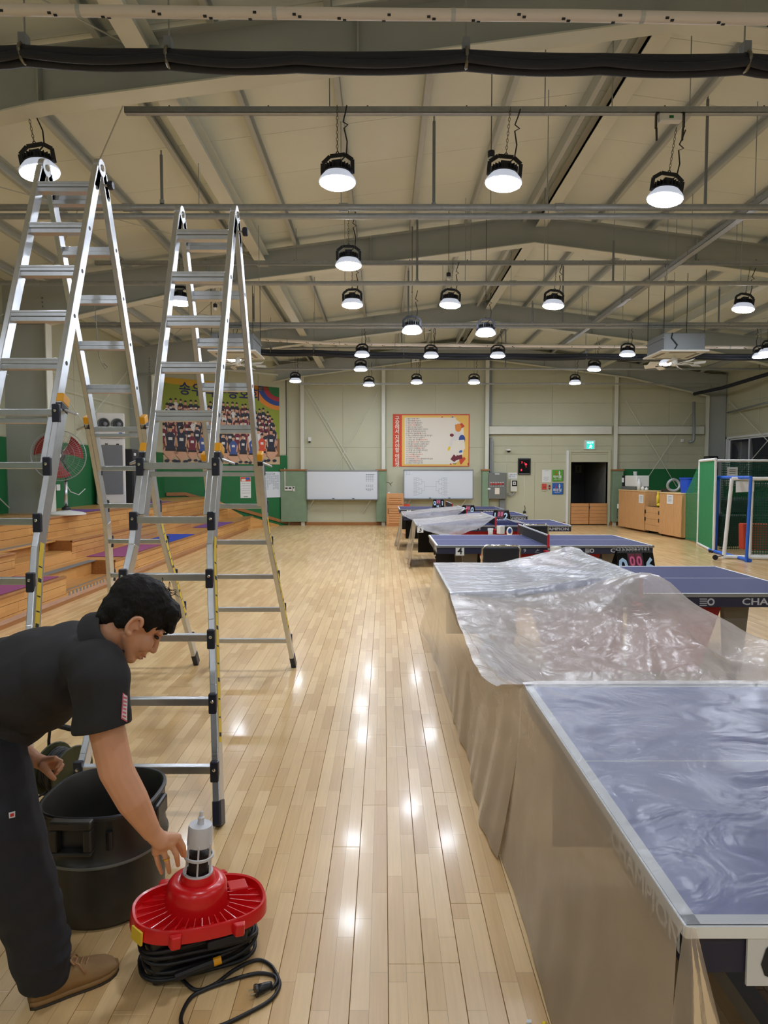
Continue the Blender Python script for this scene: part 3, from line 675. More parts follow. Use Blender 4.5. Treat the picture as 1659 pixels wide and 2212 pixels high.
def hose(anchors, lab, Y, r, hang):
    t = thing('hose_bundle', lab, 'hose', V((P(829, anchors[1][1], Y=Y).x, Y, P(829, anchors[1][1], Y=Y).z)))
    A = along(anchors, 0, Y)
    for n_, (dz, dy, rr_) in enumerate(((0, 0, r), (-r * .95, r * .9, r * .8), (-r * .75, -r * .9, r * .62))):
        pts = []
        for a, b in zip(A, A[1:]):
            for i in range(8):
                u = i / 8; pts.append(a.lerp(b, u) + V((0, dy, dz - sin(pi * u) * r * (.2 + .3 * n_))))
        pts.append(A[-1] + V((0, dy, dz))); MB().tube(pts, rr_, 10).build('hose', 'pipe foam', t, smooth=True)
    for px, py in hang:
        p = P(px, py, Y=Y); m = MB().tube([p + V((0, -.06 * sin(a), -.01 - .06 * cos(a))) for a in [radians(d) for d in range(-150, 151, 30)]], .012, 6)
        m.build('strap_hanger', 'chain steel', t); MB().cyl(p + V((0, .03, .05)), (p.x, Y + .03, roofz(p.x) - .1), .006, n=6).build('hanger_rod', 'galvanised', t); MB().box(p.x - .025, p.x + .025, Y - .02, Y + .05, p.z + .04, p.z + .12).build('hanger_clip', 'conduit grey', t)
hose([(-80, 110), (50, 112), (363, 120), (640, 126), (1007, 122), (1300, 130), (1612, 130), (1740, 133)], 'black foam covered hose bundle hanging across the top of the photo', 4.75, .042, ((50, 112), (363, 120), (1007, 122), (1612, 130)))
hose([(545, 758), (676, 760), (875, 766), (1110, 768), (1272, 768), (1500, 768), (1720, 768)], 'far black hose bundle crossing behind the lamps above the rear wall', 15.9, .05, ((585, 757), (678, 760), (872, 766), (1266, 770)))
m = MB().tube([P(1500, 851, Y=21.6), P(1560, 838, Y=20.4), P(1659, 808, Y=18.6), P(1760, 780, Y=17.2)], .055, 10)
tag(m.build('hose_bundle', 'pipe foam', smooth=True), 'black hose bundle running along the top of the right wall', 'hose')
m = MB().tube([(10.9, 21.5, 3.62), (10.75, 19, 3.68), (10.7, 15, 3.75)], .03, 10); tag(m.build('wall_pipe', 'galvanised', smooth=True), 'grey pipe running along the right wall below the black hose', 'pipe')
m = MB().tube([P(1499, 868, Y=21.9), P(1499, 950, Y=21.9), P(1497, 953, Y=21.9), P(1488, 955, Y=21.9)], .045, 10); tag(m.build('drain_pipe', 'galvanised', smooth=True), 'short vertical grey drain pipe in the far right corner', 'pipe')
# cable tray along the hall on the right
ty0 = P(829, 240, Z=4.95).y
t = thing('cable_tray', 'galvanised cable tray running away from us on the right, joining the near channel', 'cable tray', (4.4, 11, 4.95))
m = MB(); X = 4.43; m.box(X - .05, X + .05, ty0 + .04, 17.0, 4.82, 4.824); m.box(X - .05, X - .046, ty0 + .04, 17.0, 4.82, 4.88); m.box(X + .046, X + .05, ty0 + .04, 17.0, 4.82, 4.88); m.build('tray', 'galvanised', t)
for y in (7.2, 9.9, 12.6, 15.3):
    MB().tube([(X - .06, y, 4.81), (X - .06, y, 4.93), (X + .0, y, 4.95)], .007, 6).build('hanger_hook', 'galvanised', t); MB().cyl((X, y, 4.95), (X, y, roofz(X) - .1), .005, n=6).build('hanger_rod', 'galvanised', t)
# ================================================================ CASSETTE AIR CONDITIONERS AND CEILING FANS
def cassette(x0, x1, y0, y1, z, lab):
    t = thing('cassette_air_conditioner', lab, 'air conditioner', ((x0 + x1) / 2, (y0 + y1) / 2, z), 'cassette units under the roof')
    MB().box(x0 + .06, x1 - .06, y0 + .06, y1 - .06, z + .03, z + .34).build('housing', 'conduit grey', t, bevel=.01)
    p = MB().box(x0, x1, y0, y1, z, z + .03).build('face_panel', 'white plastic', t, bevel=.01)
    c = V(((x0 + x1) / 2, (y0 + y1) / 2, z)); w = (x1 - x0) / 2
    MB().box(c.x - w * .5, c.x + w * .5, c.y - w * .5, c.y + w * .5, z - .006, z + .002).build('intake_grille', 'steel cream', p, bevel=.004)
    for i in range(4):
        R = Matrix.Rotation(i * pi / 2, 3, 'Z'); MB().cbox(c + R @ V((0, w * .72, -.003)), (w * 1.1, .06, .008), rot=R).build('outlet_slot', 'table leg grey', p)
    for sx in (-1, 1):
        for sy in (-1, 1): MB().cyl(c + V((sx * w * .85, sy * w * .85, .2)), (c.x + sx * w * .85, c.y + sy * w * .85, roofz(c.x + sx * w * .85) - .1), .006, n=6).build('hanger_rod', 'black plastic', t)
    m = MB()
    for sx in (-1, 1): m.box(c.x + sx * w * .86 - .02, c.x + sx * w * .86 + .02, c.y - w * .9, c.y + w * .9, z + .24, z + .27)
    m.build('hanger_rails', 'conduit grey', t)
    MB().tube([c + V((-w * .5, -w * .89, .34)), c + V((-w * .55, -w * .92, .25)), c + V((-w * .3, -w * .92, .12)), c + V((-w * .4, -w * .9, .05))], .012, 6).build('cable', 'cord black', t)
    return t
def wind_fan(c, lab, a0):
    t = thing('ceiling_fan', lab, 'fan', c, 'white paddle fans under the cassette units'); MB().lathe([(.02, .14), (.05, .12), (.055, .02), (.05, -.02), (.02, -.03)], c, 16).build('hub', 'white plastic', t, smooth=True)
    for i in range(8):
        a = a0 + 2 * pi * i / 8; d = V((cos(a), sin(a), 0)); e = V((-sin(a), cos(a), 0)); p = V(c)
        b = MB().bar(p + d * .04, p + d * .36 + V((0, 0, .01)), .016, .008).build('arm', 'white plastic', t)
        q = p + d * .44; R = Matrix((d, e, V((0, 0, 1)))).transposed() @ Matrix.Rotation(.5, 3, 'X'); MB().cbox(q, (.20, .11, .006), rot=R).build('paddle', 'white plastic', b, bevel=.002)
    return t
cassette(5.05, 5.93, 12.4, 13.3, 3.9, 'grey cassette air conditioner with cream face panel on the right above the white fan')
cassette(-3.22, -2.33, 12.4, 13.3, 3.9, 'cassette air conditioner on the left seen through the right ladder')
wind_fan((5.48, 12.85, 3.73), 'white paddle ceiling fan below the right cassette air conditioner', .2)
wind_fan((-2.76, 12.85, 3.73), 'white paddle ceiling fan below the left cassette air conditioner', .4)
for px, py, z, lab in ((1061, 345, 4.75, 'small globe bulb in a dark holder left of the bright right lamp'), (969, 601, 4.75, 'small globe bulb in a holder above the lamp with the black plug'), (465, 667, 4.5, 'small white dome sensor seen beside the right ladder rail')):
    q = P(px, py, Z=z); t = thing('bulb_holder', lab, 'bulb', q); MB().lathe([(.015, .09), (.035, .08), (.035, .03)], q, 12).build('holder', 'lamp body', t); MB().ell(q, .032).build('globe', 'white plastic', t, smooth=True)
    MB().cyl(q + V((0, 0, .08)), (q.x, q.y, roofz(q.x) - .05), .005, n=6).build('stem', 'chain steel', t)
# ================================================================ BLEACHER
BX = [-4.1, -4.75, -5.14]; BZ = [0.355, 0.655, 1.0]; BY0 = 5.2; BYE = [20.6, 20.45, 20.15]
def wally(x): return YB - (-3.18 - x) / .776 * .631 - .06
NY = (8.62, 10.21)                                     # the notch with half steps
bl = thing('bleacher', 'three tier wooden bleacher of oak boards with notched half steps along the left wall', 'bleacher', (-5.2, 12, 0))
m = MB()
for i in range(3):
    zb = 0 if i == 0 else BZ[i - 1]; x0 = XL + .02; xf = BX[i] - .02; zt = BZ[i] - .02; BY1 = 19.5
    if i < 2:
        m.box(x0, xf, BY0, NY[0] - .02, zb, zt); m.box(x0, xf, NY[1] + .02, BY1, zb, zt); m.box(x0, xf - .37, NY[0] - .02, NY[1] + .02, zb, zt)
        m.box(xf - .38, xf, NY[0] - .02, NY[1] + .02, zb, zb + .125)
    else: m.box(x0, xf, BY0, BY1, zb, zt)
m.build('bleacher_core', 'trim wood', bl)
def cut(y0, y1, notch):
    if not notch: return [(y0, y1)]
    out = []
    if y0 < NY[0]: out.append((y0, min(y1, NY[0])))
    if y1 > NY[1]: out.append((max(y0, NY[1]), y1))
    return out
rb_ = random.Random(5)
for i in range(3):
    zb = 0.0 if i == 0 else BZ[i - 1]; h = BZ[i] - zb; n = 3; BY1 = BYE[i]
    for c in range(n):                                  # riser boards
        y = BY0 - rb_.random() * 1.5
        while y < BY1:
            L = rb_.choice((1.82, 1.82, 1.5))
            for a, b in cut(max(y, BY0), min(y + L, BY1), i < 2):
                if b - a > .05: MB().box(BX[i] - .02, BX[i], a + .002, b - .002, zb + c * h / n + .0025, zb + (c + 1) * h / n - .0025 - (.03 if c == n - 1 else 0)).build('riser_board', STEPW, bl)
            y += L
    xb = BX[i + 1] if i < 2 else XL + .02; nt_ = 5 if i < 2 else 8; w = (BX[i] - .03 - xb) / nt_
    for c in range(nt_):                                # tread boards
        y = BY0 - rb_.random() * 1.8
        ye_ = min(wally(xb + c * w), BY1 + .9)
        while y < ye_:
            L = 3.64
            for a, b in cut(max(y, BY0), min(y + L, ye_), i < 2 and c >= 2):
                if b - a > .05: MB().box(xb + c * w + .0015, xb + (c + 1) * w - .0015, a + .002, b - .002, BZ[i] - .02, BZ[i]).build('tread_board', TREADW, bl)
            y += L
    for a, b in cut(BY0, BY1, i < 2):                   # rounded nosing along the front edge
        MB().box(BX[i] - .035, BX[i] + .014, a, b, BZ[i] - .034, BZ[i] + .002).build('nosing', 'trim wood', bl, bevel=.01)
    if i < 2:
        MB().box(BX[i] - .40, BX[i] - .36, NY[0], NY[1], zb + .13, BZ[i] - .02).build('notch_back_board', STEPW, bl)
        MB().box(BX[i] - .40, BX[i] - .30, NY[0], NY[1], BZ[i] - .012, BZ[i] + .003).build('notch_edge_strip', 'conduit grey', bl)
        for k in range(3): MB().box(BX[i] - .36 + k * .115 + .001, BX[i] - .36 + (k + 1) * .115 - .001, NY[0], NY[1], zb + .125, zb + .142).build('half_step_tread', TREADW, bl)
        MB().box(BX[i] - .02, BX[i], NY[0] + .001, NY[1] - .001, zb + .002, zb + .124).build('half_step_riser', STEPW, bl)
        for ya, yb in ((NY[0] - .02, NY[0]), (NY[1], NY[1] + .02)): MB().box(BX[i] - .36, BX[i] - .001, ya, yb, zb + .14, BZ[i] - .002).build('notch_side_board', 'trim wood', bl)
        if i == 0:
            MB().box(BX[0] - .075, BX[0] - .05, NY[0] + .02, NY[1] - .02, .142, .146).build('anti_slip_strip', 'conduit grey', bl)
            for k in range(14):
                y = NY[0] + .06 + k * .107; MB().box(BX[0] + .0005, BX[0] + .003, y, y + .05, .075, .135).build('checker_mark', 'conduit grey', bl)
MB().prism([(BX[0], BY0, 0), (BX[0] + .03, BY0, 0), (BX[0] + .03, BY0, .05), (BX[0], BY0, .09)], (0, BY1 - BY0, 0)).build('base_moulding', 'trim wood', bl)
# slanting end boards and the sloped skirting on the diagonal wall
k0 = (onD(399.5, 1071.6) - D0).dot(U)
MB().prism([D(4.1, 1.04, .02), D(k0, 1.04, .02), D(.02, .02, .02), D(.02, .12, .02), D(k0, 1.14, .02), D(4.1, 1.14, .02)], DN * .03).build('sloped_skirting', 'trim wood', bl)
MB().add([(-4.1, 20.6, 0), (-3.42, 21.9, 0), (-3.42, 21.9, .03), (-4.1, 20.6, .355), (-4.2, 20.7, 0), (-3.5, 21.94, 0), (-3.5, 21.94, .03), (-4.2, 21.2, .355)], [(0, 1, 2, 3), (3, 2, 6, 7), (1, 5, 6, 2), (4, 7, 6, 5), (0, 3, 7, 4), (0, 4, 5, 1)]).build('end_board', STEPW, bl)
for i, (z0, z1) in ((1, (.355, .655)), (2, (.655, 1.0))):
    x, y = BX[i], BYE[i]; yw = wally(x) + .02
    MB().add([(x, y, z0), (x + .35, y + .55, z0), (x + .35, y + .55, z0 + .02), (x, y, z1), (x - .08, y + .05, z0), (x - .08, yw, z1)], [(0, 1, 2, 3), (3, 2, 5), (0, 3, 5, 4)]).build('end_board', STEPW, bl)
def mat_(x0, x1, y0, y1, z, mt, lab):
    MBm = MB().box(x0, x1, y0, y1, z + .003, z + .011); tag(MBm.build('exercise_mat', mt, bevel=.004), lab, 'mat', 'exercise mats on the bleacher')
mat_(-5.8, -5.2, 11.5, 12.6, 1.0, 'mat purple', 'purple exercise mat on the top tier in front of the round fan')
mat_(-5.75, -5.18, 13.6, 16.4, 1.0, 'mat purple', 'purple exercise mat on the top tier below the tower air conditioner')
mat_(-4.71, -4.13, 10.6, 12.45, .355, 'mat magenta', 'magenta exercise mat on the lowest tier beyond the notched step')
mat_(-4.70, -4.12, 12.75, 14.6, .355, 'mat blue', 'blue exercise mat on the lowest tier')
mat_(-4.70, -4.12, 16.5, 18.4, .355, 'mat purple', 'purple exercise mat on the far end of the lowest tier')
mat_(-4.71, -4.13, 6.6, 8.5, .355, 'mat magenta', 'magenta exercise mat on the lowest tier at the left edge, before the notched step')
# ---------------------------------------------------------------- standing round fan
c = V((P(143, 1100, Y=11.0).x, 11.0, 1.003)); hub = V((P(127, 984, Y=10.9).x, 10.9, P(127, 984, Y=10.9).z)); ax = V((.33, -.93, 0)).normalized(); R = .405
t = thing('standing_fan', 'large round standing fan with red blades on a white disc base', 'fan', c)
MB().lathe([(.30, 0), (.30, .02), (.26, .035), (.06, .07), (.05, .10)], c, 28).build('base', 'white plastic', t, smooth=True, auto=35); MB().lathe([(.075, .08), (.06, .12), (.03, .14)], c, 16).build('collar', 'black plastic', t, smooth=True)
MB().tube([c + V((0, 0, .12)), V((c.x, c.y, hub.z - R - .02))], .028, 12).build('pole', 'aluminium', t, smooth=True); MB().tube([V((c.x, c.y, hub.z - R - .03)), V((c.x, c.y + .12, hub.z - .25)), hub - ax * .12], .018, 8).build('neck', 'lamp body', t)
MB().lathe([(.09, 0), (.10, .05), (.08, .16), (.03, .2)], hub - ax * .0, 16, -ax).build('motor', 'lamp body', t, smooth=True)
u = V((ax.y, -ax.x, 0)).normalized(); w = V((0, 0, 1))
for i in range(3):
    a0 = 2 * pi * i / 3 + .6; m = MB()
    def bf(s, q, a0=a0):
        r = .06 + s * (R - .10); a = a0 + (q - .5) * (.55 + .65 * s); return hub + ax * (.05 + (q - .5) * .10) + (u * cos(a) + w * sin(a)) * r
    m.grid(bf, 5, 6); m.build('blade', 'fan red', t, smooth=True)
cg = MB()
for rr_, dd in ((R, .05), (R, -.03), (R * .8, .10), (R * .6, .125), (R * .4, .14), (R * .2, .145)):
    cg.tube([hub + ax * dd + (u * cos(2 * pi * i / 32) + w * sin(2 * pi * i / 32)) * rr_ for i in range(32)], .006 if rr_ == R else .0022, 5, True)
cg.build('cage_rings', 'galvanised', t, kind='stuff'); cg = MB()
for i in range(64):
    a = 2 * pi * i / 64; d = u * cos(a) + w * sin(a); cg.tube([hub + ax * .145 + d * .06, hub + ax * .12 + d * R * .6, hub + ax * .05 + d * R, hub - ax * .03 + d * R], .0016, 4)
    if i % 2: cg.tube([hub - ax * .03 + d * R, hub - ax * .10 + d * R * .5, hub - ax * .12 + d * .09], .0016, 4)
cg.build('cage_wires', 'galvanised', t, kind='stuff'); MB().lathe([(.055, 0), (.05, .012), (.01, .02)], hub + ax * .14, 16, ax).build('centre_cap', 'white plastic', t, smooth=True)
pts = [V((c.x, c.y, hub.z - R - .05)), P(152, 1062, Y=11.6), P(170, 1069, Y=12.4), P(184, 1056, Y=13.0)]; m = MB().tube(pts, .008, 6); m.build('cord', 'white plastic', t)
q = V((XL + .02, 13.1, P(186, 1053, Y=13.1).z)); tag(MB().cbox(q + V((.03, 0, 0)), (.05, .14, .12)).build('wall_socket', 'white plastic', bevel=.006), 'white wall socket on green wall behind the round fan', 'socket')
# ---------------------------------------------------------------- tower air conditioner
tc_ = V((-6.08, 15.0, 1.003)); t = thing('tower_air_conditioner', 'tall white tower air conditioner with two round outlets standing on top tier', 'air conditioner', tc_)
R3 = Matrix.Rotation(radians(28), 3, 'Z')
def TC(x, y, z): return tc_ + R3 @ V((x, y, z))
m = MB(); m.prism([TC(-.30, -.16, .0), TC(.30, -.16, 0), TC(.30, .16, 0), TC(-.30, .16, 0)], (0, 0, 1.45)); m.prism([TC(-.30, -.20, 1.45), TC(.30, -.20, 1.45), TC(.28, .16, 1.45), TC(-.28, .16, 1.45)], (0, 0, .56)); m.build('cabinet', 'cabinet white', t, bevel=.03)
m = MB(); m.prism([TC(-.24, -.175, .22), TC(.24, -.175, .22), TC(.24, -.175, 1.30), TC(-.24, -.175, 1.30)], R3 @ V((0, .02, 0))); m.build('intake_grille', 'cabinet grille', t, bevel=.004)
m = MB(); m.prism([TC(-.24, -.18, 1.305), TC(.24, -.18, 1.305), TC(.24, -.18, 1.40), TC(-.24, -.18, 1.40)], R3 @ V((0, .02, 0))); m.build('control_strip', 'cabinet white', t, bevel=.003)
for x in (-.09, .14): m = MB(); m.prism([TC(x - .03, -.183, 1.31), TC(x + .03, -.183, 1.31), TC(x + .03, -.183, 1.335), TC(x - .03, -.183, 1.335)], R3 @ V((0, .004, 0))); m.build('button', 'black plastic', t)
m = MB(); m.prism([TC(.17, -.205, 1.47), TC(.24, -.205, 1.47), TC(.24, -.205, 1.58), TC(.17, -.205, 1.58)], R3 @ V((0, .004, 0))); m.build('energy_sticker', 'sign blue', t)
for x in (-.14, .14):
    o = MB().lathe([(.125, -.01), (.13, .02), (.115, .03), (.105, .01), (.09, -.03)], TC(x, -.20, 1.76), 24, R3 @ V((0, -1, 0)), cap=False).build('outlet_ring', 'panel grey', t, smooth=True)
    MB().lathe([(.10, -.002), (.10, .004)], TC(x, -.20, 1.76), 24, R3 @ V((0, -1, 0))).build('outlet_hole', 'black glass', o); MB().lathe([(.05, .0), (.045, .04), (.01, .045)], TC(x + .02, -.20, 1.76), 16, R3 @ V((.3, -1, 0))).build('outlet_nozzle', 'cabinet grille', o, smooth=True)
q = V((-6.1, 16.1, 1.003)); t = thing('dark_cabinet', 'dark grey steel cabinet beside the tower air conditioner', 'cabinet', q); MB().box(-6.33, -5.85, 15.7, 16.1, 1.003, 2.25).build('body', 'corridor dark', t, bevel=.01); MB().box(-5.85, -5.835, 15.72, 16.08, 1.05, 2.2).build('door', 'corridor dark', t, bevel=.004); MB().box(-5.835, -5.82, 15.75, 15.85, 2.1, 2.16).build('name_plate', 'paper', t)
# ---------------------------------------------------------------- team photo banner on the diagonal wall
def quadD(mb, pts, d): mb.add([onD(x, y, d) for x, y in pts], [tuple(range(len(pts)))[::-1]])
B = [(338, 1001), (604, 1003.5), (602.6, 837.9), (353.8 - 16, 813)]
bn = thing('team_banner', 'large printed team photo banner on the diagonal wall behind the ladders', 'banner', onD(470, 1002, .03))
def BU(u, v, d=.03):                                   # u, v in 0..1 on the banner
    k0_ = (onD(338, 1001) - D0).dot(U); k1_ = (onD(603.5, 1003) - D0).dot(U); z0 = onD(603.5, 1003.5).z; z1 = onD(602.6, 837.9).z
    return D(k0_ + (k1_ - k0_) * u, z0 + (z1 - z0) * v, d)
M('banner green', (142, 158, 52), .6); M('banner gold', (206, 164, 40), .6); M('banner floor', (196, 172, 140), .6); M('banner orange', (226, 140, 50), .6); M('banner blue', (44, 74, 150), .6); M('banner red', (170, 52, 62), .6); M('banner dark green', (40, 110, 60), .6)
M('print skin', (206, 160, 132), .6); M('print hair', (40, 30, 28), .6); M('print navy', (38, 42, 62), .6); M('print maroon', (112, 36, 54), .6); M('print white', (222, 220, 218), .6); M('print blue', (60, 84, 150), .6); M('print bench', (140, 96, 62), .6); M('print letter', (40, 36, 92), .6)
MB().prism([BU(0, 0), BU(1, 0), BU(1, 1), BU(0, 1)], -DN * .012).build('banner_sheet', 'banner green', bn)
def flat(pts, d, nm, mt): MB().add([BU(u, v, .031 + d) for u, v in pts], [tuple(range(len(pts)))]).build(nm, mt, bn)
flat([(0, 0), (1, 0), (1, .10), (0, .10)], .000, 'printed_floor', 'banner floor'); flat([(0, .10), (1, .10), (1, .34), (0, .34)], .0, 'printed_bleacher', 'print bench')
flat([(0, .97), (.10, .93), (.35, .92), (.62, .90), (.8, .93), (1, .98), (1, 1), (0, 1)], .001, 'printed_gold_band', 'banner gold')
flat([(0, .55), (.035, .62), (.05, .78), (.03, .93), (0, .95)], .001, 'printed_balloon', 'banner orange')
def arc(r0, r1, c0, n=10): return [(c0[0] - r0 * cos(a), c0[1] - r0 * 1.25 * sin(a)) for a in [radians(d * 90 / n) for d in range(n + 1)]] + [(c0[0] - r1 * cos(a), c0[1] - r1 * 1.25 * sin(a)) for a in [radians(90 - d * 90 / n) for d in range(n + 1)]]
flat(arc(.10, .0, (1, 1)), .0012, 'printed_corner', 'banner dark green')
flat(arc(.145, .10, (1, 1)), .001, 'printed_ribbon', 'banner red'); flat(arc(.19, .145, (1, 1)), .001, 'printed_ribbon', 'banner blue'); flat(arc(.235, .19, (1, 1)), .001, 'printed_ribbon', 'banner orange')
RW = Matrix((-U, V((0, 0, 1)), DN)).transposed()
for i, ch in enumerate('송우탁구동호회'): MB().text(ch, .40, BU(.215 + i * .095, .875, .036), RW.to_4x4(), thick=.02).build('letter', 'print letter', bn)
rp = random.Random(11); layers = {}
def addp(key, pts, d): layers.setdefault(key, MB()).add([BU(u, v, .031 + d) for u, v in pts], [tuple(range(len(pts)))])
def oval(u, v, a, b, n=9): return [(u + a * cos(2 * pi * i / n), v + b * sin(2 * pi * i / n)) for i in range(n)]
def figure(u, v, s, d, top, sit=False):
    a = .0105 * s; b = .028 * s
    if sit:
        addp('print skin', [(u - .045 * s, v - .20 * s), (u - .005, v - .27 * s), (u + .005, v - .27 * s), (u + .045 * s, v - .20 * s), (u + .03 * s, v - .16 * s), (u - .03 * s, v - .16 * s)], d); addp('print hair', [(u - .03 * s, v - .19 * s), (u + .03 * s, v - .19 * s), (u + .022 * s, v - .12 * s), (u - .022 * s, v - .12 * s)], d + .0003)
        addp('print navy', oval(u - .02 * s, v - .275 * s, .014 * s, .014 * s), d + .0002); addp('print navy', oval(u + .022 * s, v - .275 * s, .014 * s, .014 * s), d + .0002)
    addp(top, [(u - .026 * s, v - .17 * s), (u + .026 * s, v - .17 * s), (u + .028 * s, v - .06 * s), (u + .01 * s, v - .025 * s), (u - .01 * s, v - .025 * s), (u - .028 * s, v - .06 * s)], d + .0005)
    for sg in (-1, 1): addp('print skin', [(u + sg * .026 * s, v - .06 * s), (u + sg * .034 * s, v - .09 * s), (u + sg * .026 * s, v - .15 * s), (u + sg * .020 * s, v - .14 * s)][::sg], d + .0006)
    addp('print white', [(u - .011 * s, v - .095 * s), (u + .011 * s, v - .095 * s), (u + .011 * s, v - .07 * s), (u - .011 * s, v - .07 * s)], d + .0010)
    addp('print skin', oval(u, v, a, b), d + .0008); addp('print hair', [(u + a * 1.15 * cos(t_), v + b * .25 + b * .95 * sin(t_)) for t_ in [pi * i / 6 for i in range(7)]], d + .0012)
rows = [(.73, .82, 22, .9), (.66, .86, 22, 1.0), (.585, .9, 20, 1.02), (.50, .92, 18, 1.05), (.42, .95, 15, 1.1)]
for ri, (v, w_, n, s) in enumerate(rows):
    for i in range(n):
        u = .5 - w_ / 2 + w_ * (i + .5 + rp.uniform(-.2, .2)) / n; dip = -.10 * max(0, (u - .72) / .28) if ri < 2 else -.04 * max(0, (u - .7) / .3)
        figure(u, v + dip + rp.uniform(-.015, .015), s * rp.uniform(.93, 1.08), .002 + ri * .003, rp.choice(('print navy', 'print navy', 'print maroon', 'print navy', 'print white', 'print maroon')))
for i in range(11):
    figure(.10 + .82 * i / 10, .335 + rp.uniform(-.02, .03) + (.06 if i in (0, 1, 10) else 0), 1.15 if i not in (0, 1, 10) else 1.35, .02, ('print navy', 'print navy', 'print maroon', 'print blue', 'print navy', 'print navy', 'print blue', 'print navy', 'print blue', 'orange red', 'print navy')[i], True)
for k_, mb_ in layers.items(): mb_.build('printed_' + k_.split()[-1], k_, bn, kind='stuff')
# ---------------------------------------------------------------- things on the diagonal wall
def paperD(px0, py0, px1, py1, mt, nm, lab, cat, d=.016, th=.006):
    a, b = onD(px0, py1, d), onD(px1, py0, d); ka, kb = (a - D0).dot(U), (b - D0).dot(U); t = thing(nm, lab, cat, D((ka + kb) / 2, a.z, d))
    MB().prism([D(ka, a.z, d), D(kb, a.z, d), D(kb, b.z, d), D(ka, b.z, d)], DN * th).build('sheet', mt, t); return t, ka, kb, a.z, b.z
t, ka, kb, z0, z1 = paperD(519.5, 1030, 541.5, 1076, 'paper', 'calendar', 'long wall calendar with a photo strip pinned on the green wall', 'calendar')
def bitD(t, ka, kb, z0, z1, u0, v0, u1, v1, nm, mt, d=.0235): MB().add([D(ka + (kb - ka) * u, z0 + (z1 - z0) * v, d) for u, v in ((u0, v0), (u1, v0), (u1, v1), (u0, v1))], [(0, 1, 2, 3)]).build(nm, mt, t)
bitD(t, ka, kb, z0, z1, .02, .78, .98, .99, 'printed_photo', 'orange red'); bitD(t, ka, kb, z0, z1, .1, .80, .5, .9, 'printed_photo', 'poster pale', .024); bitD(t, ka, kb, z0, z1, .5, .86, .9, .97, 'printed_photo', 'sign blue', .024)
m = MB()
for r in range(5):
    for c in range(7):
        u = .14 + c * .12; v = .68 - r * .115; m.add([D(ka + (kb - ka) * (u + i), z0 + (z1 - z0) * (v + j), .0238) for i, j in ((0, 0), (.06, 0), (.06, .025), (0, .025))], [(0, 1, 2, 3)])
m.build('printed_days', 'faint ink', t, kind='stuff'); bitD(t, ka, kb, z0, z1, .3, .05, .7, .075, 'printed_title', 'ink')
t, ka, kb, z0, z1 = paperD(567, 1019, 606.5, 1075, 'whiteboard', 'notice_board', 'small white notice board with handwriting on the green wall beside the right ladder', 'notice board', .018, .012)
m = MB()
for r in range(18):
    for c in range(7):
        if (r * 7 + c) % 11 == 3 or (r > 11 and c in (2, 3)): continue
        u = .12 + c * .11; v = .86 - r * .032; m.add([D(ka + (kb - ka) * (u + i), z0 + (z1 - z0) * (v + j), .0315) for i, j in ((0, 0), (.09, 0), (.09, .012), (0, .012))], [(0, 1, 2, 3)])
m.build('handwritten_lines', 'faint ink', t, kind='stuff'); bitD(t, ka, kb, z0, z1, .16, .90, .66, .95, 'title_bar', 'ink', .0314); bitD(t, ka, kb, z0, z1, .19, .91, .63, .94, 'title_bar', 'whiteboard', .0318)
# ================================================================ THINGS ON THE REAR WALL
def rectB(px0, py0, px1, py1, d0, d1, mb=None):
    a, b = P(px0, py1, Y=YB - d1), P(px1, py0, Y=YB - d1); mb = mb or MB(); mb.box(a.x, b.x, YB - d1, YB - d0, a.z, b.z); return mb
def onWall(nm, lab, cat, px0, py0, px1, py1, d0, d1, mt, part='sheet', bevel=.0, group=None):
    a = P((px0 + px1) / 2, py1, Y=YB - d1); t = thing(nm, lab, cat, a, group); rectB(px0, py0, px1, py1, d0, d1).build(part, mt, t, bevel=bevel); return t
def bitB(t, nm, mt, px0, py0, px1, py1, d, th=.003): return rectB(px0, py0, px1, py1, d - .0005, d + th).build(nm, mt, t)
def txtB(t, nm, mt, s, px, py, hpx, d, align='CENTER', sx=1.0, thick=.0):
    q = P(px, py, Y=YB - d); MB().text(s, hpx * (YB - d) / FPX * 1.35, q, align=align, sx=sx, thick=thick).build(nm, mt, t)
# whiteboards
def board_(px0, py0, px1, py1, lab):
    t = onWall('whiteboard', lab, 'whiteboard', px0, py0, px1, py1, .24, .27, 'whiteboard', 'writing_surface')
    for (a, b, c, d_) in ((px0 - 1, py0 - 1.5, px1 + 1, py0 + 1), (px0 - 1, py1 - 1, px1 + 1, py1 + 1.5), (px0 - 1, py0, px0 + 1, py1), (px1 - 1, py0, px1 + 1, py1)): rectB(a, b, c, d_, .235, .285).build('frame_strip', 'board frame', t)
    rectB(px0 + 2, py1 - 1, px1 - 2, py1 + 1, .28, .34).build('pen_tray', 'board frame', t)
    for p in (px0 + (px1 - px0) * .36, px0 + (px1 - px0) * .64): rectB(p, py1 - 2.5, p + 5, py1 - 1, .29, .31).build('marker', 'ink', t)
    for sx in (px0 + 15, px1 - 15):
        a = P(sx, py1 + 1, Y=YB - .25); MB().bar((a.x, YB - .25, a.z), (a.x - .28, YB - .02, a.z - .45), .02, .02).build('support_strut', 'steel cream', t)
        MB().bar((a.x, YB - .25, a.z + .05), (a.x, YB - .01, a.z + .05), .02, .02).build('wall_bracket', 'steel cream', t)
    return t
w1 = board_(662.5, 1017, 816, 1079, 'left whiteboard on the rear wall with small handwriting in its right corner')
m = MB()
for i, (x, y, L) in enumerate([(790, 1025, 20)] + [(790, 1025.5 + k * 3.4, 18) for k in range(5)] + [(790, 1048 + k * 3.2, 17) for k in range(4)] + [(793, 1060, 9)]):
    for k in range(4): rectB(x + k * L / 4, y - .5, x + k * L / 4 + L / 5.5, y + .6, .2695, .2715, m)
m.build('handwriting', 'faint ink', w1, kind='stuff')
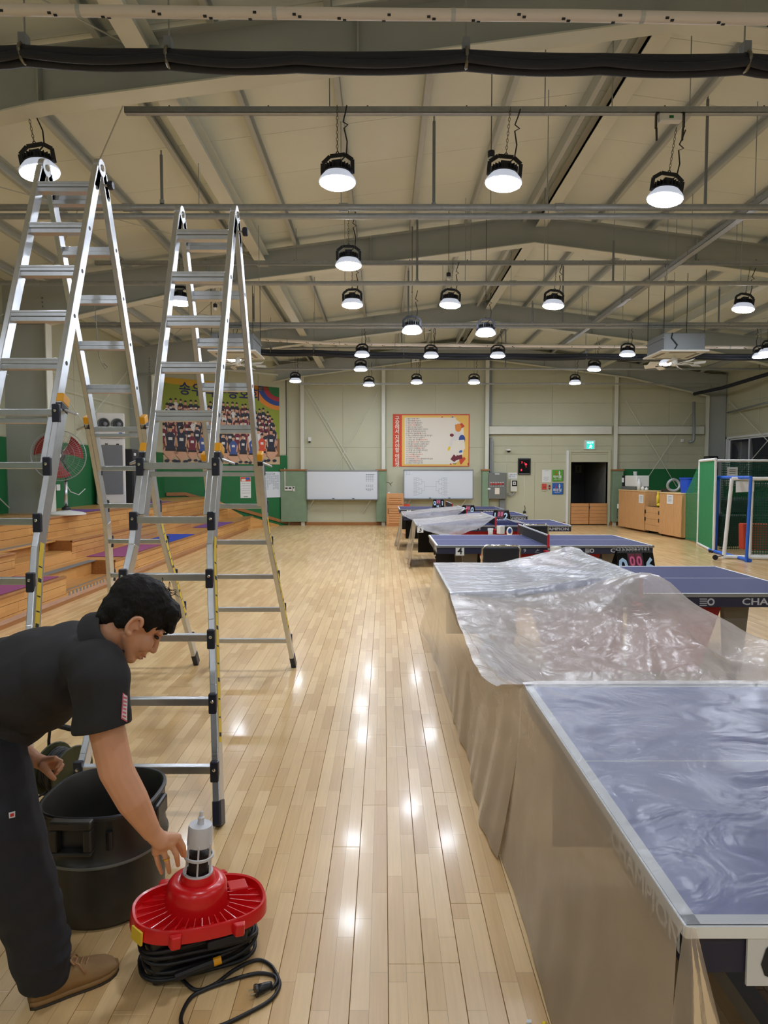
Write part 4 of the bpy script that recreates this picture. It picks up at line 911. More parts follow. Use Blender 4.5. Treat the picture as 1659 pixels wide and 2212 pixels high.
w2 = board_(872.5, 1015.5, 1022, 1077.5, 'right whiteboard on the rear wall with a hand drawn tournament bracket')
m = MB(); m2_ = m
def lineB(x0, y0, x1, y1): rectB(min(x0, x1) - .2, min(y0, y1) - .2, max(x0, x1) + .2, max(y0, y1) + .2, .2695, .2715, m2_)
for sgn, bx in ((1, 893), (-1, 966)):
    for k in range(8):
        y = 1033 + k * 5; lineB(bx, y - 1.3, bx + sgn * 7, y - 1.3); lineB(bx, y + 1.3, bx + sgn * 7, y + 1.3); lineB(bx + sgn * 7, y - 1.3, bx + sgn * 7, y + 1.3); lineB(bx + sgn * 7, y, bx + sgn * 12, y)
    for k in range(4): y = 1035.5 + k * 10; lineB(bx + sgn * 12, y - 2.5, bx + sgn * 12, y + 2.5); lineB(bx + sgn * 12, y, bx + sgn * 18, y)
    for k in range(2): y = 1040.5 + k * 20; lineB(bx + sgn * 18, y - 5, bx + sgn * 18, y + 5); lineB(bx + sgn * 18, y, bx + sgn * 24, y)
    lineB(bx + sgn * 24, 1040.5, bx + sgn * 24, 1060.5); lineB(bx + sgn * 24, 1050.5, bx + sgn * 36.5, 1050.5)
for a in ((878, 1018, 878, 1025), (885, 1018, 885, 1025), (878, 1025, 885, 1025), (881.5, 1019, 881.5, 1023)): lineB(*a)
m.build('drawn_bracket', 'faint ink', w2, kind='stuff')
# rules poster
rp_ = onWall('rules_poster', 'orange framed poster of numbered rules in Korean on the rear wall', 'poster', 848.5, 894.5, 1014.5, 1008, .015, .022, 'orange red')
bitB(rp_, 'yellow_field', 'poster yellow', 868, 897, 1012.5, 1006.5, .022); bitB(rp_, 'pale_field', 'poster pale', 874, 902, 985, 1003, .025); m = MB()
q = [P(x, y, Y=YB - .0255) for x, y in ((985, 906), (1000, 918), (1004, 960), (998, 990), (985, 1000))]; m.add([(p.x, p.y, p.z) for p in q], [(0, 1, 2, 3, 4)]); m.build('pale_field', 'poster pale', rp_)
for i, ch in enumerate(('구장에서', '지켜야할', '에티켓')):
    for j, c_ in enumerate(ch): txtB(rp_, 'title_letter', 'poster pale', c_, 858, 904.5 + (i * 4 + j) * 9.35 + i * 3.2 - (0 if i < 2 else 0), 8.0, .024, thick=.015)
RULES = ['출입시 먼저 |인사|하기', '연장자에게 |예의| 갖추기', '복장은 |운동복|에 통일하기', '|운동화, 조명에| 적응하기', '공치기 전 서로 인사하기', '상대방이 준비할 때까지 기다리기', '좋은 공 주우며 상대 칭찬 하기', '공 주우러 갈때 꼭 |양해|하고 가기', '연습시 상대방에게 다른곳으로 치지 않기', '상대가 서브 넣고 입장하기', '서비스 점수 지켜서 |정확하게 하기|', '경기중 |네트, 엣지|는 미안함 표시하기', '핸디없이 실수한다고 말하지 않기', '상대방 |연습| 때문에 화내지 않기', '이긴다고 상대방 |약올리기| 없기', '경기중 너무 시끄럽게 하지 않기', '고수라고만 치기 말기', '|고수라면| 알고도 |양보하기|', '|초보자에게 관심| 갖기', '하수에게 |자기 방식으로| 지적하며 하지 않기', '다른회원의 |험담| 하지 않기', '파트너 가리지 않고 하기']
for i, s_ in enumerate(RULES):
    parts = ('%d. ' % (i + 1) + s_).split('|'); x = 877.0; y = 904.8 + i * 4.55
    for j, pz in enumerate(parts):
        if not pz: continue
        txtB(rp_, 'rule_text', 'ink red' if j % 2 else 'ink', pz, x, y, 2.9, .029, 'LEFT', .82, .008); x += sum(2.45 if ord(c_) > 300 else 1.2 for c_ in pz)
def polyB(t, nm, mt, pts, d): MB().add([P(x, y, Y=YB - d) for x, y in pts], [tuple(range(len(pts)))[::-1]]).build(nm, mt, t)
def ovB(x, y, a, b, n=12, rt=0.0): return [(x + a * cos(2 * pi * i / n) * cos(rt) - b * sin(2 * pi * i / n) * sin(rt), y + a * cos(2 * pi * i / n) * sin(rt) + b * sin(2 * pi * i / n) * cos(rt)) for i in range(n)]
polyB(rp_, 'balloon', 'orange red', ovB(955, 903, 2.6, 3.6), .027); polyB(rp_, 'balloon', 'sign blue', ovB(977.5, 903, 2.6, 3.6), .027)
for nm, mt, pts in (('figure_shorts', 'poster pale', [(978, 952), (1003, 950), (1005, 970), (994, 972), (985, 986), (978, 978)]), ('figure_head', 'banner orange', ovB(990, 924, 7, 9)), ('figure_cap', 'orange red', [(983, 918), (998, 914), (1004, 921), (996, 926), (984, 930)]), ('figure_arm', 'print white', [(976, 938), (986, 930), (1000, 938), (1003, 956), (978, 960), (974, 966), (970, 962)]), ('figure_glove', 'print maroon', ovB(976, 940, 4.5, 3.5)), ('figure_ball', 'banner blue', ovB(998, 949, 7, 10)), ('figure_ball_patch', 'mat blue', [(993, 943), (1003, 947), (1001, 952), (992, 950)]), ('figure_ball_patch', 'sign green', [(993, 953), (1000, 955), (999, 958), (994, 957)]), ('figure_racket', 'yellow', ovB(970, 969, 2.6, 5, rt=.4)), ('figure_leg', 'print maroon', [(973, 992), (980, 982), (990, 984), (998, 982), (999, 990), (986, 994), (981, 998)]), ('figure_leg', 'orange red', [(992, 992), (1003, 987), (1006, 991), (996, 1004), (993, 1000)]), ('figure_shoe', 'sign blue', [(990, 974), (998, 972), (999, 977), (992, 978)]), ('confetti', 'orange red', [(971, 1003), (974, 1000), (976, 1005)]), ('confetti', 'yellow', [(976, 1001), (984, 1003), (986, 1001), (982, 1005)]), ('confetti', 'ink red', [(1010, 1000), (1012, 1000), (1012, 1005), (1010, 1005)])): polyB(rp_, nm, mt, pts, .0285 + .0004 * len(nm) % .003)
# louvered wooden cabinet below
a0, a1, zc = P(834.5, 1135, Y=YB - .7).x, P(872, 1135, Y=YB - .7).x, P(850, 1066, Y=YB - .7).z
lc = thing('shoe_cabinet', 'pine cabinet with horizontal louver boards between the two whiteboards', 'cabinet', ((a0 + a1) / 2, YB - .3, 0)); MB().box(a0, a1, YB - .66, YB - .38, .0, zc).build('body', 'shoe cabinet wood', lc, bevel=.008)
for d_ in range(2):
    zb_, zt_ = (.06, zc * .65) if d_ == 0 else (zc * .68, zc - .05); dd = MB().box(a0 + .03, a1 - .03, YB - .685, YB - .66, zb_, zt_).build('door', 'shoe cabinet wood', lc, bevel=.004); n = 7 if d_ == 0 else 3
    for k in range(n): z = zb_ + .04 + (zt_ - zb_ - .08) * k / n; MB().prism([(a0 + .09, YB - .685, z), (a1 - .07, YB - .685, z), (a1 - .07, YB - .705, z + .01), (a0 + .09, YB - .705, z + .01)], (0, 0, (zt_ - zb_ - .08) / n - .022)).build('slat', 'shoe cabinet wood', dd)
    MB().box(a0 + .05, a0 + .065, YB - .70, YB - .685, zt_ - .28 if d_ == 0 else zb_ + .04, zt_ - .10 if d_ == 0 else zb_ + .06).build('handle', 'black plastic', dd)
tag(MB().box(a0 + .05, a0 + .12, YB - .55, YB - .47, zc + .001, zc + .04).build('small_box', 'paper', bevel=.004), 'small white box lying on top of the louvered pine cabinet', 'box')
t = onWall('red_sticker', 'small pink and red extinguisher sticker on the wall above pine cabinet', 'sticker', 859, 1047, 865.5, 1058, .002, .006, 'paper'); bitB(t, 'printed_body', 'ink red', 861, 1050, 864, 1056, .006); bitB(t, 'printed_nozzle', 'ink red', 862.5, 1047.5, 865, 1050, .006)
m = MB()
for a, b in (((834, 1042), (840, 1042)), ((840, 1042), (843, 1046)), ((843, 1046), (848, 1041)), ((844, 1046), (845, 1050))): m.cyl(P(*a, Y=YB - .02), P(*b, Y=YB - .02), .006, n=5)
tag(m.build('coat_hook', 'black plastic'), 'thin black wire hook on the wall left of the red sticker', 'hook')
t = onWall('emergency_light', 'small white emergency light high on the left part of the rear wall', 'light', 665, 944, 672, 953, .015, .11, 'white plastic', 'housing', .01); q = P(668.5, 955, Y=YB - .08); MB().lathe([(.035, 0), (.03, .05), (.02, .06)], q - V((0, 0, .02)), 12).build('lens', 'black glass', t)
t = onWall('thermostat_panel', 'white twin display control panel on the left sage pilaster', 'control panel', 614.5, 1050.5, 631, 1060, .24, .265, 'white plastic', 'housing', .006); bitB(t, 'display', 'black glass', 616, 1053, 621.5, 1056, .265); bitB(t, 'display', 'black glass', 623.5, 1053, 629.5, 1056, .265)
rectB(614.6, 1011, 616, 1051, .24, .255).build('cable_duct', 'white plastic', t)
t = onWall('remote_control', 'white remote control hanging right of the twin control panel', 'remote control', 632.5, 1050.5, 636.5, 1061.5, .24, .262, 'white plastic', 'body', .005); bitB(t, 'display', 'black glass', 633.3, 1052, 635.6, 1055, .262)
# electric panel and its ducts
ep = onWall('electric_panel', 'grey electric distribution panel with a row of red buttons', 'electric panel', 1053, 1021, 1094.5, 1078.5, .012, .24, 'panel grey', 'cabinet', .02)
bitB(ep, 'door', 'panel grey', 1055, 1023, 1093, 1077, .24, .012); bitB(ep, 'name_plate', 'paper', 1069, 1022.8, 1079, 1024.8, .253); bitB(ep, 'handle_plate', 'poster pale', 1069, 1054, 1079, 1067.5, .253, .01); bitB(ep, 'side_label', 'paper', 1053.5, 1054, 1059.5, 1057.5, .253)
for i in range(6):
    x = 1061 + i * 5.15; q = P(x, 1045.7, Y=YB - .255); b = MB().lathe([(.035, 0), (.03, .03), (.02, .035)], q, 14, (0, -1, 0)).build('button', 'alarm red' if i in (0, 2, 4) else 'banner red', ep); bitB(ep, 'button_label', 'paper', x - 1.8, 1041.3, x + 1.8, 1042.5, .253); bitB(ep, 'button_label', 'paper', x - 1.8, 1049.3, x + 1.8, 1050.3, .253)
rectB(1054, 775, 1063, 940, .012, .10).build('duct', 'conduit grey', ep); rectB(1058, 945, 1063, 1021, .012, .10).build('duct', 'conduit grey', ep); rectB(1079, 1079, 1092, 1135, .012, .14).build('duct', 'conduit grey', ep, bevel=.01)
MB().tube([P(1064, 1018, Y=YB - .1), P(1064, 955, Y=YB - .1), P(1062, 948, Y=YB - .08)], .02, 8).build('conduit_pipe', 'galvanised', ep)
mt_ = onWall('power_meter', 'small beige power meter box with dark window right of the electric panel', 'meter', 1103, 1036.5, 1117.5, 1062, .012, .13, 'steel cream', 'housing', .012); bitB(mt_, 'window', 'black glass', 1106, 1038, 1117, 1050, .13, .006); bitB(mt_, 'dial', 'paper', 1108, 1040.5, 1114.5, 1047.5, .137); bitB(mt_, 'dial_core', 'panel grey', 1109.7, 1042, 1113, 1046, .141)
for d_ in (0, 1.5): MB().tube([P(1110 + d_, 1062, Y=YB - .08), P(1108 + d_, 1068, Y=YB - .08), P(1102 + d_, 1072.5 - d_, Y=YB - .08), P(1096.5, 1066 - d_, Y=YB - .08)], .018, 8).build('flexible_conduit', 'galvanised', mt_)
t = onWall('notice_paper', 'white notice with blue text above the power meter', 'notice', 1098, 1021, 1117.5, 1034, .012, .016, 'paper'); txtB(t, 'printed_text', 'ink', '사용시 주의', 1108, 1025.5, 2.4, .0175); txtB(t, 'printed_text', 'ink blue', '전등 스위치', 1106, 1029.5, 2.2, .0175)
t = onWall('dome_camera', 'white dome security camera with a cable on the rear wall', 'camera', 1094.5, 970, 1103, 973.5, .0, .16, 'white plastic', 'mount', .01); q = P(1099, 974, Y=YB - .10); MB().ell(q, (.06, .06, .055)).build('dome', 'black glass', t, smooth=True); rectB(1093.5, 974, 1094.3, 1021, .012, .02).build('cable', 'white plastic', t)
ck = onWall('led_clock', 'black framed wall clock showing red glowing digits', 'clock', 1119, 990, 1146.8, 1025.5, .012, .06, 'black plastic', 'frame', .012); bitB(ck, 'face', 'black glass', 1121.5, 993, 1144.5, 1022, .06); bitB(ck, 'silver_strip', 'board frame', 1121, 1023, 1145, 1024.3, .06)
for s_, x, y, h in (('7', 1127.5, 999.5, 4.2), ('-', 1133, 999.5, 5.0), ('●', 1136, 1003.5, 4.2), ('-', 1136.5, 1008, 4.6), ('8', 1126.2, 1015.5, 4.4)): txtB(ck, 'led_digit', 'led red', s_, x, y, h, .066, thick=.03)
rectB(1132.5, 1026, 1133.8, 1092, .012, .02).build('cable', 'white plastic', ck)
t = thing('hanging_plug', 'small black plug hanging on a cord below the red digit clock', 'plug', P(1133, 1108, Y=YB - .03)); MB().tube([P(1133, 1092, Y=YB - .03), P(1134.5, 1098, Y=YB - .03), P(1133, 1104, Y=YB - .04)], .008, 6).build('cord', 'cord black', t); MB().ell(P(1133, 1106.5, Y=YB - .05), (.05, .03, .05), 10, 8).build('plug_body', 'black plastic', t); MB().ell(P(1133.5, 1110.5, Y=YB - .05), (.02, .02, .03), 8, 6).build('socket_end', 'white plastic', t)
t = onWall('notice_paper', 'white A4 notice left of the green locker room sign', 'notice', 1171, 1015, 1190.5, 1041.5, .012, .016, 'paper'); txtB(t, 'printed_text', 'faint ink', '공지사항', 1181, 1016.8, 1.6, .0175)
for k in range(4): txtB(t, 'printed_text', 'faint ink', ('이용 시간 안내', '평일 09-22', '안전 수칙 준수', '관리실')[k], 1180, 1031 + k * 2.4, 1.5, .0175)
def figs(t, x, y, c1, c2, d):
    polyB(t, 'pictogram_woman', c1, [(x - 5.2, y + 4.2), (x - 1, y + 4.2), (x - 3, y - 1.5)], d); polyB(t, 'pictogram_woman', c1, ovB(x - 3.1, y - 3, 1.3, 1.5), d)
    polyB(t, 'pictogram_man', c2, [(x + 2.2, y - 1.2), (x + 6, y - 1.2), (x + 5.4, y + 2.2), (x + 4.9, y + 6), (x + 3.3, y + 6), (x + 2.8, y + 2.2)], d); polyB(t, 'pictogram_man', c2, ovB(x + 4.1, y - 3, 1.3, 1.5), d)
for py, mt, big, small, cw, lab in ((1015, 'sign green', '락커룸', 'Locker room', 'orange red', 'green locker room sign left of the doorway'), (1043.3, 'sign blue', '화장실', 'Restroom', 'ink red', 'blue restroom sign below the green sign, left of the doorway')):
    t = onWall('room_sign', lab, 'sign', 1193, py, 1217, py + 24.8, .012, .035, mt, 'plate', .003); bitB(t, 'dark_edge', 'navy plastic', 1215.8, py, 1217.2, py + 24.8, .035); figs(t, 1204.5, py + 6.5, cw, 'paper', .039); txtB(t, 'sign_text', 'paper', big, 1204, py + 15.6, 5.0, .040, thick=.02); txtB(t, 'sign_text', 'paper', small, 1204, py + 20.4, 2.2, .040, thick=.01)
t = onWall('fire_alarm', 'red fire alarm box below the white A4 notice', 'alarm', 1171.2, 1045, 1181, 1057.5, .012, .07, 'alarm red', 'box', .01); bitB(t, 'slot', 'black plastic', 1173.5, 1051.7, 1179, 1052.7, .07); rectB(1171.5, 1057.6, 1180, 1060, .012, .05).build('bracket', 'steel cream', t)
t = onWall('alarm_button', 'small dark red call button between the alarm and the blue sign', 'button', 1185.3, 1048, 1189.3, 1057, .012, .045, 'alarm dark red', 'body', .012); bitB(t, 'press_spot', 'paper', 1186.4, 1053, 1188, 1054, .045)
ex = onWall('exit_sign', 'glowing green emergency exit sign above the doorway', 'sign', 1262.5, 951, 1286.5, 971, .012, .09, 'white plastic', 'housing', .008); bitB(ex, 'lit_panel', 'exit glow', 1267, 953, 1283, 969.5, .09); txtB(ex, 'exit_text', 'exit white', '비상구', 1275, 956.8, 3.8, .094, thick=.02)
polyB(ex, 'running_figure', 'exit white', ovB(1276.5, 961.2, 1.0, 1.1), .0945)
polyB(ex, 'running_figure', 'exit white', [(1273, 962.5), (1277, 962), (1279.5, 964), (1278.8, 964.8), (1276.8, 963.8), (1276.4, 965.4), (1278.4, 967), (1278, 969.2), (1277, 969.2), (1277.2, 967.6), (1274.8, 966.2), (1273.2, 968.2), (1271, 968.2), (1271, 967.4), (1272.6, 967.2), (1274.4, 963.6), (1273, 963.6)], .0945)
tag(rectB(1472, 948, 1477.5, 955, .012, .08).build('wall_sensor', 'white plastic', bevel=.01), 'small white sensor box on the rear wall in the right corner', 'sensor')
# ================================================================ TABLE TENNIS TABLES (long side across the hall)
TW, TL, TH = 1.525, 2.74, .76
def table(x0, y0, lab, number=None, numx=.30, logo_dir=-1, net=True, top='table blue', ew=.02, prof='board frame'):
    t = thing('table_tennis_table', lab, 'table', (x0 + TL / 2, y0 + TW / 2, 0), 'blue table tennis tables'); x1, y1 = x0 + TL, y0 + TW; xm = (x0 + x1) / 2
    for a, b in ((x0, xm - .002), (xm + .002, x1)): 
        tp = MB().box(a, b, y0, y1, TH - .025, TH).build('table_top', top, t)
    z = TH + .0008; w = ew
    for q in ((x0, x1, y0, y0 + w), (x0, x1, y1 - w, y1), (x0, x0 + w, y0, y1), (x1 - w, x1, y0, y1)): MB().box(*q, TH - .002, z).build('edge_line', 'table line', t)
    MB().box(x0 + w, x1 - w, (y0 + y1) / 2 - .0025, (y0 + y1) / 2 + .0025, TH - .001, TH + .0006).build('centre_line', 'table line', t)
    for a, b, c, d in ((x0 - .004, x1 + .004, y0 - .006, y0), (x0 - .004, x1 + .004, y1, y1 + .006), (x0 - .006, x0, y0, y1), (x1, x1 + .006, y0, y1)): MB().box(a, b, c, d, TH - .026, TH - .002).build('edge_profile', prof, t)
    ap = MB().box(x0 + .01, x1 - .01, y0 + .004, y0 + .03, TH - .105, TH - .026).build('long_apron', 'table apron', t, bevel=.004); MB().box(x0 + .01, x1 - .01, y1 - .03, y1 - .004, TH - .105, TH - .026).build('long_apron', 'table apron', t)
    sa = MB().box(x0 + .004, x0 + .03, y0 + .03, y1 - .03, TH - .105, TH - .026).build('short_apron', 'table apron', t); MB().box(x1 - .03, x1 - .004, y0 + .03, y1 - .03, TH - .105, TH - .026).build('short_apron', 'table apron', t)
    MB().text('CHAMPION', .070, (x1 - .30, y0 + .003, TH - .064), (pi / 2, 0, 0), sx=1.35, thick=.022).build('printed_name', 'print silver', ap)
    m = MB(); c = V((x1 - .78, y0 + .003, TH - .064))
    for r in (.028,): m.add([c + V((r * cos(2 * pi * i / 20), 0, r * sin(2 * pi * i / 20))) for i in range(20)] + [c + V((r * .55 * cos(2 * pi * i / 20), 0, r * .55 * sin(2 * pi * i / 20))) for i in range(20)], [(i, (i + 1) % 20, 20 + (i + 1) % 20, 20 + i) for i in range(20)])
    for k in range(4): m.add([c + V((-.085, 0, .026 - k * .016)), c + V((-.03, 0, .026 - k * .016)), c + V((-.03, 0, .018 - k * .016)), c + V((-.085, 0, .018 - k * .016))], [(0, 1, 2, 3)])
    m.build('printed_emblem', 'print silver', ap)
    MB().text('PRO 9', .062, (xm - .34, y0 + .003, TH - .066), (pi / 2, 0, 0), sx=1.2).build('printed_model', 'print silver', ap)
    m = MB(); c = V((xm - .10, y0 + .003, TH - .066)); m.tube([c + V((-.03, 0, -.02)), c + V((.03, 0, -.02))], .002, 4); m.tube([c + V((-.02, 0, -.008)), c + V((.0, 0, .005)), c + V((.005, 0, .024))], .003, 4); m.tube([c + V((.0, 0, .0)), c + V((.025, 0, .012))], .003, 4); m.build('printed_player_mark', 'print silver', ap)
    MB().text('CHAMPION', .070, (x0 + .003, y0 + .24, TH - .064), (pi / 2, 0, -pi / 2), sx=1.15, thick=.022).build('printed_name', 'table line', sa)
    if number:
        q = x0 + numx if numx > 0 else x1 + numx; s = .054; pl = MB().box(q - s, q + s, y0 - .004, y0 + .002, TH - .125, TH - .017).build('number_plate', 'paper', t); MB().text(number, .125, (q, y0 - .0055, TH - .071), (pi / 2, 0, 0), thick=.012).build('printed_number', 'ink', pl)
    # undercarriage
    for s, xe in ((1, x0), (-1, x1)):
        a, b = sorted((xe + s * .42, xe + s * .50)); 
        for yy in (y0 + .26, y1 - .26):
            m = MB().prism([(xe + s * .34, yy, TH - .03), (xe + s * .56, yy, TH - .03), (xe + s * .52, yy, .09), (xe + s * .40, yy, .09)], (0, .06, 0)); m.build('leg', 'table leg grey', t); MB().lathe([(.035, -.02), (.035, .02)], (xe + s * .46, yy + .03, .036), 12, (0, 1, 0)).build('caster', 'black rubber', t)
        MB().box(xe + s * .46 - .03, xe + s * .46 + .03, y0 + .26, y1 - .20, .09, .15).build('cross_beam', 'table leg grey', t)
        MB().prism([(xe + s * .10, y1 - .12, TH - .03), (xe + s * .72, y1 - .12, TH - .03), (xe + s * .78, y1 - .12, .12), (xe + s * .10, y1 - .12, .12)], (0, .03, 0)).build('end_panel', 'table black', t)
        MB().prism([(xe + s * .60, y0 + .14, TH - .03), (xm - s * .02, y0 + .14, TH - .03), (xm - s * .02, y0 + .14, .12), (xe + s * .80, y0 + .14, .12)], (0, .03, 0)).build('red_housing', 'red panel', t)
    if net:
        n = MB(); n.box(xm - .004, xm + .004, y0 - .15, y1 + .15, TH + .01, TH + .138); n.build('net', NETT, t, uv=lambda p: (p.y, p.z)); MB().box(xm - .007, xm + .007, y0 - .15, y1 + .15, TH + .136, TH + .152).build('net_tape', 'net tape', t)
        for yy, s in ((y0 - .155, -1), (y1 + .155, 1)):
            MB().box(xm - .012, xm + .012, yy - .012, yy + .012, TH - .01, TH + .156).build('net_post', 'red panel', t, bevel=.003); MB().box(xm - .025, xm + .025, min(yy, yy - s * .22), max(yy, yy - s * .22), TH - .075, TH - .055).build('post_clamp', 'red panel', t); MB().cyl((xm, yy - s * .08, TH - .13), (xm, yy - s * .08, TH - .06), .014, n=8).build('clamp_screw', 'red panel', t)
    return t
TX = [.60, .50, .665, .575, .42, .40]; TY = [1.29, 5.02, 8.46, 11.85, 14.75, 17.55]
table(TX[0], TY[0], 'nearest blue table tennis table under clear plastic film at lower right', '6', .175, top='table blue bright', ew=.028, prof='table line')
table(TX[1], TY[1], 'table tennis table whose left half and net are wrapped under the crumpled plastic sheet')
table(TX[2], TY[2], 'uncovered blue table tennis table marked 4 behind the black folding chair', '4', .293)
table(TX[3], TY[3], 'table tennis table marked 3, third from the rear wall, left half under plastic', '3', .065)
table(TX[4], TY[4], 'table tennis table marked 2 at its right end, second from the rear wall', '2', -.49)
table(TX[5], TY[5], 'farthest table tennis table nearest the rear wall and right whiteboard', '1', .25)
# white counters clipped to the net posts
for k, lab in ((2, 'small white card box clipped on the near net post of table 4'), (3, 'small white card box on the near net post of table 3')):
    xm = TX[k] + TL / 2; t = thing('score_card_box', lab, 'box', (xm + .1, TY[k] - .2, .62)); MB().cbox((xm + .08, TY[k] - .20, .70), (.10, .10, .14), .5).build('box', 'white plastic', t, bevel=.006); MB().cbox((xm + .03, TY[k] - .18, .735), (.09, .012, .02), .2).build('clip', 'galvanised', t)
# ---------------------------------------------------------------- flip scoreboards on small wooden side tables
def side_table(x, y, lab, h=.62, w=.5, d=.36):
    t = thing('wooden_side_table', lab, 'side table', (x, y, 0), 'light wooden side tables'); MB().box(x - w / 2, x + w / 2, y - d / 2, y + d / 2, h - .03, h).build('top_board', 'pine light', t, bevel=.004)
    for sx in (-1, 1): MB().box(x + sx * (w / 2 - .02) - .012, x + sx * (w / 2 - .02) + .012, y - d / 2 + .01, y + d / 2 - .01, .0, h - .03).build('side_panel', 'pine light', t)
    MB().box(x - w / 2 + .02, x + w / 2 - .02, y - d / 2 + .02, y + d / 2 - .02, h * .45, h * .45 + .02).build('shelf', 'pine light', t); return t
def scoreboard(x, y, z, lab, left='0', right='6', rz=0.0, s=1.0):
    t = thing('flip_scoreboard', lab, 'scoreboard', (x, y, z), 'black flip scoreboards'); R = Matrix.Rotation(rz, 3, 'Z'); o = V((x, y, z))
    def T(a, b, c): return o + R @ V((a * s * .8, b * s, c * s))
    for sg in (-1, 1):
        MB().prism([T(-.20, sg * .10, .004), T(.20, sg * .10, .004), T(.16, sg * .015, .245), T(-.16, sg * .015, .245)], R @ V((0, -.006 * sg, 0))).build('stand_board', 'black plastic', t)
    m = MB()
    for i in range(10): m.tube([T(-.14 + i * .031, .02 * cos(a), .25 + .02 * sin(a)) for a in [2 * pi * k / 10 for k in range(10)]], .0028, 4, True)
    m.build('spiral_rings', 'galvanised', t, kind='stuff')
    slope = Matrix.Rotation(-atan(.085 / .241), 3, 'X'); RT = (R @ slope @ Matrix.Rotation(pi / 2, 3, 'X'))
    def F(a, c, e=.006): return T(a, -.10 + (c / .241) * .085 - e, c)
    for a, tx, sz, mt in ((-.125, left, .17, 'sign pale blue'), (.125, right, .17, 'sign pale blue'), (-.035, '0', .10, 'pink card'), (.03, '0', .10, 'pink card'), (-.03, 'M', .09, 'sign pale blue')):
        c = .13 if tx in (left, right) and abs(a) > .1 else (.17 if mt == 'pink card' else .05)
        m = MB(); w, h = (.05, .10) if abs(a) > .1 else (.03, .055)
        m.prism([F(a - w, c - h, .004), F(a + w, c - h, .004), F(a + w, c + h, .004), F(a - w, c + h, .004)], R @ V((0, .003, 0))); cdp = m.build('flip_card', 'black glass' if mt != 'pink card' else 'print maroon', t); MB().text(tx, sz * s, F(a, c, .008), RT.to_4x4(), thick=.03, sx=.85).build('digit', mt, cdp)
    return t
M('sign pale blue', (176, 206, 232), .5); M('pink card', (214, 96, 140), .5)
sx_, sy_ = 2.68, 7.05
side_table(sx_, sy_, 'light wooden side table under the flip scoreboard between table 4 and the plastic sheet', .50)
scoreboard(sx_ - .06, sy_, .502, 'large black flip scoreboard showing 0 and 6 behind the crumpled plastic sheet', '0', '6', .12, 1.45)
side_table(1.98, 7.85, 'light wooden side table right of the near black folding chair', .55, .5, .4)
side_table(1.75, 10.9, 'light wooden side table with a cup behind table 4', .66, .8, .4)
scoreboard(1.45, 17.95, .765, 'black flip scoreboard standing on the farthest table left of its net', '0', '1', 0, 1.0)
scoreboard(2.15, 17.1, .62, 'black flip scoreboard behind the far plastic sheet beside the farthest table', '2', '0', -.4, 1.1); side_table(2.15, 17.1, 'wooden side table carrying the scoreboard beside the farthest table', .615)
scoreboard(2.48, 14.2, .62, 'black flip scoreboard in front of the table marked 2', '1', '2', -.5, 1.2); side_table(2.48, 14.2, 'wooden side table carrying the scoreboard in front of table 2', .615)
t = thing('drink_cup', 'clear plastic cup with a brown drink on the wooden side table behind table 4', 'cup', (1.72, 10.85, .662)); MB().lathe([(.034, 0), (.046, .13), (.044, .13), (.032, .004)], t.location, 16, cap=False).build('cup_wall', glassy('clear cup', (225, 230, 232), .3), t, smooth=True); MB().lathe([(.033, .004), (.036, .03)], t.location, 14).build('drink', 'filter dark', t)
t = thing('paddle_case', 'small white and blue oval item standing beside the drink cup', 'case', (2.03, 10.85, .662)); MB().ell(V((2.03, 10.85, .662 + .075)), (.05, .015, .075), 14, 10).build('body', 'white plastic', t, smooth=True); MB().ell(V((2.03, 10.838, .662 + .085)), (.03, .006, .045), 12, 8).build('blue_patch', 'banner blue', t, smooth=True)
q = P(877, 1093, Y=21.75); tag(MB().box(q.x - .09, q.x + .09, 21.7, 21.9, 0, q.z - .05).box(q.x - .12, q.x + .12, 21.68, 21.92, q.z - .05, q.z + .06).build('orange_stool', 'orange red', bevel=.01), 'small orange stool beside the pine cabinet under the right whiteboard', 'stool')
# ---------------------------------------------------------------- folding chairs
def chair(x, y, rz, lab):
    t = thing('folding_chair', lab, 'chair', (0, 0, 0), 'black folding chairs'); w = .22
    m = MB()                                             # back frame: one bent chrome tube, facing away from the camera at rz=0
    fr = [V((-w, -.20, .0)), V((-w, -.02, .46)), V((-w, .0 - .06, .62)), V((-w, -.10, .80)), V((-w + .04, -.105, .835)), V((w - .04, -.105, .835)), V((w, -.10, .80)), V((w, -.06, .62)), V((w, -.02, .46)), V((w, -.20, .0))]
    m.tube(fr, .011, 10).build('back_frame', 'chrome', t, smooth=True, local=True)
    for s in (-1, 1): MB().tube([V((s * (w - .03), .22, 0)), V((s * (w - .03), .04, .40)), V((s * (w - .03), -.05, .47))], .010, 8).build('leg', 'chrome', t, smooth=True, local=True); MB().cyl((s * (w - .03), .22, 0), (s * (w - .03), .215, .02), .014, n=8).build('foot_cap', 'black rubber', t, local=True)
    MB().cyl((-w + .03, .17, .12), (w - .03, .17, .12), .008, n=8).build('stretcher', 'chrome', t, local=True)
    MB().box(-w + .025, w - .025, -.02, .36, .43, .47).build('seat', 'chair vinyl', t, bevel=.015, local=True)
    m = MB(); R = Matrix.Rotation(.16, 3, 'X'); m.cbox((0, -.075, .70), (2 * w - .03, .035, .235), rot=R); m.build('backrest', 'chair vinyl', t, bevel=.015, local=True)
    t.location = (x, y, 0); t.rotation_euler = (0, 0, rz); WL[t.name] = V((x, y, 0)); return t
chair(P(1084, 1186, Z=.83).x + .05, 7.85, 0, 'black vinyl folding chair with chrome frame in front of table 4')
chair(P(1160, 1135, Z=.83).x + .0, 11.15, 0, 'black folding chair with chrome frame behind the net of table 4')
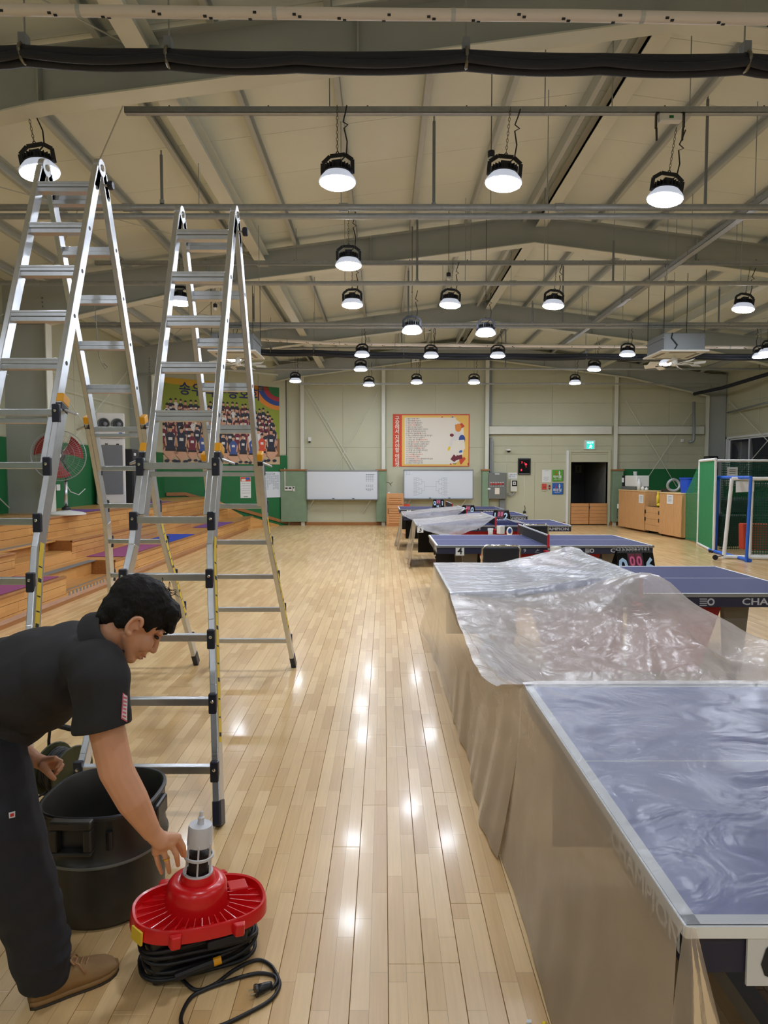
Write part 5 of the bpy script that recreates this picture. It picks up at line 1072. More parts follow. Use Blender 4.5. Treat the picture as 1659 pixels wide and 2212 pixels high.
# ================================================================ PLASTIC FILM OVER THE TABLES
def nz(x, y, s, k=0): return noise.noise(V((x * s, y * s, k * 7.3)))
def rid(x, y, s, k=0): return 1 - abs(noise.noise(V((x * s, y * s, k * 5.1)))) * 2
def curtain(mb, xe, y0, y1, zt, xb, nu=26, nv=60, amp=.03, flare=None, zmin=.012, k=0):
    """film hanging from a table edge down to the floor, with vertical folds"""
    def fn(u, v):
        y = y0 + (y1 - y0) * u; z = zt(y) * (1 - v) + zmin * v; e = v ** 1.3
        x = xe(y) + (xb(y) - xe(y)) * e; f = amp * (v ** .7) * (nz(y * 2.2, z * .35, 1.0, k) + .6 * nz(y * 6, z * .6, 1.0, k + 1))
        yy = y + (flare(y) if flare else 0) * v ** 1.5
        return V((min(x + f, xe(y) - .012 - .02 * v) if e > 0 else x, yy, z))
    mb.grid(fn, nv, nu)
# --- big sheet on table 2 of the row (index 1), the gap in front of it and the long hanging side
x0, y0 = TX[1], TY[1]; xm = x0 + TL / 2; y1 = y0 + TW; yn = TY[0] + TW; peaks = ((xm, y1 + .155), (xm, y0 - .155))
def hb(x, y):
    tent = 0
    base = .768
    d1 = hypot((x - peaks[0][0]) * .85, y - peaks[0][1]); d2 = hypot((x - peaks[1][0]) * .85, (y - peaks[1][1]) * 1.0)
    line = abs(x - xm) if peaks[1][1] < y < peaks[0][1] else 9
    tent = max(.165 * max(0, 1 - d1 / .62) ** 1.15, .17 * max(0, 1 - d2 / .85) ** 1.1, .145 * max(0, 1 - line / .62) ** 1.35)
    if y < y0:                                            # slung down between the two tables
        u = min(1, (y0 - y) / (y0 - yn)); drop = (.16 + .26 * smooth01((x - .5) / .55)) * ((u / .66) ** .62 if u < .66 else ((1 - u) / .34) ** .6)
        base = .765 - drop * (1 - smooth01((tent - .085) / .075))
        base += .05 * smooth01((x - 1.2) / .8) * rid(x * 1.0 + y * .9, y - x * .5, 1.5, 3) * sin(pi * u) + .11 * smooth01((x - 1.4) / .7) * nz(x, y, 2.8, 4) * sin(pi * u)
        tent *= max(0, 1 - u * 1.2)
        fold = .042 * rid(x * 1.6 + y * 1.4, (x - y) * .25, 2.2, 6) * sin(pi * u) * (.4 + .6 * smooth01((x - .6) / .5))
        base += fold
    dirn = atan2(y - peaks[1][1], x - peaks[1][0])
    crease = (.012 if y > y0 else .026) * noise.noise(V((dirn * 11, hypot(x - peaks[1][0], y - peaks[1][1]) * .8, 2))) * (smooth01(tent / .05) if y > y0 else .9 * sin(pi * min(1, (y0 - y) / (y0 - yn)))) + .004 * nz(x * .7, y * 5, 2.0, 8)
    return base + tent + crease + .004
def xr(y):
    if y > y0 - .16: return xm + .05 + .03 * smooth01((y - 6.2) / .3)
    u = (y0 - .16 - y) / (y0 - .16 - yn); return xm + .05 + 1.9 * u ** .8
fs = MB(); NXg, NYg = 84, 120
def top1(u, v):
    y = yn - .02 + (y1 + .17 - yn + .02) * v; x = x0 - .006 + (xr(y) - x0 + .006) * u; return V((x, y, hb(x, y)))
fs.grid(top1, NXg, NYg)
fs.mi = [1 if sum(fs.v[i].y for i in f) / 4 < y0 - .02 else 0 for f in fs.f]
fs.grid(lambda u, v: (lambda x: V((x, y1 + .17 + .05 * v + .02 * nz(x, v, 3), hb(x, y1 + .17) * (1 - v * .28))))(x0 - .006 + (xm + .085 - x0) * u), 40, 5)
t = thing('plastic_sheet', 'large crumpled clear plastic sheet over the second table and the gap before it', 'plastic sheet', (1.4, 5, .3), 'clear plastic sheets over the tables')
fs.build('sheet_top', [FILM, FILMG], t, smooth=True)
fc = MB()
curtain(fc, lambda y: x0 - .006 if y > y0 else x0 + (TX[0] - x0) * smooth01((y0 - y) / (y0 - yn)) - .006, yn - .02, y1 + .02, lambda y: hb(x0 + .003, y), lambda y: .475 - .10 * smooth01((y - 5.4) / 1.2), amp=.028, nv=90, flare=lambda y: .55 * smooth01((y - 5.2) / 1.4), k=2)
fc.build('hanging_side', FILMC, t, smooth=True)
# --- thin film lying on the nearest table, its hanging side and the tucked front corner
t = thing('plastic_sheet', 'clear film stretched over the nearest table with its long side hanging to floor', 'plastic sheet', (1.2, 2, .3), 'clear plastic sheets over the tables')
ft = MB(); X0, Y0 = TX[0], TY[0]
def top0(u, v):
    x = X0 - .008 + (TL + .02) * u; y = Y0 - .008 + (TW + .03) * v; e = min(1, (x - X0) / .06, max(0, y - Y0) / .06) if x > X0 and y > Y0 else 0
    return V((x, y, TH + .0045 + max(0, e) * (.006 * rid(x * .8 + y * .6, y - .4 * x, 2.4, 1) * .6 + .004 * nz(x * 1.5, y * 3, 3.0, 2) + .004)))
ft.grid(top0, 120, 80); ft.build('sheet_top', FILMT, t, smooth=True)
fc = MB(); curtain(fc, lambda y: X0 - .009, Y0 - .008, yn - .01, lambda y: TH + .003, lambda y: .508, amp=.010, nv=60, k=5); fc.build('hanging_side', FILMC, t, smooth=True)
fc = MB()
def corner(u, v):
    z = (TH + .003) * (1 - v) + .01 * v; x = X0 - .009 + u * (.02 + .20 * v); return V((x - .085 * v * (1 - u), Y0 - .010 - .10 * v * sin(pi * (.2 + .8 * u)) * .5 - .01 * u + .008 * nz(u * 2, z * 2, 2, 3), z))
fc.grid(corner, 10, 24); fc.build('corner_fold', FILMC, t, smooth=True)
# --- two smaller sheets on the far tables
def far_sheet(k, lab, x_end, swag, lift, xleft, seed):
    t = thing('plastic_sheet', lab, 'plastic sheet', (TX[k] + .7, TY[k], .3), 'clear plastic sheets over the tables'); xa, ya, yb = TX[k] - .006, TY[k], TY[k] + TW; xm_ = TX[k] + TL / 2; m = MB()
    def hh(x, y):
        d1 = hypot(x - xm_, y - (yb + .155)); d2 = hypot(x - xm_, y - (ya - .155)); ln = abs(x - xm_)
        return .767 + max(lift * max(0, 1 - d1 / 1.2), lift * max(0, 1 - d2 / 1.2), lift * .85 * max(0, 1 - ln / 1.0)) + .010 * nz(x * 1.0, y * 4, 2.2, seed) + .006 * rid(x * 2, y * 3, 2, seed + 1) + .006
    xe = lambda y: x_end - .55 * (1 - smooth01((y - ya + .2) / TW)) * 0
    m.grid(lambda u, v: (lambda x, y: V((x, y, hh(x, y))))(xa + (x_end - xa) * u, ya - .165 * u ** 6 - .01 + (TW + .03) * v), 50, 30)
    def sw(u, v):
        x = xa + (x_end - xa) * u; y = ya - .165 * u ** 6 - .012 - .06 * v * sin(pi * u) - .01 * v; dz = swag * sin(pi * min(1, u * 1.02)) ** .8
        return V((x, y + .012 * nz(x * 3, v, 3, seed), hh(x, y + .01) - dz * v * (1 + .15 * nz(x, v, 4, seed))))
    m.grid(sw, 50, 8); m.build('sheet_top', FILM, t, smooth=True); c = MB()
    curtain(c, lambda y: xa, ya - .01, yb, lambda y: .77, lambda y: xleft, amp=.07, nv=50, k=seed, flare=lambda y: -.12 + .05 * (y - ya)); c.build('hanging_side', FILMC, t, smooth=True)
    return t
far_sheet(3, 'clear plastic sheet draped over the left half of table 3 with a gathered corner', TX[3] + TL / 2 + .02, .24, .15, TX[3] - .10, 11)
far_sheet(4, 'clear plastic sheet over the left half of table 2 behind table 3', TX[4] + TL / 2 + .02, .20, .15, TX[4] - .12, 17)
# trailing edge of the far sheet right of the net of table 3
m = MB(); xm_ = TX[3] + TL / 2; ya = TY[3]
m.grid(lambda u, v: V((xm_ + .02 + .62 * u, ya + .1 + 1.1 * v, .772 + .15 * (1 - u) ** 1.4 * (1 - .3 * v) + .012 * nz(u * 2, v * 3, 2, 4))), 14, 12)
tag(m.build('plastic_sheet', FILM, smooth=True), 'loose flap of clear plastic right of the net on table 3', 'plastic sheet', 'clear plastic sheets over the tables')
# ================================================================ COUNTER, NET CAGE AND GOALS ON THE RIGHT
CA, CB = V((P(1325, 1137, Z=0).x, 20.6, 0)), V((P(1470, 1166, Z=0).x, P(1470, 1166, Z=0).y, 0)); CD = (CB - CA).normalized(); CN = V((CD.y, -CD.x, 0))
if CN.x > 0: CN = -CN
def Cq(s, d, z): return CA + CD * s + CN * d + V((0, 0, z))
CLn = (CB - CA).length
def cs(px):                                               # length along the counter front at a pixel column
    k = (px - CXP) / FPX; lo, hi = -.5, CLn + .5
    for _ in range(40):
        mid_ = (lo + hi) / 2; q = Cq(mid_, 0, .6)
        if CXP + FPX * q.x / (q.y * cos(PITCH) + .05) < px: lo = mid_
        else: hi = mid_
    return lo
def slab(mb, s0, s1, d0, d1, z0, z1): return mb.prism([Cq(s0, d0, z0), Cq(s1, d0, z0), Cq(s1, d1, z0), Cq(s0, d1, z0)], (0, 0, z1 - z0))
sA, sB, sC, sD = cs(1326), cs(1392), cs(1424), cs(1472)
def counter(s0, s1, h, lab, gates=False):
    t = thing('wooden_counter', lab, 'counter', Cq((s0 + s1) / 2, -.2, 0), 'pine counter units'); n = max(2, round((s1 - s0) / .42))
    slab(MB(), s0 + .01, s1 - .01, -.55, -.03, .05, h - .03).build('body', 'pine board', t)
    for i in range(n): slab(MB(), s0 + (s1 - s0) * i / n + .003, s0 + (s1 - s0) * (i + 1) / n - .003, -.03, 0, .06, h - .03).build('front_board', 'pine board', t, bevel=.004)
    slab(MB(), s0, s1, -.58, .015, h - .03, h).build('counter_top', 'pine light', t, bevel=.004); return t
hA = P(1393, 1060, Y=Cq(sB, 0, 0).y).z; hM = P(1405, 1095, Y=Cq((sB + sC) / 2, 0, 0).y).z; hC = P(1450, 1064, Y=Cq((sC + sD) / 2, 0, 0).y).z
cA = counter(sA, sB, hA, 'left pine counter unit with an appliance on top beside the doorway pilaster')
cC = counter(sC, sD, hC, 'right pine counter unit carrying the blue bucket')
t = thing('counter_gate', 'low pine gate between the two counter units', 'gate', Cq((sB + sC) / 2, -.1, 0)); n = 4
for i in range(n): slab(MB(), sB + .02, sC - .02, -.06, -.02, .08 + (hM - .08) * i / n + .002, .08 + (hM - .08) * (i + 1) / n - .002).build('board', 'pine board', t, bevel=.003)
for s_ in (sB + .03, sC - .03):
    for z in (.35, hM - .2): slab(MB(), s_ - .025, s_ + .025, -.02, 0.0, z, z + .10).build('hinge', 'black plastic', t)
def papC(s, z, w, h, lab):
    t = thing('counter_notice', lab, 'notice', Cq(s, .005, z)); m = MB(); m.prism([Cq(s - w / 2, .004, z), Cq(s + w / 2, .004, z), Cq(s + w / 2, .004, z + h), Cq(s - w / 2, .004, z + h)], CN * .003); m.build('sheet', 'paper', t)
    for k in range(5): m = MB(); zz_ = z + h * (.78 - k * .14); m.prism([Cq(s - w * .3, .0075, zz_), Cq(s + w * .3, .0075, zz_), Cq(s + w * .3, .0075, zz_ + h * .04), Cq(s - w * .3, .0075, zz_ + h * .04)], CN * .001); m.build('printed_line', 'ink' if k == 0 else 'faint ink', t)
papC(cs(1385), hA - .36, .30, .24, 'white notice on the left pine counter unit'); papC(cs(1447), hC - .30, .34, .24, 'white notice on the right pine counter unit')
t = thing('counter_socket', 'white socket with a hanging cord on the left pine counter unit', 'socket', Cq(cs(1334), .02, hA - .55)); slab(MB(), cs(1331), cs(1337), .0, .04, hA - .60, hA - .46).build('box', 'white plastic', t, bevel=.006); MB().tube([Cq(cs(1335), .03, hA - .6), Cq(cs(1336), .04, hA - .80), Cq(cs(1331), .03, hA - .92), Cq(cs(1329), .02, hA - .86)], .008, 6).build('cord', 'cord black', t)
# on the counters
q = Cq(cs(1350), -.28, hA + .003)
t = thing('coffee_machine', 'white and dark appliance with a cup on its roof on the left counter', 'appliance', q); slab(MB(), cs(1330), cs(1366), -.5, -.08, hA + .002, hA + .10).build('base_drawer', 'panel grey', t, bevel=.01); slab(MB(), cs(1342), cs(1366), -.5, -.1, hA + .10, hA + .43).build('body', 'white plastic', t, bevel=.02); slab(MB(), cs(1331), cs(1342), -.5, -.1, hA + .10, hA + .43).build('control_side', 'lamp body', t, bevel=.01); slab(MB(), cs(1333), cs(1340), -.1, -.09, hA + .22, hA + .36).build('display', 'paper', t)
tag(MB().lathe([(.05, 0), (.06, .11), (.07, .12)], Cq(cs(1350), -.3, hA + .433), 14).build('paper_cup', 'white plastic', smooth=True), 'white cup standing on top of the counter appliance', 'cup')
for i, (px, r, h_, mt, lab) in enumerate(((1371, .06, .34, 'cup plastic', 'tall pale bottle on the left counter beside the appliance'), (1376, .05, .12, 'white plastic', 'short white jar on the left counter, right of the bottle'), (1381, .045, .09, 'white plastic', 'smallest white jar at the right end of the left counter'))):
    tag(MB().lathe([(r, 0), (r, h_ * .7), (r * .45, h_ * .85), (r * .45, h_)], Cq(cs(px), -.12 - .04 * i, hA + .003), 14).build('bottle' if h_ > .2 else 'jar', mt, smooth=True), lab, 'bottle' if h_ > .2 else 'jar')
q = Cq(cs(1463), -.25, hC + .003); t = thing('bucket', 'blue plastic bucket on the right pine counter', 'bucket', q); MB().lathe([(.15, 0), (.185, .38), (.195, .38), (.195, .36)], q, 24, cap=False).build('wall', 'bucket blue', t, smooth=True, auto=40); MB().lathe([(.15, 0), (.15, .01)], q, 20).build('bottom', 'bucket blue', t); MB().lathe([(.2, .36), (.2, .39), (.18, .39)], q, 24, cap=False).build('rim', 'bucket blue', t)
q = Cq(cs(1434), -.25, hC + .003); tag(MB().tube([q + V((.16 * cos(a), .02 * sin(a * 2), .190 + .15 * sin(a))) for a in [2 * pi * i / 28 for i in range(28)]], .035, 8, True).build('hose_coil', 'galvanised', smooth=True), 'grey coiled duct ring standing on the right counter, left of the blue bucket', 'duct ring')
q = Cq(cs(1408), -.12, hM + .001); t = thing('cleaning_shelf', 'black tray shelf behind the low gate holding cleaning things', 'shelf', q - V((0, 0, .0))); slab(MB(), sB + .03, sC - .03, -.5, -.08, hM - .03, hM).build('tray', 'black plastic', t); slab(MB(), sB + .04, sC - .3, -.5, -.46, hM, hM + .5).build('back', 'black plastic', t)
for s_ in (sB + .05, sC - .05): slab(MB(), s_ - .02, s_ + .02, -.5, -.10, 0, hM - .03).build('leg', 'black plastic', t)
tag(MB().lathe([(.045, 0), (.045, .30), (.02, .36), (.03, .42)], Cq(cs(1406), -.2, hM + .002), 12).build('spray_bottle', 'yellow', smooth=True), 'yellow spray bottle between the two counter units', 'bottle'); tag(MB().ell(Cq(cs(1414), -.2, hM + .062), (.14, .10, .06), 14, 8).build('yellow_cloth', 'yellow', smooth=True), 'crumpled yellow cloth on the black tray between the counters', 'cloth')
# green screen cage
def bar_(t, a, b, r, mt, nm): return MB().tube([a, b], r, 10).build(nm, mt, t, smooth=True)
def wrapbar(t, a, b, r, mt, nm):
    a, b = V(a), V(b); n = max(4, int((b - a).length / .12)); pts = []; d = (b - a); s = d.orthogonal().normalized()
    o = MB().tube([a + d * (i / n) + s * (.004 * (i % 2)) for i in range(n + 1)], r, 10).build(nm, mt, t); return o
G0, G1 = P(1541, 1194, Z=0), P(1507, 1176, Z=0); gh = 1.98
t = thing('net_cage', 'tall green netting cage with white wrapped poles at the right edge', 'net cage', G0, None); up = V((0, 0, gh)); G2 = G0 + V((4.2, .4, 0)); G3 = G1 + V((3.9, .3, 0))
for a, nm in ((G0, 'pole'), (G1, 'pole'), (G2, 'pole')): wrapbar(t, a, a + up, .028, 'goal white', nm)
wrapbar(t, G0 + up, G1 + up, .032, 'goal white', 'top_rail'); wrapbar(t, G0 + up * .985, G2 + up * .985, .026, 'goal white', 'top_rail'); wrapbar(t, G0 + V((0, 0, .03)), G1 + V((0, 0, .03)), .028, 'goal white', 'floor_rail')
def netq(t, a, b, z0, z1, mt, nm, bulge=.0):
    L = (b - a).length; m = MB(); m.grid(lambda u, v: a.lerp(b, u) + V((0, 0, z0 + (z1 - z0) * v)) + V((bulge * sin(pi * u) * sin(pi * v), 0, 0)), 10, 10); o = m.build(nm, mt, t, uv=lambda p: ((p - a).dot((b - a).normalized()), p.z)); return o
GREENS = M('green screen', (24, 130, 76), .7, vary=.05, vscale=4)
netq(t, G1, G0, .03, gh, GREENS, 'side_screen'); netq(t, G0 + V((.3, .35, 0)), G2 + V((0, .35, 0)), .03, gh - .06, NETD, 'front_net');
m = MB().add([G1 + V((-.0, .05, gh - .1)), G1 + V((-.0, .05, .05)), Cq(sD + .02, -.1, .02), Cq(sD, -.1, hC)], [(0, 1, 2, 3)]); m.build('slanting_net', NETG, t, uv=lambda p: (p.y, p.z))
for (u, z, w, h) in ((.42, 1.62, .24, .20), (1.78, 1.46, .24, .36)):
    a = G0 + (G2 - G0).normalized() * u + V((0, .30, z)); d = (G2 - G0).normalized(); pp = MB().prism([a, a + d * w, a + d * w + V((0, 0, h)), a + V((0, 0, h))], (0, .004, 0)).build('hung_notice', 'paper', t)
    for k in range(3): b_ = a + d * w * .2 + V((0, -.002, h * (.68 - .2 * k))); MB().add([b_, b_ + d * w * .6, b_ + d * w * .6 + V((0, 0, .012)), b_ + V((0, 0, .012))], [(0, 1, 2, 3)]).build('printed_line', 'ink', pp)
for s in (0, 1): MB().lathe([(.03, -.012), (.03, .012)], G0 + V((-.06 + .0 * s, -.06 + .1 * s, .03)), 12, (1, 0, 0)).build('caster', 'black rubber', t)
# dark storage and orange tarp inside the cage
t = thing('covered_equipment', 'dark stacked equipment behind the netting inside the cage', 'equipment', G0 + V((1.6, 1.6, 0))); b = G0 + V((.8, 1.3, 0))
MB().box(b.x, b.x + 2.4, b.y, b.y + .8, 0, .72).build('lower_stack', 'corridor dark', t, bevel=.05); MB().box(b.x + .3, b.x + 2.2, b.y + .1, b.y + .7, .72, 1.12).build('upper_stack', 'corridor dark', t, bevel=.08)
for k in range(4): MB().cyl((b.x + .2 + k * .5, b.y - .02, .72), (b.x + .55 + k * .5, b.y - .02, .72), .012, n=6).build('metal_rail', 'galvanised', t)
a = P(1612, 1207, Z=0); tag(MB().prism([(a.x + .22, a.y + .55, .12), (a.x + 2.2, a.y + .35, .06), (a.x + 2.2, a.y + .35, .62), (a.x + .20, a.y + .55, .66)], (0, .18, 0)).build('folded_tarp', 'tarp orange', bevel=.03), 'orange red folded mat standing behind the white goal net', 'mat'); 
# blue goal and white goal
def goal(pts, h, r, mt, lab, net, lean=V((0, 0, 0))):
    a, b, c, d = pts; t = thing('small_goal', lab, 'goal', a, 'small portable goals'); hv = V((0, 0, h))
    wrapbar(t, a, a + hv + lean, r, mt, 'post'); wrapbar(t, b, b + hv, r, mt, 'post'); wrapbar(t, a + hv + lean, b + hv, r, mt, 'crossbar'); z = V((0, 0, r))
    for p, q in ((a, d), (b, c), (d, c)): wrapbar(t, p + z, q + z, r, mt, 'floor_bar')
    netq(t, d + V((0, 0, 0)), c, .03, h * .6, net, 'back_net'); m = MB(); m.grid(lambda u, v: (a + hv + lean).lerp(b + hv, u).lerp(d.lerp(c, u) + V((0, 0, h * .6)), v), 8, 6); m.build('roof_net', net, t, uv=lambda p: (p.x, p.y)); return t
M('blue wrap', (34, 98, 204), .5, bump=.15, bscale=40)
NETW = mesh_net('white goal net', (200, 206, 206), .06, .004, .02)
a = P(1545, 1192, Z=.0); b = a + V((.62, -1.15, 0)); hB = P(1548, 1031, Y=a.y).z
t = thing('blue_frame', 'blue wrapped frame leaning in front of the green cage, left of the white goal', 'frame', a, None)
b = P(1612, 1214, Z=0); bt = P(1622, 1031, Y=b.y)
wrapbar(t, a, V((a.x + .02, a.y, hB)), .036, 'blue wrap', 'post'); wrapbar(t, b, V((bt.x, b.y, hB)), .030, 'blue wrap', 'post'); wrapbar(t, V((a.x + .02, a.y, hB)), V((bt.x, b.y, hB)), .034, 'blue wrap', 'crossbar'); wrapbar(t, a + V((-.1, .05, .035)), b + V((.05, -.05, .035)), .034, 'blue wrap', 'floor_bar')
a = P(1563, 1207, Z=0); b = a + V((.52, .28, 0)); hW = P(1580, 1035, Y=a.y).z; r = .036
t = thing('small_goal', 'small white wrapped portable goal with netting at the right edge', 'goal', a, None)
at = P(1581, 1034, Y=a.y + .1); p2 = P(1619, 1206, Z=0); p2t = P(1625, 1034, Y=p2.y); p3 = a + V((2.6, -.65, 0)); p3t = p3 + V((0, 0, at.z))
wrapbar(t, a, at, r, 'goal white', 'post'); wrapbar(t, p2, p2t, r * .9, 'goal white', 'post'); wrapbar(t, at, V((p3.x, p3.y, at.z)), r, 'goal white', 'crossbar'); wrapbar(t, p3, p3t, r, 'goal white', 'post')
wrapbar(t, a + V((0, 0, r)), p3 + V((0, 0, r)), r, 'goal white', 'floor_bar'); wrapbar(t, a + V((.0, .06, r)), p3 + V((0, .35, r)), r * .9, 'goal white', 'floor_bar'); wrapbar(t, p2 + V((0, 0, r)), p3 + V((0, .6, r)), r, 'goal white', 'floor_bar')
netq(t, p2 + V((.05, .05, 0)), p3 + V((0, .5, 0)), .05, at.z, NETD, 'back_net')
q = P(1545, 1204, Z=.05); MB().bar(q, a + V((0, 0, .07)), .015, .012).build('caster_arm', 'black plastic', t); MB().lathe([(.05, -.015), (.05, .015)], V((q.x, q.y, .05)), 14, (.3, 1, 0)).build('caster', 'black rubber', t)
qa = V((at.x + .06, at.y - .05, at.z - .05)); m = MB().prism([qa, qa + V((.34, -.03, 0)), qa + V((.34, -.03, -.20)), qa + V((.0, 0, -.22))], (0, .006, 0)); m.build('hung_notice', 'paper', t)
tag(MB().box(P(1526, 985, Y=20).x, P(1549, 985, Y=20).x, 19.9, 20.2, 0, P(1535, 985, Y=20).z).build('black_speaker', 'black plastic', bevel=.03), 'tall black case standing behind the green cage in the right corner', 'case')
# ================================================================ FOLDING MULTI-PURPOSE LADDERS
def ladder(cx, yn_, yf_, ya, H, zl, n, lab, tape_from, tape_to):
    t = thing('folding_ladder', lab, 'ladder', (cx, (yn_ + yf_) / 2, 0), 'aluminium folding ladders'); hw = .175; step = .29
    xo = lambda z: hw + .032 + .145 * max(0, 1 - z / 1.27)
    def pt(leg, s, z, out, dy=0):
        y0_ = yn_ if leg < 0 else yf_; yy_ = ya + leg * .03; y = y0_ + (yy_ - y0_) * z / H; return V((cx + s * (xo(z) if out else hw), y + dy, z))
    for leg in (-1, 1):
        for s in (-1, 1):
            p0, p1 = pt(leg, s, zl - .28, False), pt(leg, s, H - .02, False); r = MB().bar(p0, p1, .034, .074, (0, 1, 0)).build('inner_rail', 'aluminium', t, bevel=.004)
            m = MB()
            for k in range(n):
                z = .25 + k * step
                if z > zl + .1: q = pt(leg, s, z, False); m.cyl(q + V((s * .0165, 0, 0)), q + V((s * .0185, 0, 0)), .013, n=8)
            m.build('rivet_holes', 'black rubber', r)
            zs = [.07, .3, .6, .9, 1.12, 1.27, zl + .07]; m = MB()
            for a, b in zip(zs, zs[1:]): m.bar(pt(leg, s, a, True), pt(leg, s, b + .004, True), .034, .080, (0, 1, 0))
            orail = m.build('outer_rail', 'aluminium', t, bevel=.004)
            f = pt(leg, s, .0, True); g = pt(leg, s, .11, True); MB().bar(f + V((0, 0, .005)), g, .042, .082, (0, 1, 0)).build('foot', 'navy plastic', t, bevel=.008)
            if s > 0 or leg > 0:
                m = MB(); zz_ = [tape_from + (tape_to - tape_from) * i / 10 for i in range(11)]
                for a, b in zip(zz_, zz_[1:]): m.bar(pt(leg, s, a, True) + V((s * .0175, 0, 0)), pt(leg, s, b, True) + V((s * .0175, 0, 0)), .002, .040, (0, 1, 0))
                tp = m.build('measuring_tape', 'yellow tape', orail); m = MB()
                for i in range(12): a = tape_from + (tape_to - tape_from) * (i + .3) / 12; m.bar(pt(leg, s, a, True) + V((s * .0190, 0, 0)), pt(leg, s, a + .006 + .012 * (i % 3 == 0), True) + V((s * .0190, 0, 0)), .001, .030, (0, 1, 0))
                m.build('tape_marks', 'ink', tp, kind='stuff') if False else m.build('tape_marks', 'ink', t, kind='stuff')
            # lock with amber button, clamp plate and lever
            q = pt(leg, s, zl + .07, True); u_ = (pt(leg, s, zl + .2, True) - pt(leg, s, zl, True)).normalized()
            lk = MB().bar(q - u_ * .01, q + u_ * .045, .040, .082, (0, 1, 0)).build('lock_cap', 'amber plastic', t, bevel=.006); MB().bar(q - u_ * .05, q - u_ * .01, .038, .080, (0, 1, 0)).build('lock_base', 'navy plastic', lk, bevel=.004)
            MB().prism([q + V((s * .02, -.03, -.03)), q + V((s * .085, -.012, -.055)), q + V((s * .085, .012, -.055)), q + V((s * .02, .03, -.03))], (0, 0, -.014)).build('lock_lever', 'aluminium dull', lk, bevel=.004)
        for k in range(n):
            z = .25 + k * step; out = z <= zl + .05; a, b = pt(leg, -1, z, out), pt(leg, 1, z, out); d_ = V((.013, 0, 0))
            if out:
                off = V((0, leg * .036, 0)) if leg < 0 else V((0, 0, 0)); a2, b2 = a + off, b + off
                MB().bar(a2 + d_, b2 - d_, .040, .036).build('rung', 'aluminium', t, bevel=.003)
                for s, q in ((-1, a), (1, b)):
                    w = q + V((0, leg * .052, 0)); cl = MB().bar(w + V((0, 0, -.055)), w + V((0, 0, .045)), .040, .030, (0, 1, 0)).build('rung_clip', 'navy plastic', t, bevel=.006)
                    MB().lathe([(.009, 0), (.008, .004), (.003, .006)], w + V((0, leg * .015, .008)), 10, (0, leg, 0)).build('clip_bolt', 'chrome', cl)
                if abs(z - zl) < .16: MB().bar(pt(leg, -1, z - .045, False) + d_, pt(leg, 1, z - .045, False) - d_, .05, .028).build('inner_rung', 'aluminium', t, bevel=.003)
            else:
                m = MB(); m.bar(a + d_ + V((0, leg * .012, .008)), b - d_ + V((0, leg * .012, .008)), .044, .032); m.bar(a + d_ + V((0, leg * .004, -.024)), b - d_ + V((0, leg * .004, -.024)), .060, .026); m.bar(a + d_ + V((0, leg * .032, .018)), b - d_ + V((0, leg * .032, .018)), .010, .012)
                m.build('rung', 'aluminium', t, bevel=.002)
    for s in (-1, 1):
        q = V((cx + s * hw, ya, H)); hg = MB().lathe([(.055, -.018), (.055, .018)], q, 20, (1, 0, 0)).build('hinge_disc', 'aluminium dull', t, bevel=.004); MB().lathe([(.02, -.024), (.02, .024)], q, 14, (1, 0, 0)).build('hinge_pin', 'chrome', hg)
        for leg in (-1, 1): MB().bar(q + V((0, leg * .01, .02)), pt(leg, s, H - .16, False), .034, .05, (0, 1, 0)).build('hinge_arm', 'aluminium dull', hg)
    q = V((cx + hw, ya + .02, H - .10)); kn = MB().cyl(q + V((.01, 0, 0)), q + V((.05, 0, 0)), .008, n=8).build('release_rod', 'aluminium dull', t); MB().lathe([(.024, 0), (.028, .006), (.028, .026), (.022, .032)], q + V((.045, 0, 0)), 12, (1, 0, 0)).build('release_knob', 'navy plastic', kn)
    return t
L2 = ladder(-1.127, 3.08, 5.73, 4.40, 3.31, 1.704, 11, 'right aluminium folding ladder, lower of the two, standing open in the aisle', .35, 1.32)
L1 = ladder(-1.985, 2.94, 5.80, 4.40, 3.60, 1.975, 12, 'left aluminium folding ladder, taller of the two, cut by the left photo edge', .45, 1.30)
t = thing('hanging_wire', 'thin wire with a loop hanging from a rung of the left ladder', 'wire', P(205, 650, Y=4.95)); MB().tube([P(204, 648, Y=4.98), P(200, 656, Y=4.95), P(206, 672, Y=4.93), P(209, 720, Y=4.93), P(214, 770, Y=4.93), P(220, 785, Y=4.93), P(228, 797, Y=4.93), P(232, 792, Y=4.93), P(224, 785, Y=4.93)], .003, 5).build('wire', 'chain steel', t)
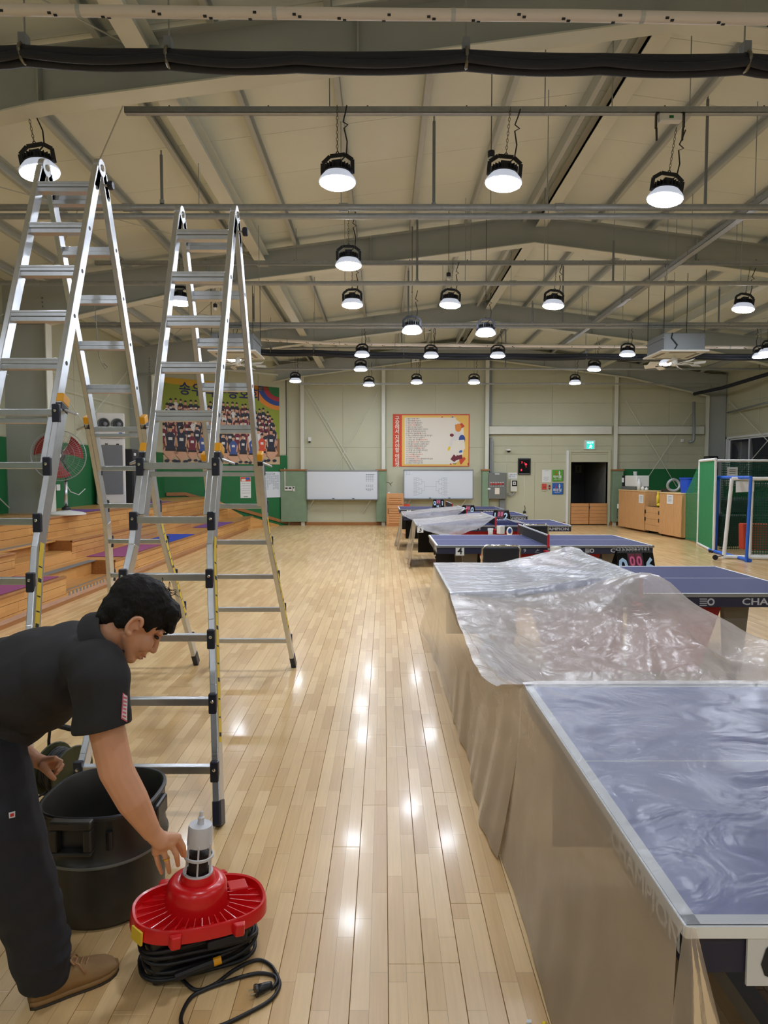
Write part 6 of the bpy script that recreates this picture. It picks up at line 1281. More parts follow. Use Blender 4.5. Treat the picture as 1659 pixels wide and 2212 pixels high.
# ================================================================ VACUUM DRUM
dc = V((-1.085, 2.555, 0)); t = thing('vacuum_drum', 'black plastic vacuum cleaner drum with an open rounded rim beside the man', 'drum', dc)
def rsq(r, z, k=2.6, n=48, sx=1.0): return [dc + V((.93 * sx * r * (abs(cos(a)) ** (2 / k)) * (1 if cos(a) >= 0 else -1), .93 * r * (abs(sin(a)) ** (2 / k)) * (1 if sin(a) >= 0 else -1), z * .96)) for a in [2 * pi * i / n for i in range(n)]]
def loft(prof, n=48):
    m = MB(); vs = []; fs = []
    for r, z, k in prof: vs += rsq(r, z, k, n)
    for i in range(len(prof) - 1):
        for j in range(n): fs.append((i * n + j, i * n + (j + 1) % n, (i + 1) * n + (j + 1) % n, (i + 1) * n + j))
    m.add(vs, fs); return m
loft([(.02, .05, 2), (.19, .045, 2.1), (.215, .0, 2.1), (.23, .02, 2.1), (.236, .12, 2.1), (.240, .245, 2.1), (.247, .25, 2.1), (.247, .262, 2.1), (.240, .268, 2.2), (.232, .30, 2.4), (.228, .42, 2.7), (.234, .428, 2.7), (.234, .440, 2.7), (.224, .444, 2.7), (.218, .436, 2.7), (.214, .30, 2.4), (.205, .06, 2.1), (.02, .055, 2)]).build('body', 'vac drum', t, smooth=True, auto=45)
m = loft([(.248, .250, 2.1), (.250, .256, 2.1), (.248, .262, 2.1)]); m.build('ridge_ring', 'panel grey', t, smooth=True)
m = loft([(.2345, .432, 2.7), (.230, .4445, 2.7), (.222, .4435, 2.7)]); m.build('rim', 'lamp body', t, smooth=True)
m = MB()
for x0_, x1_, z0_, z1_ in ((-.10, .05, .395, .425), (-.10, -.07, .315, .395), (.02, .05, .315, .395), (-.10, .05, .300, .315)): m.box(dc.x + x0_, dc.x + x1_, dc.y - .245, dc.y - .200, z0_, z1_)
m.build('handle_recess', 'vac drum', t, bevel=.006); MB().box(dc.x - .07, dc.x + .02, dc.y - .216, dc.y - .206, .315, .395).build('recess_back', 'black plastic', t)
MB().cyl(dc + V((.10, -.208, .31)), dc + V((.10, -.208, .375)), .012, n=12).build('peg_socket', 'black plastic', t)
for a in (.5, 2.4, 4.2): q = dc + V((.19 * cos(a), .19 * sin(a), .028)); MB().lathe([(.028, -.012), (.028, .012)], q - V((0, 0, .0)), 12, (cos(a + 1.5), sin(a + 1.5), 0)).build('caster', 'black rubber', t)
MB().box(dc.x + .185, dc.x + .232, dc.y - .08, dc.y + .04, .33, .40).build('latch', 'black plastic', t, bevel=.01)
# ================================================================ VACUUM MOTOR HEAD, RED, LYING UPSIDE DOWN
vc = V((-.625, 2.215, 0)); VR = radians(24)
t = thing('vacuum_motor_head', 'red vacuum motor head lying upside down with its grey float filter cage pointing up', 'vacuum head', vc)
R = Matrix.Rotation(VR, 3, 'Z'); TI = R @ Matrix.Rotation(radians(4), 3, 'Y')
def T(x, y, z): return vc + TI @ V((x, y, z - .19)) + V((0, 0, .19))
def stad(a, b, z, n=56):
    out = []
    for i in range(n):
        th = 2 * pi * i / n; k = 2.5; out.append(T(a * (abs(cos(th)) ** (2 / k)) * (1 if cos(th) >= 0 else -1), b * (abs(sin(th)) ** (2 / k)) * (1 if sin(th) >= 0 else -1), z))
    return out
def loft2(prof, n=56):
    m = MB(); vs = []; fs = []
    for a, b, z in prof: vs += stad(a, b, z, n)
    for i in range(len(prof) - 1):
        for j in range(n): fs.append((i * n + j, i * n + (j + 1) % n, (i + 1) * n + (j + 1) % n, (i + 1) * n + j))
    m.add(vs, fs); return m
LA, LB_ = .222, .150
loft2([(.02, .02, .176), (LA - .014, LB_ - .014, .178), (LA - .012, LB_ - .012, .205), (LA - .004, LB_ - .004, .207), (LA, LB_, .200), (LA + .003, LB_ + .003, .165), (LA - .006, LB_ - .006, .160), (.02, .02, .160)]).build('flange_dish', 'vac red', t, smooth=True, auto=40)
m = MB()
for i in range(30):
    a = 2 * pi * i / 30; d = V((cos(a), sin(a), 0)); k = 2.5; rr_ = 1 / ((abs(cos(a) / (LA - .016)) ** k + abs(sin(a) / (LB_ - .016)) ** k) ** (1 / k)); r0 = .098
    if rr_ > r0 + .01: p, q = d * r0, d * rr_; s = V((-d.y, d.x, 0)) * .0015; h0, h1 = .206, .186; m.add([T(*(p - s), 0) if False else T(p.x - s.x, p.y - s.y, .178), T(q.x - s.x, q.y - s.y, .178), T(q.x - s.x, q.y - s.y, h1), T(p.x - s.x, p.y - s.y, h0), T(p.x + s.x, p.y + s.y, .178), T(q.x + s.x, q.y + s.y, .178), T(q.x + s.x, q.y + s.y, h1), T(p.x + s.x, p.y + s.y, h0)], [(0, 1, 2, 3), (7, 6, 5, 4), (3, 2, 6, 7), (1, 5, 6, 2)])
m.build('ribs', 'vac red', t, kind='stuff')
def lat(prof, off=(0, 0), n=40):
    m = MB(); vs = []; fs = []
    for r, z in prof: vs += [T(off[0] + r * cos(2 * pi * j / n), off[1] + r * sin(2 * pi * j / n), z) for j in range(n)]
    for i in range(len(prof) - 1):
        for j in range(n): fs.append((i * n + j, i * n + (j + 1) % n, (i + 1) * n + (j + 1) % n, (i + 1) * n + j))
    m.add(vs, fs); return m
OF = (-.012, .012)
lat([(.106, .176), (.102, .225), (.098, .262), (.088, .276), (.066, .279), (.058, .276), (.056, .290), (.052, .300), (.044, .300)], OF).build('motor_dome', 'vac red', t, smooth=True, auto=50)
m = MB()
for cx_, cy_ in ((.135, .055),): m.prism([T(cx_ - .03, cy_ - .028, .178), T(cx_ + .035, cy_ - .03, .178), T(cx_ + .035, cy_ + .03, .178), T(cx_ - .03, cy_ + .032, .178)], TI @ V((0, 0, .028)))
m.build('switch_well', 'vac red', t, bevel=.004)
for s in (-1, 1):
    for x in (-.10, .10): m = MB(); m.prism([T(x - .022, s * (LB_ - .004), .165), T(x + .022, s * (LB_ - .004), .165), T(x + .014, s * (LB_ + .022), .165), T(x - .014, s * (LB_ + .022), .165)], TI @ V((0, 0, .038))); m.build('lug', 'vac red', t, bevel=.005)
# float cage
fg = lat([(.044, .296), (.050, .300), (.050, .306), (.043, .306)], OF, 28).build('cage_base_ring', 'filter grey', t, smooth=True, auto=40); lat([(.046, .352), (.049, .354), (.049, .362), (.046, .364), (.043, .362), (.043, .354)], OF, 28).build('cage_ring', 'filter grey', t, smooth=True, auto=40)
for i in range(6):
    a = 2 * pi * i / 6 + .3; e = (OF[0] + .046 * cos(a), OF[1] + .046 * sin(a)); MB().tube([T(*e, .302), T(OF[0] + .041 * cos(a), OF[1] + .041 * sin(a), .405)], .0035, 6).build('cage_bar', 'filter grey', t)
lat([(.039, .395), (.042, .396), (.0405, .455), (.038, .464), (.012, .466), (.010, .480), (.011, .488), (.006, .492), (.005, .508), (.001, .510)], OF, 28).build('float_cup', 'filter grey', t, smooth=True, auto=40); lat([(.001, .394), (.039, .394)], OF, 28).build('float_bottom', 'filter grey', t)
lat([(.033, .300), (.033, .366), (.02, .372), (.001, .372)], OF, 24).build('float_core', 'filter dark', t, smooth=True, auto=40)
m = MB(); m.prism([T(-.20, -.095, .160), T(.175, -.095, .160), T(.175, .10, .160), T(-.20, .10, .160)], (0, 0, .001)); base = MB(); bp = [(-.165, -.085), (.150, -.085), (.165, -.03), (.165, .085), (-.165, .085), (-.18, 0)]
base.prism([vc + R @ V((x, y, .006)) for x, y in bp], (0, 0, .158)); base.build('motor_housing', 'black plastic', t, bevel=.014)
for k in range(7):                                       # the mains cord wound round the housing
    z = .030 + k * .017; e = .006 * sin(k * 2.1); tl = .020 * sin(k * 1.3); pts = []
    for i in range(40):
        a = 2 * pi * i / 40; kk = 3.2; x = (.186 + e) * (abs(cos(a)) ** (2 / kk)) * (1 if cos(a) >= 0 else -1); y = (.104 + e) * (abs(sin(a)) ** (2 / kk)) * (1 if sin(a) >= 0 else -1); pts.append(vc + R @ V((x - .006, y, max(.0075, z + tl * x / .18 + .008 * sin(a * 2 + k)))))
    MB().tube(pts, .0066, 7, True).build('wound_cord', 'cord black', t, smooth=True)
MB().prism([vc + R @ V((x, y, .12)) for x, y in ((.0, -.145), (.13, -.140), (.13, -.10), (.0, -.10))], (0, 0, .03)).build('clip_latch', 'lamp body', t, bevel=.006)
MB().prism([vc + R @ V((x, y, .12)) for x, y in ((-.13, .10), (-.03, .10), (-.03, .165), (-.13, .165))], (0, 0, .05)).build('side_handle', 'navy plastic', t, bevel=.01)
pl_ = MB().tube([vc + R @ V((-.10, -.128, .055)), vc + R @ V((.0, -.128, .066)), vc + R @ V((.02, -.128, .068))], .014, 10).build('cord_connector', 'cord black', t); MB().cyl(vc + R @ V((.012, -.128, .067)), vc + R @ V((.045, -.128, .07)), .0125, n=10).build('connector_sleeve', 'amber plastic', t)
MB().prism([T(-LA + .006, -.05, .155), T(-LA + .03, -.10, .155), T(-LA + .024, -.103, .155), T(-LA - .001, -.052, .155)], TI @ V((0, 0, .042))).build('yellow_sticker', 'yellow tape', t)
# loose mains cord and plug on the floor
def C2(x, y): q = P(x / 2.514, 1720 + y / 2.514, Z=.007); return q
import itertools
def spl(pts, n=8):
    pts = [V(p) for p in pts]; out = []
    for i in range(len(pts) - 1):
        p0, p1, p2, p3 = pts[max(i - 1, 0)], pts[i], pts[i + 1], pts[min(i + 2, len(pts) - 1)]
        for k in range(n):
            u = k / n; out.append(.5 * ((2 * p1) + (p2 - p0) * u + (2 * p0 - 5 * p1 + 4 * p2 - p3) * u * u + (3 * p1 - p0 - 3 * p2 + p3) * u ** 3))
    return out + [pts[-1]]
t = thing('extension_cord', 'black power cord looping on the floor with a two pin plug near the red head', 'cord', C2(1300, 1000))
MB().tube(spl([C2(960, 1035) + V((0, .03, .01)), C2(1060, 1052), C2(1160, 1025), C2(1270, 945), C2(1390, 890), C2(1465, 915), C2(1508, 980), C2(1516, 1035), C2(1470, 1105), C2(1360, 1170), C2(1200, 1245), C2(1090, 1262), C2(1000, 1255), C2(985, 1190), C2(1035, 1095), C2(1110, 1052), C2(1200, 1018), C2(1300, 985), C2(1400, 962), C2(1480, 972), C2(1502, 1000), C2(1490, 1030), C2(1470, 1045)]), .0062, 7).build('cord', 'cord black', t, smooth=True)
a, b = C2(1476, 1040), C2(1392, 1072); d = (b - a).normalized(); a.z = b.z = .017
MB().tube([a - d * .0, a + d * .012, a + d * .03, a + d * .052], .011, 12, r2=.017).build('plug_body', 'black plastic', t, smooth=True); MB().lathe([(.017, 0), (.019, .003), (.019, .010)], a + d * .045, 16, d).build('plug_face', 'black plastic', t)
s = V((-d.y, d.x, 0)) * .0095
for g in (-1, 1): MB().cyl(a + d * .055 + s * g, a + d * .074 + s * g, .0024, n=8).build('pin', 'chrome', t)
# ================================================================ CABLE REEL BEHIND THE DRUM
t = thing('cable_reel', 'olive metal cable reel with black cable and a black grip handle behind the drum', 'cable reel', P(140, 1680, Y=3.32)); qc = P(136, 1662, Y=3.32); ax = V((.93, -.36, 0)).normalized(); rr0 = .128; qc.z = rr0 + .035
for s in (-.065, .065): MB().lathe([(.02, -.004), (rr0, -.004), (rr0 + .004, 0), (rr0, .004), (.02, .004)], qc + ax * s, 28, ax).build('side_disc', 'reel olive', t, smooth=True, auto=40)
MB().lathe([(.05, -.06), (.05, .06)], qc, 20, ax).build('core', 'reel olive', t)
u = ax.orthogonal().normalized(); w = ax.cross(u)
MB().tube([qc + ax * (-.052 + .104 * (i / 200)) + (u * cos(2 * pi * i / 20) + w * sin(2 * pi * i / 20)) * (.098 + .006 * sin(i)) for i in range(201)], .0075, 6).build('wound_cable', 'cord black', t, smooth=True)
sd = V((-ax.y, ax.x, 0)); m = MB()
for s in (-.09, .09): m.tube([qc + ax * s + sd * .13 + V((0, 0, -qc.z + .012)), qc + ax * s + sd * .05 + V((0, 0, -.05)), qc + ax * s + V((0, 0, .0)), qc + ax * s - sd * .05 + V((0, 0, -.05)), qc + ax * s - sd * .13 + V((0, 0, -qc.z + .012))], .008, 8)
m.tube([qc + ax * -.09 + sd * .13 + V((0, 0, -qc.z + .012)), qc + ax * .09 + sd * .13 + V((0, 0, -qc.z + .012))], .008, 8); m.tube([qc + ax * -.09 - sd * .13 + V((0, 0, -qc.z + .012)), qc + ax * .09 - sd * .13 + V((0, 0, -qc.z + .012))], .008, 8); m.build('stand_frame', 'black plastic', t, smooth=True)
h0 = qc + ax * -.09; MB().tube([h0, h0 + V((0, 0, .14)), h0 + ax * .01 + V((0, 0, .20)), h0 + ax * .05 + V((0, 0, .228))], .008, 8).build('carry_bar', 'black plastic', t, smooth=True); MB().tube([h0 + ax * .045 + V((0, 0, .228)), h0 + ax * .15 + V((0, 0, .222))], .014, 12).build('grip', 'black rubber', t, smooth=True)
MB().tube([qc + ax * .0 + V((-.03, -.10, -.06)), qc + V((-.10, -.13, -.10)), qc + V((-.16, -.10, -.155))], .006, 6).build('loose_cable', 'cord black', t, smooth=True)
tag(MB().prism([P(1137, 2206, Z=.001), P(1148, 2206, Z=.001), P(1148, 2213, Z=.001), P(1137, 2213, Z=.001)], (0, 0, .006)).build('white_scrap', 'paper'), 'tiny white scrap on the floor at the lower edge of the photo', 'scrap'); tag(MB().ell(P(1176, 2212, Z=.01), (.008, .008, .008), 10, 8).build('yellow_bit', 'yellow', smooth=True), 'tiny yellow bit on the floor at the lower edge of the photo', 'scrap')
# ================================================================ THE MAN BENDING OVER THE VACUUM PARTS
from mathutils.bvhtree import BVHTree
def capsule(mb, p0, r0, p1, r1, n=14):
    p0, p1 = V(p0), V(p1); ax = p1 - p0; L = ax.length; prof = []
    for i in range(6): a = pi / 2 * i / 5; prof.append((r0 * sin(a), -r0 * cos(a)))
    for i in range(6): a = pi / 2 * i / 5; prof.append((r1 * cos(a), L + r1 * sin(a)))
    mb.lathe(prof, p0, n, ax / L)
def chain(mb, pts, rs):
    for a, b, ra, rb__ in zip(pts, pts[1:], rs, rs[1:]): capsule(mb, a, ra, b, rb__)
def remesh(mb, name, mt, parent, voxel, sm=6, disp=None, cutf=None):
    me = bpy.data.meshes.new('tmp'); me.from_pydata([tuple(p) for p in mb.v], [], mb.f); ob = bpy.data.objects.new('tmp', me); COL.objects.link(ob)
    md = ob.modifiers.new('r', 'REMESH'); md.mode = 'VOXEL'; md.voxel_size = voxel
    if sm: ms = ob.modifiers.new('s', 'SMOOTH'); ms.factor = .5; ms.iterations = sm
    dg = bpy.context.evaluated_depsgraph_get(); out = bpy.data.meshes.new_from_object(ob.evaluated_get(dg)); bpy.data.objects.remove(ob); bpy.data.meshes.remove(me)
    vs = [v.co.copy() for v in out.vertices]
    if disp: vs = [v + vn.normal * disp(v) for v, vn in zip(vs, out.vertices)]
    fs = [tuple(p.vertices) for p in out.polygons]; bpy.data.meshes.remove(out)
    if cutf:                                              # straight hem: cut the cloth along a plane
        hp_, hn_, rad_ = cutf; bm = bmesh.new(); bv_ = [bm.verts.new(v) for v in vs]
        for f in fs: bm.faces.new([bv_[i] for i in f])
        near = lambda v: ((v.co - hp_) - hn_ * (v.co - hp_).dot(hn_)).length < rad_ and abs((v.co - hp_).dot(hn_)) < .16
        fsel = [f for f in bm.faces if all(near(v) for v in f.verts)]; es = set(e_ for f in fsel for e_ in f.edges); vv = set(v for f in fsel for v in f.verts)
        bmesh.ops.bisect_plane(bm, geom=fsel + list(es) + list(vv), plane_co=hp_, plane_no=hn_, clear_outer=True)
        bm.verts.index_update(); vs = [v.co.copy() for v in bm.verts]; fs = [tuple(v.index for v in f.verts) for f in bm.faces]; bm.free()
    m = MB(); m.add(vs, fs); o = m.build(name, mt, parent, smooth=True); return o, BVHTree.FromPolygons(vs, fs)
man = thing('person', 'man in black polo shirt and dark jeans bending over to reach a vacuum filter', 'person', (-1.2, 2.15, 0))
# ---- head frame: f forward, r his right, u up
yaw, pd = radians(30), radians(44); hd = V((cos(yaw), sin(yaw), 0)); Z = V((0, 0, 1))
hf = hd * cos(pd) - Z * sin(pd); hu = hd * sin(pd) + Z * cos(pd); hr = hf.cross(hu)
HC = P(297, 1334, Y=2.13); HS = 1.0
HR = Matrix((hf, hr, hu)).transposed()
def Hh(f, r, u): return HC + HR @ (V((f, r, u)) * HS)
body = MB()
def hell(mb, c, rad): mb.ell(Hh(*c), tuple(x * HS for x in rad), 22, 16, HR)
def hcap(mb, a, ra, b, rb__): capsule(mb, Hh(*a), ra * HS, Hh(*b), rb__ * HS)
hell(body, (-.012, 0, .018), (.096, .076, .090)); hell(body, (.034, 0, -.050), (.058, .060, .072)); hell(body, (.066, 0, -.108), (.024, .026, .018))
for s in (-1, 1):
    hcap(body, (.0, s * .056, -.055), .020, (.058, s * .022, -.106), .018); hell(body, (.062, s * .040, -.045), (.027, .022, .030)); hcap(body, (.078, s * .040, .010), .011, (.090, s * .010, .010), .012)
    hell(body, (.097, s * .012, -.052), (.011, .008, .008))
hcap(body, (.088, 0, .002), .009, (.108, 0, -.040), .012); hell(body, (.110, 0, -.048), (.013, .012, .011)); hell(body, (.086, 0, -.070), (.016, .026, .014))
hell(body, (.094, 0, -.077), (.010, .022, .0065)); hell(body, (.091, 0, -.090), (.010, .020, .0065))
for s in (-1, 1):                                       # ears: rim, lobe, tragus
    ring = [Hh(-.012 + .017 * cos(a), s * (.078 + .010 * max(0, sin(a + .6))), -.022 + .029 * sin(a)) for a in [radians(d) for d in range(20, 300, 28)]]
    chain(body, ring, [.0062] * len(ring)); hell(body, (-.010, s * .0735, -.022), (.014, .003, .024)); hell(body, (-.004, s * .077, -.050), (.008, .006, .009)); hell(body, (.006, s * .077, -.024), (.005, .005, .007))
nb = P(222, 1400, Y=2.15)
chain(body, [Hh(-.030, 0, -.030), Hh(-.035, 0, -.085), nb, nb + V((-.08, 0, -.06))], [.056, .053, .056, .055])
# ---- torso under the shirt, arms, hands
SH = P(206, 1450, Y=1.985); EL = P(250, 1662, Y=1.945); WR = P(327, 1796, Y=1.99)
chain(body, [nb + V((-.06, 0, -.05)), P(60, 1480, Y=2.15), P(-60, 1590, Y=2.15)], [.10, .13, .13])
chain(body, [nb + V((-.06, -.0, -.09)), SH], [.05, .050])
chain(body, [SH, P(232, 1580, Y=1.955), EL, P(286, 1728, Y=1.95), WR], [.057, .051, .049, .046, .0285])
def hand(mb, wrist, palm_c, kn, mids, tips, th, rf=.0078):
    chain(mb, [wrist, palm_c], [.0265, .026])
    for k in kn: capsule(mb, palm_c.lerp(wrist, .35), .018, k, .0122)
    for a, b in zip(kn, kn[1:]): capsule(mb, a, .0118, b, .0118)
    for k, m_, t_, sc_ in zip(kn, mids, tips, (.90, 1.0, 1.05, 1.0)): chain(mb, [k, m_, m_.lerp(t_, .55) , t_], [rf * 1.22 * sc_, rf * 1.10 * sc_, rf * 1.0 * sc_, rf * .88 * sc_])
    chain(mb, th, [.016, .0125, .0105, .009])
Yk = 2.02
kn = [P(336, 1841, Y=Yk + .008), P(352, 1834, Y=Yk - .005), P(369, 1823, Y=Yk - .004), P(384, 1808, Y=Yk + .010)]
md = [P(341, 1864, Y=Yk + .014), P(361, 1860, Y=Yk + .002), P(381, 1846, Y=Yk + .004), P(396, 1828, Y=Yk + .022)]
tp = [P(349, 1886, Y=Yk + .040), P(366, 1884, Y=Yk + .036), P(385, 1869, Y=Yk + .044), P(399, 1849, Y=Yk + .056)]
hand(body, WR, P(348, 1818, Y=2.005), kn, md, tp, [P(352, 1806, Y=2.03), P(376, 1812, Y=2.072), P(389, 1830, Y=2.092), P(396, 1846, Y=2.098)])
LS, LE, LW = V((-1.06, 2.36, 1.02)), P(-10, 1590, Y=2.50), P(72, 1640, Y=2.43)
chain(body, [nb + V((-.08, .05, -.10)), LS, LE, LW.lerp(LE, .5), LW], [.05, .055, .045, .043, .029])
kn = [P(112, 1656, Y=2.47), P(117, 1652, Y=2.45), P(119, 1646, Y=2.43), P(118, 1639, Y=2.41)]
md = [P(124, 1664, Y=2.475), P(131, 1660, Y=2.455), P(134, 1653, Y=2.435), P(132, 1645, Y=2.412)]
tp = [P(117, 1675, Y=2.45), P(121, 1672, Y=2.43), P(124, 1666, Y=2.41), P(122, 1657, Y=2.395)]
hand(body, LW, P(93, 1648, Y=2.43), kn, md, tp, [P(92, 1655, Y=2.40), P(104, 1668, Y=2.39), P(110, 1676, Y=2.392), P(117, 1682, Y=2.40)])
# legs inside the jeans
HPR, KNR, ANR = P(-45, 1640, Y=2.04), P(42, 1880, Y=2.0), P(100, 2120, Y=2.05)
chain(body, [P(-60, 1590, Y=2.15), HPR, KNR, ANR, V((ANR.x, ANR.y, .055))], [.12, .085, .055, .038, .036]); ANL = V((-1.60, 2.50, .10))
chain(body, [P(-60, 1590, Y=2.15), V((-1.40, 2.28, .76)), V((-1.50, 2.36, .44)), ANL, V((-1.59, 2.48, .055))], [.12, .085, .055, .038, .036])
bo, bbv = remesh(body, 'body', 'skin', man, .0036, 3)
# face details
for s in (-1, 1):
    e = MB().ell(Hh(.0815, s * .031, -.010), (.0095, .0125, .0055), 12, 8, HR).build('eye', 'eye dark', man, smooth=True)
    MB().tube([Hh(.087, s * .048, .012), Hh(.0985, s * .032, .018), Hh(.101, s * .014, .014)], .0035, 6).build('eyebrow', 'hair', man, smooth=True)
MB().ell(Hh(.098, 0, -.0785), (.0085, .021, .0042), 14, 8, HR).build('lips', 'lips', man, smooth=True); MB().ell(Hh(.095, 0, -.0880), (.0085, .018, .0042), 14, 8, HR).build('lips', 'lips', man, smooth=True)
# hair
hr_ = MB()
hell(hr_, (-.020, 0, .040), (.108, .088, .090)); hell(hr_, (.050, 0, .070), (.056, .072, .044)); hell(hr_, (.082, .012, .048), (.026, .052, .026)); hell(hr_, (.092, -.03, .032), (.016, .026, .018)); hell(hr_, (.094, .034, .034), (.015, .026, .018)); hell(hr_, (-.072, 0, -.010), (.046, .068, .062)); hell(hr_, (-.078, 0, -.050), (.030, .050, .040))
for s in (-1, 1): hell(hr_, (-.004, s * .068, .028), (.060, .020, .036)); hell(hr_, (.030, s * .069, .004), (.012, .010, .022)); hell(hr_, (-.046, s * .062, -.020), (.026, .020, .040))
ho, _ = remesh(hr_, 'hair', 'hair', man, .005, 3, lambda v: .0045 * noise.noise(v * 42) + .0025 * noise.noise(v * 110))
wr_ = random.Random(4)
for i in range(16):
    a = wr_.uniform(-.9, .9); b = wr_.uniform(.2, 1.5); p = V((-.02 + .10 * sin(b) * cos(a), .08 * sin(a), .04 + .088 * cos(b) * .98)); q = p + V((wr_.uniform(-.02, .035), wr_.uniform(-.02, .02), wr_.uniform(.005, .03))); q2 = q + V((wr_.uniform(.0, .03), wr_.uniform(-.015, .015), wr_.uniform(-.02, .012)))
    MB().tube(spl([Hh(*p), Hh(*q), Hh(*q2)], 4), .0016, 4, r2=.0006).build('hair_lock', 'hair', ho, smooth=True)
# shirt
sh = MB(); TR = Matrix((P(150, 1450, Y=2.15) - P(-60, 1530, Y=2.15)).normalized() * 1 for _ in (0,)) if False else None
axd = (P(160, 1440, Y=2.15) - P(-60, 1520, Y=2.15)).normalized(); ayd = V((0, 1, 0)); azd = axd.cross(ayd); TRm = Matrix((axd, ayd, azd)).transposed()
for px, py, rad in ((148, 1440, (.13, .205, .138)), (85, 1462, (.16, .205, .158)), (10, 1490, (.17, .20, .165)), (-60, 1530, (.16, .195, .160)), (96, 1520, (.09, .15, .085)), (35, 1560, (.11, .17, .085)), (178, 1428, (.085, .17, .110))): sh.ell(P(px, py, Y=2.16), rad, 24, 16, TRm)
chain(sh, [P(207, 1440, Y=1.99), P(216, 1474, Y=1.965), P(221, 1568, Y=1.95)], [.078, .082, .080]); chain(sh, [P(172, 1428, Y=2.08), P(204, 1442, Y=1.99)], [.075, .075])
for px, py, r in ((186, 1562, .022), (203, 1568, .024), (252, 1574, .022), (266, 1576, .018)): capsule(sh, P(px - 1, py - 40, Y=1.95), r * 1.3, P(px, py, Y=1.945), r)
chain(sh, [V((-1.02, 2.34, 1.05)), LS + V((-.02, .02, -.02)), LS.lerp(LE, .5)], [.085, .085, .075]); chain(sh, [nb + V((-.05, 0, -.045)), nb + V((-.005, 0, -.004))], [.10, .070])
def shirt_fold(v):
    return .009 * noise.noise(V((v.x * 9 + v.z * 4, v.y * 6, v.z * 5 - v.x * 6))) + .006 * (1 - abs(noise.noise(V((v.x * 7 - v.z * 9, v.y * 5, v.z * 3)))) * 2)
def trim_cut(hp, hd_, rad):
    return (hp, hd_, rad)
hp = P(221, 1571, Y=1.95); hdn = (P(225, 1640, Y=1.94) - P(214, 1470, Y=1.965)).normalized() + V((.10, 0, 0)); hdn.normalize()
so, sbv = remesh(sh, 'polo_shirt', 'shirt black', man, .0075, 8, shirt_fold, trim_cut(hp, hdn, .15))
sld = so.modifiers.new('cloth', 'SOLIDIFY'); sld.thickness = .004; sld.offset = -1
nd = V((.80, -.22, .48)).normalized(); CC_ = P(238, 1371, Y=2.085); cu = nd.orthogonal().normalized(); cw = nd.cross(cu); m = MB(); vs = []; nC = 30
for k, (rr_, hh_) in enumerate(((.074, -.03), (.066, .010), (.063, .026), (.069, .028), (.080, .004), (.094, -.034))):
    vs += [CC_ + nd * (hh_ + .003 * sin(3 * a)) + (cu * cos(a) + cw * sin(a)) * rr_ for a in [2 * pi * i / nC for i in range(nC)]]
m.add(vs, [(k * nC + j, k * nC + (j + 1) % nC, (k + 1) * nC + (j + 1) % nC, (k + 1) * nC + j) for k in range(5) for j in range(nC)]); m.build('collar', 'shirt black', so, smooth=True)
# sleeve patch and jeans label laid on the cloth
def on_cloth(bv, px, py, off, far=3.0):
    o = V((0, 0, CAMH)); h = bv.ray_cast(o, ray(px, py).normalized(), far); 
    return None if h[0] is None else h[0] + h[1] * off * (1 if h[1].dot(ray(px, py)) < 0 else -1)
def decal(bv, quad, nu, nv, off, name, mt, parent):
    last = None; g = []
    for j in range(nv + 1):
        for i in range(nu + 1):
            u, v = i / nu, j / nv; x = (quad[0][0] * (1 - u) + quad[1][0] * u) * (1 - v) + (quad[3][0] * (1 - u) + quad[2][0] * u) * v; y = (quad[0][1] * (1 - u) + quad[1][1] * u) * (1 - v) + (quad[3][1] * (1 - u) + quad[2][1] * u) * v
            p = None
            for back in range(14):
                p = on_cloth(bv, x - back * 1.5, y, off)
                if p is not None: break
            g.append(p if p is not None else V((0, 0, 0)))
    m = MB(); m.add(g, [(j * (nu + 1) + i, j * (nu + 1) + i + 1, (j + 1) * (nu + 1) + i + 1, (j + 1) * (nu + 1) + i) for j in range(nv) for i in range(nu)]); return m.build(name, mt, parent, smooth=True)
pq = [(264, 1496), (274, 1503), (274, 1560), (260, 1552)]
M('patch pink', (214, 104, 122), .7); dp = decal(sbv, pq, 4, 10, .002, 'sleeve_patch', 'patch pink', so); decal(sbv, [(265.5, 1499), (273, 1505), (273, 1556.5), (261.5, 1549.5)], 4, 10, .0035, 'patch_field', 'paper', dp if False else so)
for k in range(6):
    y = 1504 + k * 8; decal(sbv, [(265 - k * .5, y), (271.5 - k * .2, y + 2.5), (271.5 - k * .2, y + 6.5), (264.5 - k * .5, y + 4)], 2, 2, .0045, 'patch_letter', 'patch pink', so)
# jeans
jn = MB()
jn.ell(P(-75, 1590, Y=2.16), (.17, .185, .15), 22, 14); chain(jn, [P(-40, 1640, Y=2.05), P(8, 1790, Y=2.0), P(45, 1900, Y=2.0), P(80, 2022, Y=2.02), P(95, 2100, Y=2.045)], [.135, .108, .098, .088, .078]); chain(jn, [V((-1.38, 2.27, .76)), V((-1.47, 2.35, .46)), V((-1.58, 2.48, .14))], [.13, .10, .085])
for py, px, r in ((2062, 92, .080), (2030, 84, .092), (2000, 74, .088), (1945, 58, .098)): jn.ell(P(px, py, Y=2.03), (r * 1.02, r, .022), 20, 8)
jo, jbv = remesh(jn, 'jeans', 'jeans', man, .008, 5, lambda v: .008 * noise.noise(V((v.x * 6, v.y * 6, v.z * 16))) + .003 * (1 - 2 * abs(noise.noise(V((v.x * 5 + v.z * 8, v.y * 5, v.z * 9))))), trim_cut(V((-1.06, 2.04, .052)), V((0, 0, -1)), .25))
sld = jo.modifiers.new('cloth', 'SOLIDIFY'); sld.thickness = .004; sld.offset = -1
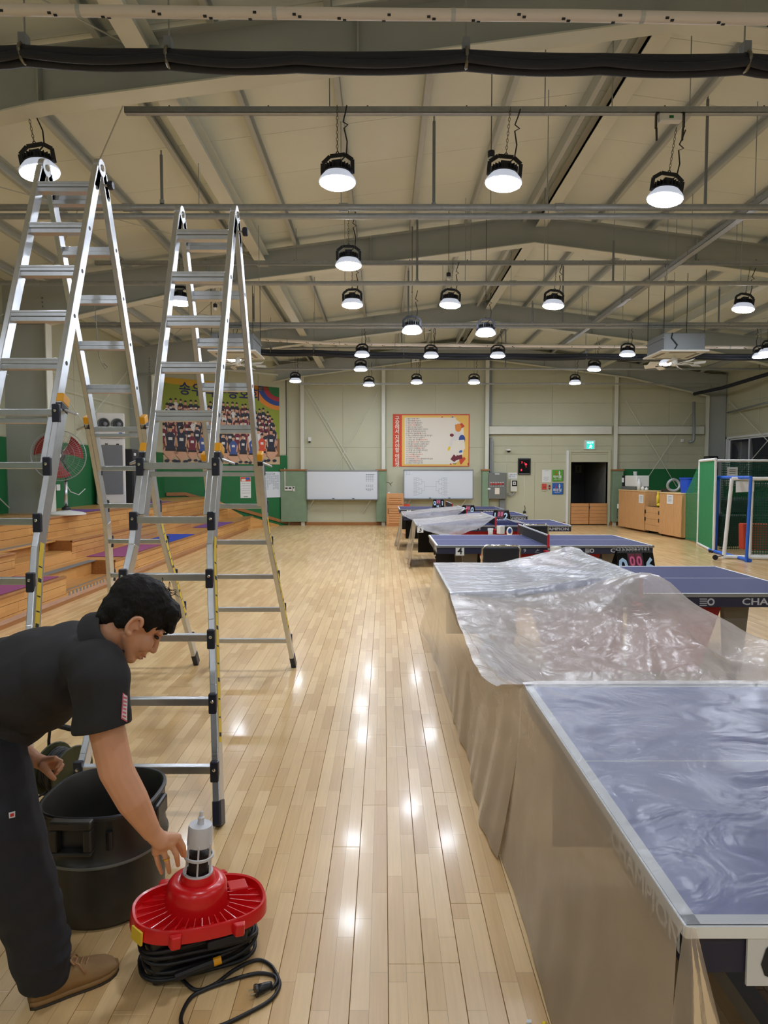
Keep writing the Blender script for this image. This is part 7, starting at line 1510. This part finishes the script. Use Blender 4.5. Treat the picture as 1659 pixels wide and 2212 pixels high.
decal(jbv, [(18, 1756), (32, 1752), (32, 1765), (19, 1768)], 2, 2, .003, 'jeans_label', 'paper', jo); decal(jbv, [(21, 1758), (29, 1756), (29, 1763), (21, 1765)], 2, 2, .0045, 'label_print', 'ink red', jo)
# shoes
def shoe(heel, toe, nm='shoe'):
    d = (toe - heel); L = d.length; d.normalize(); w = V((-d.y, d.x, 0)); S_ = [(0, .028, .062, .0), (.05, .036, .080, .0), (.15, .040, .095, 0), (.28, .041, .098, 0), (.40, .041, .094, 0), (.52, .043, .082, 0), (.64, .048, .066, .002), (.76, .050, .056, .004), (.87, .044, .048, .004), (.95, .030, .038, .003), (1.0, .010, .020, .002)]
    n = 14
    def skin_(scale_w, z0f, hf, mt, name, par):
        m = MB(); vs = []
        for s, hw_, h, off in S_:
            for j in range(n):
                a = pi * j / (n - 1); vs.append(heel + d * (s * L) + w * (hw_ * scale_w * (abs(cos(a)) ** .55) * (1 if cos(a) >= 0 else -1) + off) + V((0, 0, z0f(s) + hf(s, h) * max(0, sin(a)) ** .75)))
        k = len(S_); m.add(vs, [(i * n + j, i * n + j + 1, (i + 1) * n + j + 1, (i + 1) * n + j) for i in range(k - 1) for j in range(n - 1)] + [tuple(range(n)), tuple((k - 1) * n + j for j in range(n))[::-1]] + [(i * n, (i + 1) * n, (i + 1) * n + n - 1, i * n + n - 1) for i in range(k - 1)])
        return m.build(name, mt, par, smooth=True)
    up = skin_(1.0, lambda s: .022, lambda s, h: h - .022, 'suede', nm, man)
    skin_(1.10, lambda s: .0, lambda s, h: .012 + .004 * max(0, s - .8) * 5, 'sole', 'outsole', up); skin_(1.075, lambda s: .010, lambda s, h: .022, 'suede', 'midsole', up)
    for i, s in enumerate((.44, .50, .56, .62)):
        h = .096 - (s - .40) * .12; p = heel + d * (s * L); MB().tube([p - w * .030 + V((0, 0, h - .022)), p - w * .012 + V((0, 0, h + .001)), p + d * .012 + w * .012 + V((0, 0, h)), p + d * .012 + w * .030 + V((0, 0, h - .022))], .0032, 6).build('lace', 'lace', up, smooth=True)
    p = heel + d * (.42 * L) + V((0, 0, .098))
    for sg in (-1, 1): MB().tube(spl([p, p + w * sg * .018 + V((0, 0, .016)), p + w * sg * .034 + d * .01 + V((0, 0, .004)), p + w * sg * .026 + d * .016 + V((0, 0, -.008)), p]), .0028, 6).build('lace', 'lace', up, smooth=True); MB().tube([p, p + w * sg * .03 + d * .03 + V((0, 0, -.012)), p + w * sg * .042 + d * .045 + V((0, 0, -.04))], .0028, 6).build('lace', 'lace', up, smooth=True)
    return up
shoe(P(62, 2170, Z=0), P(256, 2092, Z=0)); shoe(V((-1.70, 2.44, 0)), V((-1.44, 2.60, 0)))
rg = P(358, 1858, Y=Yk + .0); rd = (md[1] - kn[1]).normalized()
kr, mr_ = P(352, 1834, Y=Yk - .005), P(361, 1860, Y=Yk + .002); rd = (mr_ - kr).normalized(); rc = kr.lerp(mr_, .78); MB().lathe([(.0088, -.0025), (.0108, -.0025), (.0108, .0025), (.0088, .0025)], rc, 20, rd).build('ring', 'gold', man, smooth=True, auto=40)
